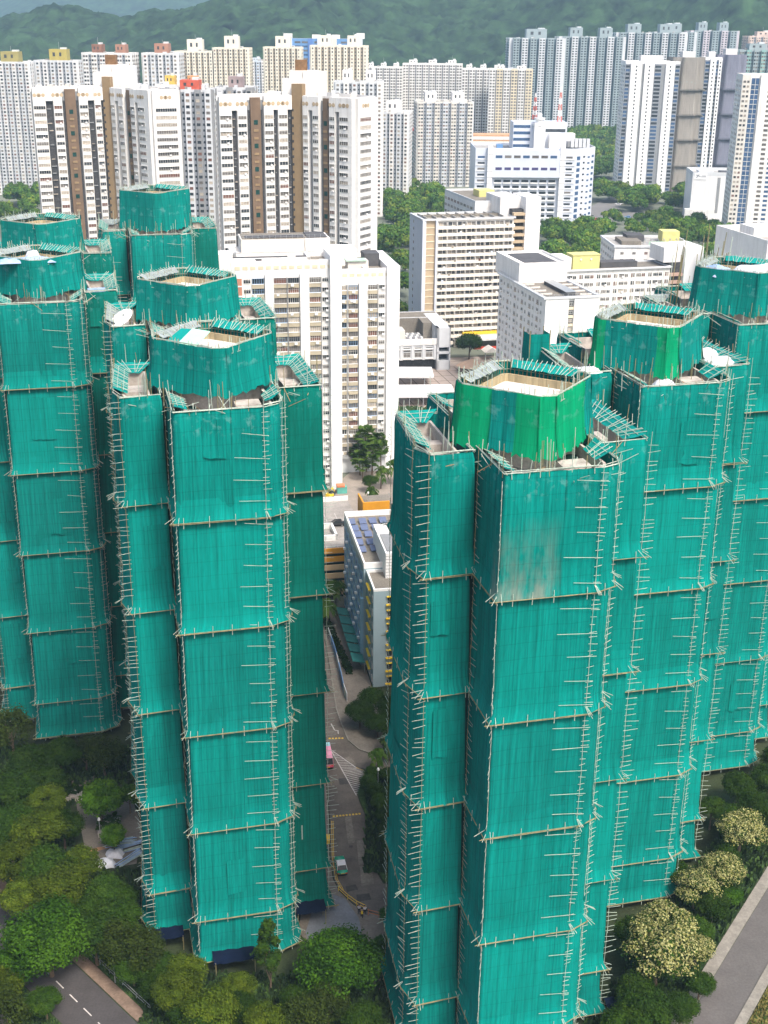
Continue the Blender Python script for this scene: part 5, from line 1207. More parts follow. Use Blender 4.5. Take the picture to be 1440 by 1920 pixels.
# car park deck with orange bands
B = Bld('deck_carpark', 'open car park with orange and tan parapets beside the blue school', 'car park', (-40, 260.5, 0), R_(12), seed=11); W, L, z = 38, 31, 12.4
B.box('floor_slab', mat('deck_concrete', (0.27, 0.25, 0.23), 0.9, 0.25, 0.2, fine=0.15), 0, W, 0, L, z-.4, z); B.box('parapet', WHITE, 0, W, L-.4, L, z, z+1.2)
for k, m in enumerate((ORNG, ORNG, TANP, TANP, TANP, TANP)):
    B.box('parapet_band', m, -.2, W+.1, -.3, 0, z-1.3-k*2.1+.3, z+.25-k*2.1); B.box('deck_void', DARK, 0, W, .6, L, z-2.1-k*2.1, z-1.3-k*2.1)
    B.box('floor_slab', ROOFG, 0, W, 0, L, z-1.3-k*2.1, z-1.1-k*2.1)
B.box('parapet', WHITE, 16, 31, 5, 5.6, z, z+1.3); B.box('parapet', WHITE, 30.4, 31, 5, 13, z, z+1.3); B.box('parapet', WHITE, 20, 31, 12.6, 13.2, z, z+1.3)
b, i = B.mb('bay_marking', LINEW)
for k in range(12): b.box(6+k*2.7, 6.15+k*2.7, 17.5, 22.5, z+.01, z+.02, i)
b.box(6, 38, 17.3, 17.5, z+.01, z+.02, i)
for k in range(9): b.box(14+k*2.7, 14.15+k*2.7, .3, 1.6, z+.01, z+.02, i)
b.box(10, 37, 1.6, 1.8, z+.01, z+.02, i); b.box(31, 35.5, 6, 6.2, z+.01, z+.02, i); b.box(35.3, 35.5, 6, 9.5, z+.01, z+.02, i)
B.box('ramp_wall', ORNG, W+2.2, W+9, 22, 22.5, 2, z+2.4); B.box('ramp_wall', ORNG, W+2.2, W+2.6, 22.5, 29, 2, z+2.4); B.box('ramp_deck', ROOFG, W+2.6, W+10, 22.5, 29, 2, z+1.6); B.done()
# school
B = Bld('school_building', 'pale blue school with yellow window hoods and solar panels on its roof', 'school', (-1.9, 224, 0), R_(9.7), seed=12); z = 21.3
SB = mat('render_ice_blue', (0.30, 0.40, 0.45), 0.7, 0.07, 0.2, stain=0.2, stain_col=(0.36, 0.42, 0.45)); SB2 = mat('render_sky_blue', (0.28, 0.46, 0.62), 0.7, 0.1, 0.2)
B.prism('wall', SB, [(0, 0), (24, 0), (24, 9.6), (0, 9.6)], 0, z, ROOFG); B.roof_edge([(0, 0), (24, 0), (24, 9.6), (0, 9.6)], z, WHITE2, .5, .35)
B.prism('wall', SB, [(-.5, 9.6), (24, 9.6), (24, 39), (-.5, 39)], 0, z+.8, ROOFG); B.roof_edge([(-.5, 9.6), (24, 9.6), (24, 39), (-.5, 39)], z+.8, WHITE2, 1.2, .35)
Ff = B.fr((0, 0), (24, 0)); Fl = B.fr((-.5, 39), (-.5, 9.6)); Fe = B.fr((0, 9.6), (0, 0))
for j in range(7):
    zz = z-2.0-j*2.95
    for k in range(5): a = 4.4+k*4.4; B.win(Ff, a, zz, .05, 3.4, 1.5, 3, 'hood', FRAME, B.rnd.choice((GLASS, GLASSB)), YEL); B.fbox('yellow_ledge', YEL, Ff, a-1.9, a+1.9, zz-1.05, zz-.85, 0, .6); B.fbox('air_conditioner', WHITE2, Ff, a-.4, a+.4, zz+.15, zz+.65, .1, .6)
    B.fbox('yellow_ledge', YEL, Fe, 2.6, 6.4, zz+.7, zz+.84, 0, .5); B.win(Fe, 4.5, zz-.1, .05, 3.2, 1.3, 2, 'tran', FRAME, GLASSB); B.win(Fe, 8.6, zz, .05, .9, 1.4, 1, 'tran', FRAME, GLASSB)
    for k in range(8):
        a = 2.2+k*3.5; B.win(Fl, a, zz+.2, .05, 1.8, 1.5, 2, 'tran', FRAMEB, B.rnd.choice((GLASSB, GLASSB, GLASSM))); B.fbox('blue_strip', SB2, Fl, a+1.15, a+1.75, zz-1.4, zz+1.55, 0, .07); (j+k) % 2 and B.fbox('air_conditioner', WHITE2, Fl, a+.5, a+1.1, zz-.95, zz-.5, 0, .6)
        if (j+k) % 3 == 0: B.fbox('blue_panel', SB2, Fl, a-1.2, a+1.1, zz-1.25, zz-.65, 0, .06)
B.fbox('blue_pier', SB2, Fl, 28.4, 29.3, 0, z-6, 0, .6)
B.box('stair_house', WHITE2, 3.4, 11, 6, 22, z, z+5.4); B.box('stair_louvre', GREYS, 3.8, 10.6, 7, 16, z+5.4, z+5.6); B.box('stair_louvre', WHITE2, 3.4, 11, 16.5, 17, z+5.4, z+6)
b, i = B.mb('stair_band', GREYS)
for k in range(7): b.box(3.4, 10.5, 5.96, 6.0, z+.6+k*.7, z+.68+k*.7, i)
r = random.Random(4)
for cx in range(4):
    for cy in range(5):
        if r.random() < .95: x, y = -.1+cx*2.3+r.uniform(-.2, .2), 17.5+cy*4.0+r.uniform(-.3, .3); q = MB(); q.hexa([(x, y, z+1.1), (x+1.6, y, z+1.1), (x+1.6, y+2.3, z+1.5), (x, y+2.3, z+1.5), (x, y, z+1.2), (x+1.6, y, z+1.2), (x+1.6, y+2.3, z+1.6), (x, y+2.3, z+1.6)]); q.build('solar_panel', [mat('solar_blue', (0.13, 0.16, 0.26), 0.25, 0.1, 1.0)], B.root)
B.box('roof_condenser', STEEL, 9, 10.2, 4.6, 5.6, z, z+1.1)
B.done()
# white building behind the right edge towers
B = Bld('roofwork_block', 'white block with weathered gable and green roof screens behind the right edge netted tower', 'apartment block', (128, 425, 0), R_(14), seed=13); z = 57
B.prism('wall', WHITE, [(0, 0), (40, 0), (40, 36), (0, 36)], 0, z, ROOFL); B.roof_edge([(0, 0), (40, 0), (40, 36), (0, 36)], z, WHITE, 2.2, .5); B.box('roof_house', WHITE, 6, 36, 20, 30, z, z+3.4); B.box('roof_screen', mat('screen_green', (0.10, 0.42, 0.32), 0.7), 20, 36, 19.6, 19.9, z+.3, z+3); B.box('roof_plant', PALEG, 12, 22, 6, 12, z, z+1.4)
F = B.fr((0, 0), (40, 0))
for j in range(5):
    for k in range(8): B.win(F, 3+k*4.7, z-3-j*2.8, .05, 2.2, 1.3, 3, 'tran')
B.done()
# ------------------------------------------------------------------ trees
def leafm(n, c, v=.35, k=.7): return mat(n, (c[0]*k*.88, c[1]*k, c[2]*k*.5), 0.8, v, 0.9, objvar=0.25, transl=0.1, spec=0.06)
LF = {
 'dark': [leafm('leaf_dark_a', (0.028, 0.060, 0.014)), leafm('leaf_dark_b', (0.040, 0.080, 0.016)), leafm('leaf_dark_c', (0.055, 0.095, 0.018))],
 'olive': [leafm('leaf_olive_a', (0.060, 0.085, 0.015)), leafm('leaf_olive_b', (0.085, 0.115, 0.018)), leafm('leaf_olive_c', (0.11, 0.135, 0.022))],
 'bright': [leafm('leaf_bright_a', (0.07, 0.15, 0.018)), leafm('leaf_bright_b', (0.10, 0.20, 0.022)), leafm('leaf_bright_c', (0.14, 0.24, 0.03))],
 'fresh': [leafm('leaf_fresh_a', (0.05, 0.12, 0.016)), leafm('leaf_fresh_b', (0.08, 0.165, 0.022)), leafm('leaf_fresh_c', (0.03, 0.075, 0.012))],
 'wispy': [leafm('leaf_wispy_a', (0.045, 0.062, 0.02)), leafm('leaf_wispy_b', (0.06, 0.08, 0.024)), leafm('leaf_wispy_c', (0.036, 0.055, 0.016))],
 'flower': [leafm('leaf_fl_a', (0.035, 0.075, 0.016)), mat('blossom_cream', (0.31, 0.305, 0.125), 0.8, 0.3, 0.9, objvar=0.15), mat('blossom_yellow', (0.21, 0.205, 0.055), 0.8, 0.3, 0.9, objvar=0.15)],
 'far': [leafm('leaf_far_a', (0.055, 0.115, 0.04), .35, 1), leafm('leaf_far_b', (0.095, 0.165, 0.045), .35, 1), leafm('leaf_far_c', (0.17, 0.21, 0.06), .35, 1)],
}
BARK = mat('bark', (0.13, 0.095, 0.065), 0.9, 0.3, 1.5)
def leaf_quads(C, N, size, asp=.6, rng=None):
    """leaf clusters: small bent quads at C facing N"""
    n = len(C); A = rng.normal(size=(n, 3)); T = np.cross(N, A); T /= np.linalg.norm(T, axis=1)[:, None]+1e-9; S = np.cross(N, T)
    s = (size*rng.uniform(.6, 1.35, n))[:, None]
    return np.stack([C-T*s-S*s*asp*.5, C+S*s*-asp, C+T*s-S*s*asp*.2, C+S*s*asp], 1)
def crown_mesh(name, R, H, z0, nclump, per, leaf, mats, seed, flat=.8, top_bias=.25, spread=.75, cr=(.26, .42), flowers=0, droop=0.0, cone=0.0):
    rng = np.random.default_rng(seed); Q = []; M = []; CC = []
    for k in range(nclump):
        th = rng.uniform(0, 2*PI); up = rng.uniform(-.45, 1.0); rad = math.sqrt(max(0, 1-up*up))*rng.uniform(spread*.75, 1.0)*.78
        zz = (up*.5+.5); c = np.array([math.cos(th)*rad*R*(1-cone*zz), math.sin(th)*rad*R*(1-cone*zz), z0+H*(.12+.76*zz)]); r = rng.uniform(*cr)*R*(1-.5*cone*zz); CC.append((c, r))
        n = int(per*(r/(.34*R))**2); d = rng.normal(size=(n, 3)); d[:, 2] = d[:, 2]*.8+top_bias; d /= np.linalg.norm(d, axis=1)[:, None]
        rr = r*(rng.uniform(.55, 1.0, n)**.5)*(1+.18*rng.normal(size=n)); P = c+d*rr[:, None]*np.array([1, 1, flat]); P[:, 2] -= droop*rng.uniform(0, 1, n)*R
        Nn = d+rng.normal(size=(n, 3))*.42+np.array([0, 0, .3]); Nn /= np.linalg.norm(Nn, axis=1)[:, None]
        q = leaf_quads(P, Nn, leaf, .62, rng); Q.append(q)
        base = rng.choice(3, p=[.35, .4, .25])
        if flowers:
            m = np.where((d[:, 2] > rng.uniform(-.35, .15)) & (rng.random(n) < flowers), np.where(rng.random(n) < .6, 1, 2), 0)
        else: m = np.where(rng.random(n) < .75, base, rng.integers(0, 3, n))
        M.append(m)
    Q = np.concatenate(Q); M = np.concatenate(M); n = len(Q)
    me = D.meshes.new(name); me.vertices.add(n*4); me.vertices.foreach_set('co', Q.reshape(-1).astype(np.float32)); me.loops.add(n*4); me.loops.foreach_set('vertex_index', np.arange(n*4, dtype=np.int32))
    me.polygons.add(n); me.polygons.foreach_set('loop_start', np.arange(n, dtype=np.int32)*4); me.polygons.foreach_set('loop_total', np.full(n, 4, np.int32)); me.polygons.foreach_set('material_index', M.astype(np.int32))
    for m in mats: me.materials.append(m)
    me.update(calc_edges=True); me.validate(); return me, CC
def trunk_mb(R, z0, H, CC, r0, rnd):
    b = MB(); p = Vector((0, 0, -.2)); lean = Vector((rnd.uniform(-.3, .3), rnd.uniform(-.3, .3), 0))
    q = Vector((0, 0, z0*.6))+lean; b.tube(p, q, r0, 0, 8, r0*.8); q2 = Vector((0, 0, z0+H*.3))+lean*1.5; b.tube(q, q2, r0*.8, 0, 7, r0*.45)
    for c, r in rnd.sample(CC, min(8, len(CC))): b.tube(q.lerp(q2, rnd.uniform(.1, 1)), Vector(c)-Vector((0, 0, r*.3)), r0*.38, 0, 5, r0*.1)
    return b
PROTO = {}
def proto(kind, i, R, H, z0, ncl, per, leaf, pal, **kw):
    rnd = random.Random(hash((kind.__len__(), i)) & 999); me, CC = crown_mesh('crown', R, H, z0, ncl, per, leaf, LF[pal], 10+i*7+len(kind), **kw)
    tm = trunk_mb(R, z0, H, CC, .05*R+.07, rnd).mesh('trunk', [BARK]); PROTO.setdefault(kind, []).append((me, tm, R))
for i in range(3): proto('dark', i, 4.2, 5.0, 3.4, 32, 400, .18, 'dark', spread=.9)
for i in range(3): proto('olive', i, 4.2, 4.6, 3.6, 28, 430, .17, 'olive', spread=.9, cr=(.24, .38), top_bias=.35)
for i in range(2): proto('fresh', i, 5.6, 6.5, 3.6, 44, 460, .21, 'fresh', spread=.95, droop=.05)
for i in range(2): proto('wispy', i, 3.6, 6.2, 2.6, 40, 190, .17, 'wispy', spread=1.0, cr=(.2, .36), flat=1.4, droop=.12)
for i in range(2): proto('bright', i, 3.4, 6.0, 2.8, 30, 230, .22, 'bright', spread=.9)
for i in range(3): proto('flower', i, 4.3, 4.8, 3.2, 40, 420, .15, 'flower', spread=.95, cr=(.24, .36), flowers=.62, top_bias=.4)
for i in range(1): proto('conifer', i, 2.2, 11, 1.6, 40, 150, .20, 'dark', spread=1.0, flat=1.3, cone=.55)
for i in range(4): proto('far', i, 5.0, 6.0, 2.2, 22, 75, .55, 'far', spread=.9)
def plant(name, label, kind, x, y, R, rz=None, group=None, cat='tree', hs=1.0, one=False, z=0.0):
    rnd = random.Random(int(x*31+y*17)); me, tm, R0 = PROTO[kind][rnd.randrange(len(PROTO[kind]))]; s = R/R0
    t = thing(name, label, cat, (x, y, z), rnd.uniform(0, 6.28), group); t.scale = (s, s, s*hs)
    link_mesh('crown', me, t); link_mesh('trunk', tm, t); return t
# near trees, left garden and front road
NL = [(-67.0, 196.2, 4.1, 'wispy', 'brownish tree at the left edge under the netted tower'), (-60.6, 186.5, 4.4, 'dark', 'dark round tree below the left edge netted tower'),
 (-56.8, 190.1, 3.9, 'dark', 'dark tree in front of the bottom fan of the left edge tower'), (-53.0, 192, 3.0, 'wispy', 'thin wispy tree before the fan of the left edge tower'), (-48.8, 190, 3.6, 'wispy', 'mixed wispy tree between the two left netted towers'),
 (-60.6, 176.8, 4.7, 'dark', 'dark tree at the left edge above the garden canopy'), (-55.5, 175.3, 4.0, 'olive', 'olive tree at the left of the garden court'), (-58.8, 167.1, 4.5, 'dark', 'dark tree low at the left edge'), (-53.9, 165.1, 4.9, 'olive', 'broad olive tree beside the garden paving'),
 (-51.2, 169.4, 3.4, 'dark', 'small dark tree at the edge of the garden paving'), (-55.5, 158.3, 4.4, 'olive', 'olive tree over the front road corner'), (-50.3, 157.1, 4.3, 'dark', 'dark tree left of the white bundles'), (-45.8, 158.5, 3.9, 'olive', 'olive tree just below the white bundles'),
 (-41.5, 153.4, 3.4, 'dark', 'dark tree at the corner of the left front tower'), (-47.5, 152.1, 4.7, 'olive', 'large light olive tree above the bright green one'), (-52.6, 150.8, 3.8, 'olive', 'light olive tree by the yellow rail at the front road'), (-42.0, 148.5, 3.3, 'dark', 'small dark tree between olive and wispy ones'),
 (-39.0, 152.2, 2.9, 'dark', 'small dark tree against the left wing fan'), (-46.1, 140.5, 6.0, 'fresh', 'large fresh green tree overhanging the front road'), (-51.0, 137.0, 3.5, 'fresh', 'fresh green tree at the left edge beside the front road'), (-40.2, 142.8, 4.0, 'dark', 'dark tree right of the large fresh green one'),
 (-37.5, 146.6, 3.7, 'dark', 'dark tree before the left wing of the front tower'), (-35.8, 140.7, 3.6, 'wispy', 'drooping brown green tree at the foot of the front tower'), (-32.6, 139.0, 3.6, 'wispy', 'second drooping tree, nearer the road edge'), (-51.0, 131.0, 4.3, 'olive', 'olive tree in the bottom left corner'),
 (-48.3, 124.8, 4.2, 'wispy', 'scrubby tree at the very bottom left'), (-44.6, 132.0, 2.5, 'dark', 'small dark tree on the verge by the lane markings'), (-34.2, 138.6, 2.8, 'dark', 'dark tree on the bank above the front pavement'), (-27.0, 132.4, 3.8, 'olive', 'olive tree in front of the navy canopy'),
 (-23.5, 125.0, 3.5, 'dark', 'dark tree at the bottom edge left of the olive ones'), (-22.0, 128.0, 4.1, 'olive', 'bright olive tree at the bottom edge'), (-26.5, 136.3, 3.4, 'olive', 'olive tree touching the front tower fan'), (-18.5, 130.6, 2.7, 'dark', 'small dark tree between two olive ones at the bottom'),
 (-14.5, 126.6, 3.7, 'olive', 'bright olive tree at the bottom centre'), (-9.8, 127.2, 3.3, 'wispy', 'wispy dark tree right of the bottom centre olive one'), (-5.2, 136.3, 5.7, 'fresh', 'big leafy green tree between the two nearest towers'),
 (-46.2, 175.5, 3.6, 'bright', 'bright yellow green tree in the garden court'), (-42.8, 168.4, 2.2, 'bright', 'small bright tree at the right of the dark hedge'), (-42.6, 179.6, 2.2, 'bright', 'small bright tree beside the netted left wing'), (-4.3, 207.8, 2.9, 'dark', 'round dark tree at the foot of the blue school'),
 (-29.6, 134.6, 2.8, 'dark', 'dark tree on the slope between the drooping trees and the road'), (-25.5, 130.3, 2.6, 'dark', 'low dark tree by the front pavement corner'), (-30.2, 137.6, 3.0, 'dark', 'dark tree beneath the left wing fan of the front tower'), (-62, 158, 4.2, 'dark', 'dark tree at the left edge behind the front road'), (-64.5, 168, 4.4, 'dark', 'dark tree cut by the left edge midway up the garden'), (-.8, 204.4, 2.4, 'dark', 'dark tree right of the round one at the foot of the school'), (-1.8, 213.0, 2.8, 'dark', 'dark tree behind the round one at the foot of the school'), (1.6, 209.0, 3.0, 'dark', 'dark tree half hidden by the right front tower near the school'), (1.8, 199.0, 2.2, 'dark', 'small dark tree at the road corner opposite the hatching'), (-13.5, 263, 3.0, 'dark', 'dark tree at the foot of the car park deck'), (-19.2, 135.0, 2.6, 'olive', 'olive tree just left of the navy canopy of the left front tower'), (-11.0, 132.8, 2.4, 'dark', 'dark tree right of the tall narrow one'), (-6.8, 130.4, 3.0, 'wispy', 'wispy tree below the big leafy tree at the bottom'), (-57.0, 181.5, 3.6, 'dark', 'dark tree behind the hedge of the garden court'), (-2.0, 128.6, 2.8, 'dark', 'dark tree at the bottom edge beside the right front tower')]
for x, y, R, k, lb in NL: plant('broadleaf_tree' if k != 'wispy' else 'drooping_tree', lb, k, x, y, R, hs={'wispy': 1.0}.get(k, .95))
plant('conifer_tree', 'tall narrow dark tree standing against the front tower', 'conifer', -15.3, 137.9, 2.3)
# right hand flowering trees and shrubs
for x, y, R, lb in ((57.9, 168.8, 4.3, 'cream flowering tree farthest along the right road'), (52.6, 159.6, 3.6, 'yellow flowering tree second along the right road'), (47.4, 155.0, 3.7, 'pale flowering tree against the right wing netting'), (41.0, 145.5, 4.4, 'cream flowering tree above the largest one'), (38.6, 138.8, 5.4, 'largest flowering tree, nearest along the right road'), (44.6, 142.8, 2.9, 'small flowering tree beside the right pavement')):
    plant('flowering_tree', lb, 'flower', x, y, R, hs=1.0)
for x, y, R, lb in ((49.6, 152.6, 2.6, 'dark shrub tree between the flowering trees and the right pavement'), (46.2, 147.4, 2.5, 'dark shrub tree beside the right pavement, lower'), (62.6, 176.5, 3.3, 'dark tree at the right edge beyond the flowering ones'), (58.8, 175.0, 2.6, 'green tree behind the farthest flowering tree'), (34.8, 128.9, 3.8, 'dark tree at the bottom right before the tower'), (31.5, 127.4, 3.0, 'dark tree at the foot of the nearest right tower'), (44.0, 137.0, 2.2, 'low green shrub tree at the pavement below the largest flowering one'), (36.6, 145.5, 3.0, 'dark green tree behind the largest flowering tree'), (54.6, 164.8, 2.4, 'dark green tree between two flowering crowns'), (66.5, 184, 3.6, 'dark tree at the right edge under the last netted tower'), (40.2, 131.6, 2.5, 'dark green shrub tree at the bottom by the right road'), (53.2, 156.6, 1.9, 'fresh green bush beside the second flowering tree'), (61.5, 183.0, 3.2, 'dark tree between the netted towers at the right'), (55.0, 176.5, 2.8, 'dark tree under the fan of the tower with one green strip'), (70.5, 190.5, 3.6, 'dark tree farthest right at the foot of the last tower'), (45.2, 160.8, 2.6, 'dark tree between the pale flowering one and the netting'), (35.0, 134.0, 3.0, 'dark tree left of the largest flowering one')):
    plant('shrub_tree', lb, 'dark' if 'fresh' not in lb else 'fresh', x, y, R)
G = 'shrubs on the planted island'
for i, (x, y, R) in enumerate(((-1.6, 189.6, 1.5), (-2.2, 186.6, 1.6), (-1.2, 183.6, 1.8), (-.2, 180.4, 1.7), (.6, 176.5, 1.7), (1.0, 172.6, 1.6), (1.6, 168.5, 1.6), (2.2, 165, 1.5), (1.2, 187.5, 2.0), (2.6, 182, 2.2), (3.0, 175, 2.2))):
    plant('shrub', 'dark shrub on the planted island between the road and the right front tower', 'dark', x, y, R, group=G, cat='shrub')
plant('shrub_tree', 'young leafy tree by the railing below the pedestrians', 'fresh', 1.6, 151.5, 1.8); plant('shrub_tree', 'young leafy tree lower down beside the right front tower', 'fresh', .6, 145.2, 1.7)
plant('broadleaf_tree', 'dark round tree between the low institute and the beige slab', 'dark', 33.5, 492, 5.2)
plant('shrub_tree', 'green bush on the planter in front of the car park deck', 'fresh', -13.2, 303, 3.4); plant('shrub_tree', 'dark hedge bush beside the estate walk', 'dark', -4.2, 338, 2.4)
# palms
FROND = leafm('palm_frond', (0.055, 0.105, 0.025)); FROND2 = leafm('palm_frond_pale', (0.10, 0.15, 0.05))
def palm_proto(seed, fan=True, h=8.0, R=2.2):
    rnd = random.Random(seed); b = MB(); tr = MB(); lean = Vector((rnd.uniform(-.5, .5), rnd.uniform(-.5, .5), 0)); tr.tube((0, 0, 0), (lean.x*.5, lean.y*.5, h*.5), .22, 0, 8, .18); tr.tube((lean.x*.5, lean.y*.5, h*.5), (lean.x, lean.y, h), .18, 0, 8, .14)
    top = Vector((lean.x, lean.y, h))
    for k in range(46 if fan else 20):
        a = rnd.uniform(0, 2*PI); el = rnd.uniform(-.7, 1.3); d = Vector((math.cos(a)*math.cos(el), math.sin(a)*math.cos(el), math.sin(el))); m = 0 if rnd.random() < .6 else 1
        if fan:
            e = top+d*R*rnd.uniform(.55, .85); b.tube(top, e, .03, m, 3, cap=False); s = Vector((-math.sin(a), math.cos(a), 0)); u = d.cross(s)
            for j in range(11):
                t = -1.25+2.5*j/10; dr = (d*math.cos(t)+s*math.sin(t)); tip = e+dr*R*.55*rnd.uniform(.85, 1.1)-Vector((0, 0, .12*R)); w_ = s*.2*math.cos(t)-d*.2*math.sin(t); b.quad(e-w_*.3, e.lerp(tip, .6)-w_, tip, e.lerp(tip, .6)+w_, m)
        else:
            pts = [top+d*R*t+Vector((0, 0, -R*.75*t*t)) for t in (0, .25, .5, .75, 1)]; s = Vector((-math.sin(a), math.cos(a), 0))
            for p, q in zip(pts, pts[1:]):
                for sg in (-1, 1):
                    for j in range(4):
                        c = p.lerp(q, j/4); e = c+s*sg*R*.26+Vector((0, 0, -R*.16)); b.quad(c, c.lerp(q, .35), e+(q-p)*.4, e+(q-p)*.2, m)
    return b.mesh('crown', [FROND, FROND2]), tr.mesh('trunk', [BARK])
PALM = [palm_proto(s, True, h_, 2.5) for s, h_ in ((1, 6.0), (2, 8.0), (3, 9.5))]; FEATH = [palm_proto(5, False, 7, 3.0), palm_proto(6, False, 8, 3.2)]
def palm(label, P, x, y, s=1.0, group=None):
    t = thing('palm_tree', label, 'palm', (x, y, 0), x*7 % 6.28, group); t.scale = (s, s, s); link_mesh('crown', P[0], t); link_mesh('trunk', P[1], t)
pg = 'fan palms clustered beside the white slab block'
for i, (x, y, s) in enumerate(((-8.5, 357, 1.0), (-5.2, 359, 1.12), (-2.2, 357, 1.0), (-7.2, 352.5, .95), (-3.8, 352.5, 1.05), (-1.0, 353, .9), (-6.4, 347.5, .8), (-3.2, 347.5, .8), (-5.4, 355.5, 1.2))): palm('fan palm in the round cluster at the foot of the white slab block', PALM[i % 3], x, y, s, pg)
palm('feathery palm in front of the fan palm cluster', FEATH[0], -1.0, 341, .9); palm('feathery palm at the right of the fan palm cluster', FEATH[1], 3.0, 345, .9); palm('low palm at the end of the walk before the car park deck', FEATH[0], -3.2, 327, .75)
palm('palm by the yard next to the blue school, leaning over the walk', FEATH[1], -11.0, 258, .95); palm('palm at the near end of the yard hedge', FEATH[0], -12.2, 251, .9)
palm('palm on the corner of the planted island opposite the pink van', FEATH[1], -.6, 192.0, .62)
palm('palm behind the road corner, darker than the others', FEATH[0], 1.4, 196.8, .62)
# woods between the far buildings: every tree its own
def scatter(poly, n, rmin, rmax, label, group, seed, avoid=(), name='wood_tree'):
    rnd = random.Random(seed); xs = [p[0] for p in poly]; ys = [p[1] for p in poly]; c = 0; tries = 0
    def inside(x, y):
        r = False
        for i in range(len(poly)):
            (x1, y1), (x2, y2) = poly[i-1], poly[i]
            if (y1 > y) != (y2 > y) and x < (x2-x1)*(y-y1)/(y2-y1)+x1: r = not r
        return r
    while c < n and tries < n*40:
        tries += 1; x, y = rnd.uniform(min(xs), max(xs)), rnd.uniform(min(ys), max(ys))
        if not inside(x, y) or any(a <= x <= b and d <= y <= e for a, b, d, e in avoid): continue
        me, tm, R0 = PROTO['far'][rnd.randrange(4)]; s = rnd.uniform(rmin, rmax)/R0
        o = link_mesh(name, me); o.location = (x, y, 0); o.rotation_euler = (0, 0, rnd.uniform(0, 6.28)); o.scale = (s, s, s*rnd.uniform(.8, 1.2)); tag(o, label, 'tree', group); c += 1
scatter([(-8, 730), (16, 690), (50, 800), (54, 905), (56, 960), (30, 1040), (22, 1060), (-4, 950)], 95, 4.5, 8.5, 'one of the trees in the green wood between the white towers and the headquarters', 'wood before the headquarters', 1, avoid=((-12, 18, 955, 1000),))
scatter([(85, 640), (125, 640), (142, 825), (98, 820)], 42, 4.5, 8, 'one of the trees behind the staff blocks, below the headquarters', 'trees behind the staff blocks', 2)
scatter([(125, 600), (190, 620), (222, 790), (160, 770)], 36, 4.5, 8, 'one of the trees between the staff blocks and the right edge tower', 'trees before the right edge tower', 3)
scatter([(150, 935), (215, 925), (300, 940), (290, 1015), (228, 1012), (172, 1020)], 48, 5, 9, 'one of the trees around the foot of the white tower with dark strips', 'trees at the foot of the white tower', 4, avoid=((205, 250, 880, 930),))
scatter([(160, 800), (212, 800), (206, 880), (150, 880)], 30, 4, 7.5, 'one of the trees left of the windowless white box building', 'trees by the white box building', 5)
scatter([(150, 1070), (185, 1070), (290, 1560), (190, 1500)], 75, 6, 12, 'one of the trees on the green slope below the teal grey towers', 'slope below the teal towers', 6)
scatter([(-300, 850), (-225, 840), (-250, 960), (-310, 970)], 36, 5, 9, 'one of the trees at the left edge below the grey blocks', 'trees below the grey blocks', 7)
scatter([(-138, 840), (-112, 840), (-118, 930), (-150, 930)], 16, 5, 8, 'one of the trees seen between the two brown shafted blocks', 'trees between the shafted blocks', 8)
scatter([(-8, 560), (14, 540), (14, 680), (-12, 700)], 22, 4.5, 8, 'one of the trees between the white slab block and the beige slab', 'trees behind the white slab block', 9)
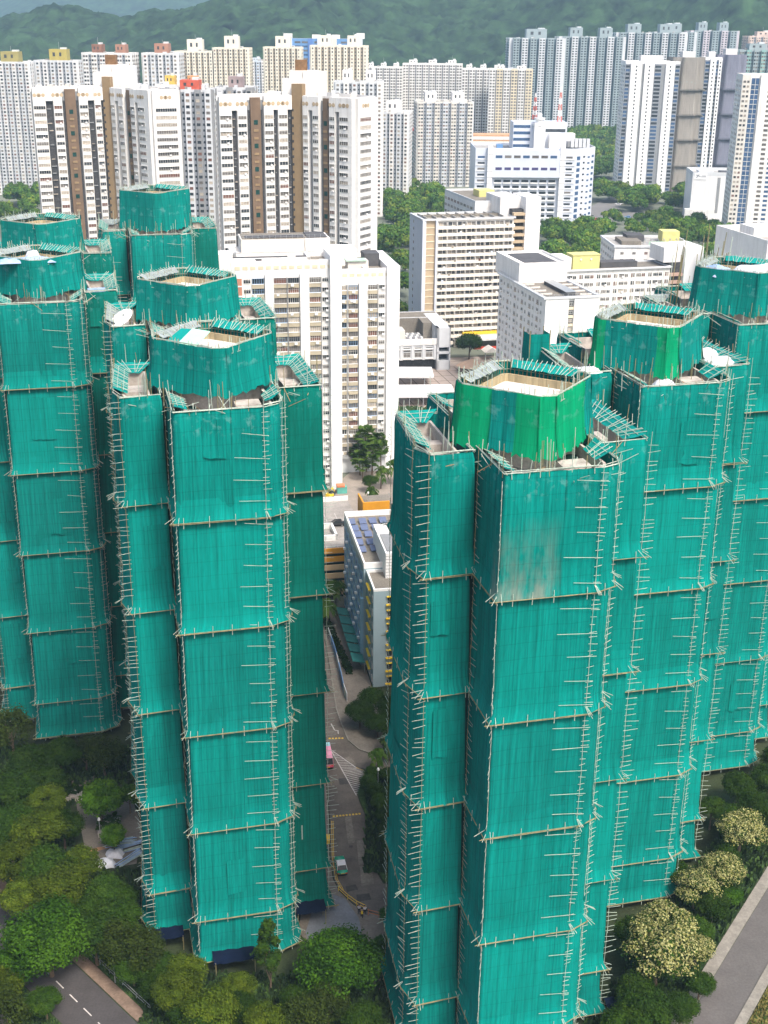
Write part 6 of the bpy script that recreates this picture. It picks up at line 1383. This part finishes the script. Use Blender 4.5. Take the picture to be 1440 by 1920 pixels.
# ------------------------------------------------------------------ vehicles
def car(name, label, x, y, rz, body, roof=None, L=4.5, W=1.75, H=1.48, cat='car', group=None, van=False, sign=False, front=None):
    t = thing(name, label, cat, (x, y, .02), rz, group); h1 = .82 if not van else 1.1; roof = roof or body; l, w_ = L/2, W/2
    b = MB()                                   # lower body: nose at +y, lofted in five sections
    sec = [(-l, .80, .34, h1-.06), (-l+.25, .96, .24, h1), (-l+1.0, 1.0, .22, h1+.03), (l-1.3, 1.0, .22, h1+.02), (l-.35, .94, .24, h1-.10), (l, .76, .34, h1-.2)]
    def ringq(y_, k, z0, z1): return [(-w_*k*.94, y_, z0), (w_*k*.94, y_, z0), (w_*k, y_, z0+.25), (w_*k*.93, y_, z1), (-w_*k*.93, y_, z1), (-w_*k, y_, z0+.25)]
    rg = [ringq(*s) for s in sec]; b.v = [p for r_ in rg for p in r_]
    for i in range(len(rg)-1):
        for k in range(6): a, c = i*6+k, i*6+(k+1) % 6; b.f.append((a, a+6, c+6, c)); b.m.append(0)
    b.f.append((0, 1, 2, 3, 4, 5)); b.m.append(0); n = (len(rg)-1)*6; b.f.append(tuple(n+5-k for k in range(6))); b.m.append(0)
    b.build('body', [body], t, True)
    y0, y1, y2, y3 = (-l+.55, -l+1.05, l-2.1, l-1.25) if not van else (-l+.03, -l+.12, l-1.0, l-.35)
    g = MB(); bw, tw = w_*.90, w_*.76
    v = [(-bw, y0, h1), (bw, y0, h1), (bw, y3, h1), (-bw, y3, h1), (-tw, y1, H-.07), (tw, y1, H-.07), (tw, y2, H-.07), (-tw, y2, H-.07)]; g.hexa(v); g.build('cabin_glass', [GLASS], t)
    b = MB(); b.hexa([(-tw-.02, y1-.05, H-.07), (tw+.02, y1-.05, H-.07), (tw+.02, y2+.05, H-.07), (-tw-.02, y2+.05, H-.07), (-tw*.93, y1+.05, H), (tw*.93, y1+.05, H), (tw*.93, y2-.05, H), (-tw*.93, y2-.05, H)]); b.build('roof', [roof], t)
    b = MB()
    for sx in (-1, 1):
        for (ya, yb) in ((y0, y1), (y3, y2), ((y0+y3)/2, (y1+y2)/2)): b.tube((sx*(bw+.01), ya, h1), (sx*(tw+.01), yb, H-.05), .05, 0, 4)
    b.build('pillar', [roof], t)
    for sx in (-1, 1):
        for yy in (-l+.85, l-.85):
            b = MB(); b.tube((sx*(w_-.2), yy, .31), (sx*(w_+.01), yy, .31), .31, 0, 14); o = b.build('wheel', [BLACK], t); b = MB(); b.tube((sx*w_, yy, .31), (sx*(w_+.02), yy, .31), .18, 0, 10); b.build('hub', [STEEL], o)
        b = MB(); b.box(sx*w_*.68-.18, sx*w_*.68+.18, -l-.02, -l+.15, h1-.3, h1-.12); b.build('tail_light', [RED], t)
        b = MB(); b.box(sx*w_*.62-.2, sx*w_*.62+.2, l-.14, l+.02, h1-.42, h1-.25); b.build('headlight', [FRAME], t)
    b = MB(); b.box(-.26, .26, -l-.03, -l+.1, .5, .64); b.build('number_plate', [YEL], t); b = MB(); b.box(-w_*.8, w_*.8, -l-.04, -l+.16, .28, .46); b.build('bumper', [BLACK], t)
    if sign: b = MB(); b.hexa([(-.35, y2-.5, H), (.35, y2-.5, H), (.35, y2-.3, H), (-.35, y2-.3, H), (-.3, y2-.46, H+.14), (.3, y2-.46, H+.14), (.3, y2-.34, H+.14), (-.3, y2-.34, H+.14)]); b.build('roof_sign', [CARW], t)
    if front: b = MB(); b.box(-tw*.95, tw*.95, y2-1.2, y2, H+.002, H+.03); b.build('roof_front', [front], t)
    return t
car('taxi', 'green taxi with a white roof waiting on the estate road', -6.35, 165.4, R_(10), TAXI, CARW, sign=True)
car('van', 'pink van with a cyan roof front beside the left front tower', -10.0, 196.6, R_(8), mat('paint_rose_red', (0.55, 0.08, 0.14), 0.35), PINK, L=6.2, W=2.0, H=2.5, cat='van', van=True, front=CYANP)
far = [(120, 890, CARW), (124, 893, STEEL), (128, 896, YEL), (131, 886, CARW), (135, 880, BLACK), (140, 884, CARW), (146, 892, RED), (150, 895, CARW), (154, 888, STEEL), (163, 902, CARW), (171, 905, BLUEP), (185, 912, CARW), (118, 898, BLACK), (126, 902, RED), (143, 905, CARW), (176, 975, CARW), (180, 979, CARW)]
c0 = None
for i, (x, y, m) in enumerate(far):
    car('parked_car', 'car parked on the far road beside the headquarters', x, y, R_(60+i*37 % 90), m, L=4.6, W=1.9, group='cars by the headquarters')
car('parked_car', 'dark car on the car park deck by the netted tower', -11.6, 281, R_(100), BLACK); bpy.data.objects[-1] if False else None
D.objects['parked_car.017'].location.z = 12.42
# excavator, yellow, behind the front left tower's right wing
t = thing('mini_excavator', 'small yellow digger on the walk below the white gable', 'excavator', (-15.5, 333, .05), R_(60))
b = MB(); b.box(-1.1, 1.1, -.9, -.45, 0, .6); b.build('track', [BLACK], t); b = MB(); b.box(-1.1, 1.1, .45, .9, 0, .6); b.build('track', [BLACK], t); b = MB(); b.hexa([(-1.2, -.9, .65), (1.0, -.9, .65), (1.0, .9, .65), (-1.2, .9, .65), (-1.1, -.8, 1.5), (.8, -.8, 1.3), (.8, .8, 1.3), (-1.1, .8, 1.5)]); b.build('body', [YEL], t)
b = MB(); b.hexa([(-.4, -.8, 1.35), (.7, -.8, 1.35), (.7, .1, 1.35), (-.4, .1, 1.35), (-.3, -.75, 2.5), (.5, -.75, 2.5), (.5, .05, 2.5), (-.3, .05, 2.5)]); b.build('cab', [GLASS], t); b = MB(); b.tube((.8, .4, 1.2), (2.2, .4, 2.4), .2, 0, 6); b.tube((2.2, .4, 2.4), (3.2, .4, .9), .16, 0, 6); b.build('arm', [YEL], t); b = MB(); b.hexa([(2.9, .05, .2), (3.6, .05, .2), (3.6, .75, .2), (2.9, .75, .2), (3.0, .05, .9), (3.4, .05, .9), (3.4, .75, .9), (3.0, .75, .9)]); b.build('bucket', [BLACK], t)
t = thing('painted_hut', 'small teal and orange hut at the foot of the white gable', 'hut', (-12.2, 337.5, 0), R_(11)); b = MB(); b.box(-1.4, 1.4, -1, 1, 0, 2); b.build('wall', [mat('paint_hut_teal', (0.1, 0.35, 0.30), 0.7)], t); b = MB(); b.box(-1.5, .8, -1.1, 1.1, 2, 2.5); b.build('roof', [mat('paint_hut_orange', (0.55, 0.20, 0.10), 0.7)], t)
# ------------------------------------------------------------------ people
def person(label, x, y, rz, top, stride, bag=None, z=.15, h=1.7):
    me = D.meshes.new('person'); s = h/1.7
    J = [(0, 0, .93), (0, 0, 1.15), (0, .02, 1.40), (0, .03, 1.50), (0, .05, 1.62), (-.09, 0, .90), (-.10, stride*.5, .50), (-.10, stride, .08), (-.10, stride+.16, .04), (.09, 0, .90), (.10, -stride*.35, .50), (.10, -stride*1.1, .12), (.10, -stride*1.1+.16, .05), (-.19, .01, 1.38), (-.24, -stride*.3, 1.12), (-.23, -stride*.3+.12, .90), (-.22, -stride*.3+.2, .82), (.19, .01, 1.38), (.24, stride*.3, 1.12), (.23, stride*.3+.14, .92), (.22, stride*.3+.22, .85)]
    E = [(0, 1), (1, 2), (2, 3), (3, 4), (0, 5), (5, 6), (6, 7), (7, 8), (0, 9), (9, 10), (10, 11), (11, 12), (2, 13), (13, 14), (14, 15), (15, 16), (2, 17), (17, 18), (18, 19), (19, 20)]
    Rr = [.14, .13, .15, .055, .105, .09, .065, .045, .04, .09, .065, .045, .04, .06, .045, .035, .035, .06, .045, .035, .035]
    me.from_pydata([(a*s, b_*s, c*s) for a, b_, c in J], E, []); o = D.objects.new('person', me); COL.objects.link(o); o.location = (x, y, z); o.rotation_euler = (0, 0, rz); tag(o, label, 'person')
    sk = o.modifiers.new('skin', 'SKIN'); 
    for v_, r_ in zip(me.skin_vertices[0].data, Rr): v_.radius = (r_*s, r_*s)
    me.skin_vertices[0].data[0].use_root = True; o.modifiers.new('sub', 'SUBSURF').levels = 1; o.modifiers['sub'].render_levels = 1
    me.materials.append(SKIN)
    def clothes(name, sub, sc, m):
        m2 = D.meshes.new(name); ids = sorted({i for e in sub for i in e}); mp = {a: k for k, a in enumerate(ids)}; m2.from_pydata([tuple(c*s for c in J[a]) for a in ids], [(mp[a], mp[c]) for a, c in sub], []); q = D.objects.new(name, m2); COL.objects.link(q); q.parent = o; q.modifiers.new('skin', 'SKIN')
        for v_, a in zip(m2.skin_vertices[0].data, ids): v_.radius = (Rr[a]*sc*s, Rr[a]*sc*s)
        q.modifiers.new('sub', 'SUBSURF').levels = 1; q.modifiers['sub'].render_levels = 1; m2.materials.append(m)
    clothes('shirt', [(0, 1), (1, 2), (2, 13), (13, 14), (2, 17), (17, 18)], 1.16, top); clothes('trousers', [(0, 5), (5, 6), (6, 7), (0, 9), (9, 10), (10, 11)], 1.16, mat('cloth_dark', (0.02, 0.02, 0.025), 0.9))
    hb_ = MB(); c = Vector((0, .035, 1.65))*s; ri = []
    for i in range(5):
        el = PI/2*i/4; ri.append([(c.x+.118*s*math.cos(el)*math.cos(a), c.y+.118*s*math.cos(el)*math.sin(a), c.z+.125*s*math.sin(el)) for a in [2*PI*k/10 for k in range(10)]])
    hb_.v = [p for r_ in ri for p in r_]
    for i in range(4):
        for k in range(10): a, d_ = i*10+k, i*10+(k+1) % 10; hb_.f.append((a, d_, d_+10, a+10)); hb_.m.append(0)
    hb_.build('hair', [HAIR], o, True)
    if bag: b = MB(); b.hexa([(-.16, -.34, .95), (.16, -.34, .95), (.16, -.14, .95), (-.16, -.14, .95), (-.13, -.3, 1.4), (.13, -.3, 1.4), (.13, -.14, 1.4), (-.13, -.14, 1.4)]); b.build('backpack', [bag], o)
person('walker in a white shirt and dark trousers, right of the group by the railing', -2.3, 154.0, R_(15), mat('cloth_white', (0.7, 0.7, 0.7), 0.9), .22)
person('walker in a black top carrying a yellow pack, nearest in the group', -2.75, 153.3, R_(5), mat('cloth_black', (0.02, 0.02, 0.022), 0.9), .2, bag=YEL)
person('walker in a pale grey top, left of the group by the railing', -3.2, 154.2, R_(-8), mat('cloth_grey', (0.45, 0.45, 0.46), 0.9), -.2)
# ------------------------------------------------------------------ street furniture and site clutter
def railing(label, pts, h, m, name='railing', rails=(.45, .95), n=1.5, r=.05):
    t = thing(name, label, 'railing', (pts[0][0], pts[0][1], .13)); o = Vector(pts[0])
    for p, q in zip(pts, pts[1:]):
        p, q = Vector(p)-o, Vector(q)-o; k = max(1, int((q-p).length/n)); b = MB()
        for z in rails: b.tube((*p, z), (*q, z), r, 0, 5)
        b.build('rail', [m], t)
        for j in range(k+1): c = p.lerp(q, j/k); b = MB(); b.tube((*c, 0), (*c, h), r*1.1, 0, 5); b.build('post', [m], t)
railing('orange railing around the road end beside the walkers', [(-1.8, 154.0), (-.2, 153.4), (1.6, 152.6), (2.2, 151.4)], 1.1, mat('paint_rail_orange', (0.45, 0.16, 0.05), 0.6))
railing('yellow railing curving along the road kerb by the taxi', [(-6.5, 159.5), (-5.0, 157.5), (-3.6, 156.0), (-2.2, 155.0)], 1.0, YEL)
railing('yellow barrier at the left edge beside the front road', [(-57.5, 160.5), (-55.8, 158.8), (-54.2, 157.2)], 1.1, YEL, r=.09)
railing('pale handrail along the front footpath', [fr(-6, -8.5), fr(4, -8.5), fr(14, -8.5), fr(24, -8.5)], 1.0, STEEL, n=2.2)
railing('low fence along the grass bank above the front road', [fr(-2, 6.2), fr(8, 6.2), fr(18, 6.2)], .8, STEEL, n=2.5)
t = thing('hoarding', 'blue and white hoarding panels along the school yard', 'hoarding', (-12.6, 245, .1), 0); hp = [(-12.0, 247), (-11.2, 243), (-10.4, 239), (-9.7, 235), (-9.1, 231), (-8.5, 227), (-7.8, 222), (-7.0, 218)]
for i, (p, q) in enumerate(zip(hp, hp[1:])):
    P, Q = Vector(p)-Vector((-12.6, 245)), Vector(q)-Vector((-12.6, 245)); n = Vector((-(Q-P).y, (Q-P).x)).normalized()*.06; b = MB(); b.hexa([(*(P-n), 0), (*(Q-n), 0), (*(Q+n), 0), (*(P+n), 0), (*(P-n), 1.9), (*(Q-n), 1.9), (*(Q+n), 1.9), (*(P+n), 1.9)]); b.build('panel', [BLUEP if i % 3 else PALEG], t)
TEALR = mat('canopy_teal', (0.03, 0.17, 0.16), 0.6, 0.2, 0.6)
for i in range(6):
    t = thing('yard_awning', 'teal awning in the row along the foot of the blue school', 'awning', (-9.1+i*.76, 253-i*4.4, .13), R_(100), 'teal awnings along the school wall'); b = MB(); b.hexa([(-1.9, -1.4, 2.5), (1.9, -1.4, 2.5), (1.9, 1.2, 3.1), (-1.9, 1.2, 3.1), (-1.9, -1.4, 2.6), (1.9, -1.4, 2.6), (1.9, 1.2, 3.25), (-1.9, 1.2, 3.25)]); b.build('cover', [TEALR], t)
    for sx in (-1.7, 1.7): b = MB(); b.tube((sx, -1.3, 0), (sx, -1.3, 2.55), .06, 0, 5); b.build('post', [STEEL], t)
b = MB(); t = thing('yard_hedge', 'dark hedge strip between the school yard and the road', 'hedge', (-12.6, 252, 0), R_(14)); r = random.Random(5)
for _ in range(1500):
    y = r.uniform(-24, 8); x = r.uniform(-.7, .7); a = r.uniform(0, PI); s_ = r.uniform(.15, .35); zz = r.uniform(.2, 1.6); b.quad((x-s_*math.cos(a), y-s_*math.sin(a), zz), (x+s_*math.cos(a), y+s_*math.sin(a), zz+.1), (x+s_*math.cos(a), y+s_*math.sin(a), zz+.4), (x-s_*math.cos(a), y-s_*math.sin(a), zz+.35))
b.build('foliage', [LF['dark'][0]], t)
def cloth(name, label, x, y, z, w_, d_, h, m, seed, rz=0, cat='tarpaulin'):
    rnd = random.Random(seed); N = 12; b = MB(); ph = [rnd.uniform(0, 6) for _ in range(6)]
    for j in range(N+1):
        for i in range(N+1):
            u_, v_ = i/N-.5, j/N-.5; e = max(abs(u_), abs(v_))*2; zz = h*(1-e**3)+.16*h*math.sin(u_*9+ph[0])*math.cos(v_*7+ph[1])+.12*h*math.sin((u_+v_)*17+ph[2]); b.v.append((u_*w_*(1+.1*math.sin(v_*8+ph[3])), v_*d_*(1+.1*math.sin(u_*8+ph[4])), max(zz, -.02) if e < .99 else -.05))
    for j in range(N):
        for i in range(N): a = j*(N+1)+i; b.f.append((a, a+1, a+N+2, a+N+1)); b.m.append(0)
    o = b.build(name, [m], None, True); o.location = (x, y, z); o.rotation_euler = (0, 0, rz); return tag(o, label, cat)
cloth('tarpaulin', 'white bundle under cloth, nearer of two in the garden yard', -44.0, 165.6, .06, 3.2, 2.4, .9, TARPW, 1, .3); cloth('tarpaulin', 'white bundle under cloth, farther of two in the garden yard', -42.9, 168.2, .06, 2.8, 2.2, .9, TARPW, 2, .1)
for i, (x, y, a) in enumerate(((-41.2, 169.6, .5), (-40.4, 167.0, .9), (-42.6, 171.0, .2))):
    t = thing('bamboo_bundle', ['bundle of blue grey poles lying behind the white bundles', 'bundle of blue grey poles beside the netted wing', 'bundle of poles at the end of the dark hedge'][i], 'pole bundle', (x, y, .06), a); r = random.Random(i)
    for k in range(16): b = MB(); yy = r.uniform(-.9, .9); b.tube((-2.4+r.uniform(-.4, .4), yy, .1+r.random()*.4), (2.4+r.uniform(-.4, .4), yy+r.uniform(-.3, .3), .1+r.random()*.5), .06, 0, 5); b.build('pole', [TARPB if r.random() < .6 else BAM], t)
planter('hedge_planter', 'dark clipped L shaped hedge in the garden court', -46.6, 172.6, 3.4, 4.2, 1.6, LF['dark'][1], R_(8)); planter('hedge_planter', 'dark hedge along the far side of the garden court', -55, 182.5, 7, 2.2, 1.5, LF['dark'][0], R_(14))
def lamp(label, x, y, h=6, z=0):
    t = thing('lamp_post', label, 'street lamp', (x, y, z)); b = MB(); b.tube((0, 0, 0), (0, 0, h), .09, 0, 7, .06); b.build('pole', [STEEL], t); b = MB(); b.tube((0, 0, h), (0, 0, h+.4), .25, 0, 8, .16); b.build('lamp_head', [WHITE2], t)
lamp('white topped lamp in the garden court', -46.0, 172.0, 4); lamp('white topped lamp at the front footpath', *fr(3, -7.9), 4.5); lamp('lamp by the grassy bank of the front road', *fr(10, 5.8), 4.5); lamp('lamp on the car park deck edge', -4.0, 293, 4, 12.4); lamp('white topped lamp on the planted island', -.6, 187.5, 4)
t = thing('traffic_barrier', 'small yellow barrier standing on the pavement above the taxi', 'barrier', (-8.7, 172.0, .13)); b = MB(); b.box(-.3, .3, -.9, .9, .25, .9); b.build('board', [YEL], t)
for s_ in (-.7, .7): b = MB(); b.box(-.35, .35, s_-.08, s_+.08, 0, .25); b.build('foot', [BLACK], t)
# navy canopies at the foot of the left front tower
for lb, u_, v_, wu, dv, z in (('navy site canopy in front of the left front tower', 15.2, 142.9, 6, 2.6, 2.4), ('navy site canopy at the right wing of the left front tower', 27.6, 150.2, 4.5, 2.4, 2.6), ('navy site canopy at the left wing of the left front tower', 6.5, 149.6, 4.5, 2.2, 2.4), ('blue cover at the foot of the right front tower wing', 64, 121, 3, 3, 2.4)):
    x, y = uv2w(u_, v_); t = thing('site_canopy', lb, 'canopy', (x, y, 0), TA); b = MB(); N = 8
    for j in range(N+1):
        for i in range(N+1): b.v.append(((i/N-.5)*wu, (j/N-.5)*dv, z+.1*math.sin(i*2.1+j)+.4*j/N))
    for j in range(N):
        for i in range(N): a = j*(N+1)+i; b.f.append((a, a+1, a+N+2, a+N+1)); b.m.append(0)
    b.build('cover', [NAVY], t, True)
    for sx in (-.46, .46):
        for sy in (-.44, .44): b = MB(); b.tube((sx*wu, sy*dv, 0), (sx*wu, sy*dv, z+.1), .06, 0, 5); b.build('post', [BAMT], t)
# things on the netted roofs
def tw(u0, v0, du, dv): return uv2w(u0+du, v0+dv)
x, y = tw(18.0, 193.3, -10.2, 2.0)
t = thing('satellite_dish', 'white satellite dish on the left wing roof of a netted tower', 'satellite dish', (x, y, 80.0), R_(20)); b = MB(); rings = []
for i in range(6):
    rr_ = 1.95*i/5; rings.append([(rr_*math.cos(a), rr_*math.sin(a), .42*(i/5)**2) for a in [2*PI*k/24 for k in range(24)]])
b.v = [p for r_ in rings for p in r_]
for i in range(5):
    for k in range(24): a, c = i*24+k, i*24+(k+1) % 24; b.f.append((a, a+24, c+24, c)); b.m.append(0)
o = b.build('reflector', [mat('dish_white', (0.82, 0.82, 0.82), 0.5, 0.02)], t, True); so_ = o.modifiers.new('thick', 'SOLIDIFY'); so_.thickness = .06; o.location = (0, 0, 2.4); o.rotation_euler = (R_(14), R_(-34), 0)
b = MB(); b.tube((0, 0, 0), (0, .1, 2.3), .14, 0, 8); b.build('mast', [STEEL], t); b = MB(); b.tube((0, -1.0, 3.1), (0, -1.0, 3.5), .12, 0, 6); b.build('feed_horn', [STEEL], t)
b = MB(); b.box(-1.2, 1.4, -.9, .9, 0, .7); b.build('ballast', [BLACK], t)
def roofcloth(label, U, V, du, dv, z, w_, d_, h, m, seed): x, y = tw(U, V, du, dv); cloth('tarpaulin', label, x, y, z, w_, d_, h, m, seed, TA)
roofcloth('white cloth heap on the front roof edge of the tower with one green strip', 76.6, 151.6, -2.0, -6.6, 80.6, 3.6, 2.2, 1.6, TARPW, 3)
roofcloth('white cloth on the left wing roof of the tower with one green strip', 76.6, 151.6, -10.0, 1.0, 81.4, 5.4, 3.0, 1.0, TARPW, 4)
roofcloth('white cloth roofing the right wing of the tower with one green strip', 76.6, 151.6, 10.4, 1.6, 81.7, 4.4, 3.0, 1.0, TARPW, 5)
roofcloth('white cloth bulging over the right wing front of the tower with one green strip', 76.6, 151.6, 10.6, 6.4, 81.9, 4.0, 4.0, .7, TARPW, 6)
roofcloth('white plastic across the right of the crown at the right edge', 106.9, 181.7, 3.0, 1.4, 88.3, 7.5, 7.5, 1.0, TARPW, 7)
roofcloth('blue tinged plastic across the left of the crown at the right edge', 106.9, 181.7, -4.2, 3.0, 88.0, 3.6, 5.5, 1.2, TARPB, 8)
roofcloth('pale blue cloth over the front of the open crown at the left edge', -5.0, 220.3, -1.5, -1.4, 87.8, 9.0, 3.2, .7, TARPB, 9)
roofcloth('white blue cloth slung across the middle of the crown at the left edge', -5.0, 220.3, -.5, 2.8, 87.9, 2.2, 7.5, .8, TARPW, 10)
x, y = tw(17.2, 153.5, -2.4, 3.4); t = thing('roof_board', 'pale mint board leaning across the crown of the left front tower', 'board', (x, y, 86.5), TA+R_(-32)); b = MB(); b.hexa([(-1.2, -4.0, .6), (1.3, -4.0, .4), (1.3, 2.4, 1.9), (-1.2, 2.4, 2.1), (-1.2, -4.0, .68), (1.3, -4.0, .48), (1.3, 2.4, 1.98), (-1.2, 2.4, 2.18)]); b.build('board', [MINT], t); b = MB(); b.hexa([(-3.2, -2.0, 1.0), (-1.3, -3.2, .62), (-1.3, 2.2, 2.05), (-2.6, 2.0, 2.1), (-3.2, -2.0, 1.06), (-1.3, -3.2, .68), (-1.3, 2.2, 2.11), (-2.6, 2.0, 2.16)]); b.build('side_sheet', [NETF], t)
for lb, du, dv, m, w_, h in (('orange crate box on the right wing roof of the left edge tower', 9.6, 1.2, ORNG, 2.2, 1.3), ('white box on the right wing roof of the left edge tower', 8.4, 1.0, WHITE2, 1.0, 1.6), ('blue sheeted box behind the orange crate', 9.8, 3.6, TARPB, 3.0, 1.8)):
    x, y = tw(-5.0, 220.3, du, dv); t = thing('roof_crate', lb, 'crate', (x, y, 79.95), TA); b = MB(); b.box(-w_/2, w_/2, -.7, .7, 0, h); b.build('box', [m], t); b = MB(); b.box(-w_/2-.06, w_/2+.06, -.76, .76, h, h+.1); b.build('lid', [m], t)
x, y = tw(76.6, 151.6, 8.6, .6); t = thing('yellow_sack_pile', 'yellow wrapped stack under the white cloth on the right wing roof', 'stack', (x, y, 79.95), TA); b = MB(); b.box(-.6, .6, -.5, .5, 0, 1.4); b.box(-.45, .5, -.4, .45, 1.4, 1.9); b.build('sack', [YEL], t)
# tall hoist frame in netting behind the second right tower
x, y = tw(76.6, 151.6, -12.6, 12.6); t = thing('hoist_frame', 'netted hoist frame rising at the left of the tower with one green strip', 'hoist', (x, y, 78), TA); rnd = random.Random(3); ns = net_strip([(-1.5, 1.3), (-1.5, -1.3), (1.5, -1.3), (1.5, 1.3)], [(6.8, 0), (4, .1), (0, .1)], rnd, step=.5); ns.build('netting', [NET], t, True)
for sx in (-1.5, 1.5):
    for sy in (-1.3, 1.3): b = MB(); b.tube((sx, sy, 0), (sx, sy, 7.3), .08, 0, 5); b.build('upright', [BAMT], t)
# upright poles stacked on the tower at the right edge
x, y = tw(106.9, 181.7, -8, 12); t = thing('pole_stand', 'sheaf of upright bamboo poles behind the crown at the right edge', 'pole bundle', (x, y, 80), TA); r = random.Random(9)
for k in range(22): b = MB(); px = r.uniform(-1, 11); b.tube((px, r.uniform(-.6, .6), 0), (px+r.uniform(.3, 1.2), r.uniform(-.6, .6), 9.5+r.uniform(0, 5)), .07, 0, 5); b.build('pole', [BAMT if r.random() < .6 else BAM], t)
# ------------------------------------------------------------------ haze
hb = MB(); hb.box(-3700, 3100, -60, 6700, -30, 690)
hm = D.materials.new('haze_air'); hm.use_nodes = True; hn = hm.node_tree; hn.nodes.remove(hn.nodes['Principled BSDF'])
pv = hn.nodes.new('ShaderNodeVolumePrincipled'); pv.inputs['Density'].default_value = 0.0001; pv.inputs['Color'].default_value = (0.5, 0.75, 1.0, 1); pv.inputs['Anisotropy'].default_value = 0.0
hn.links.new(pv.outputs[0], hn.nodes['Material Output'].inputs['Volume'])
tag(hb.build('haze', [hm]), kind='stuff')
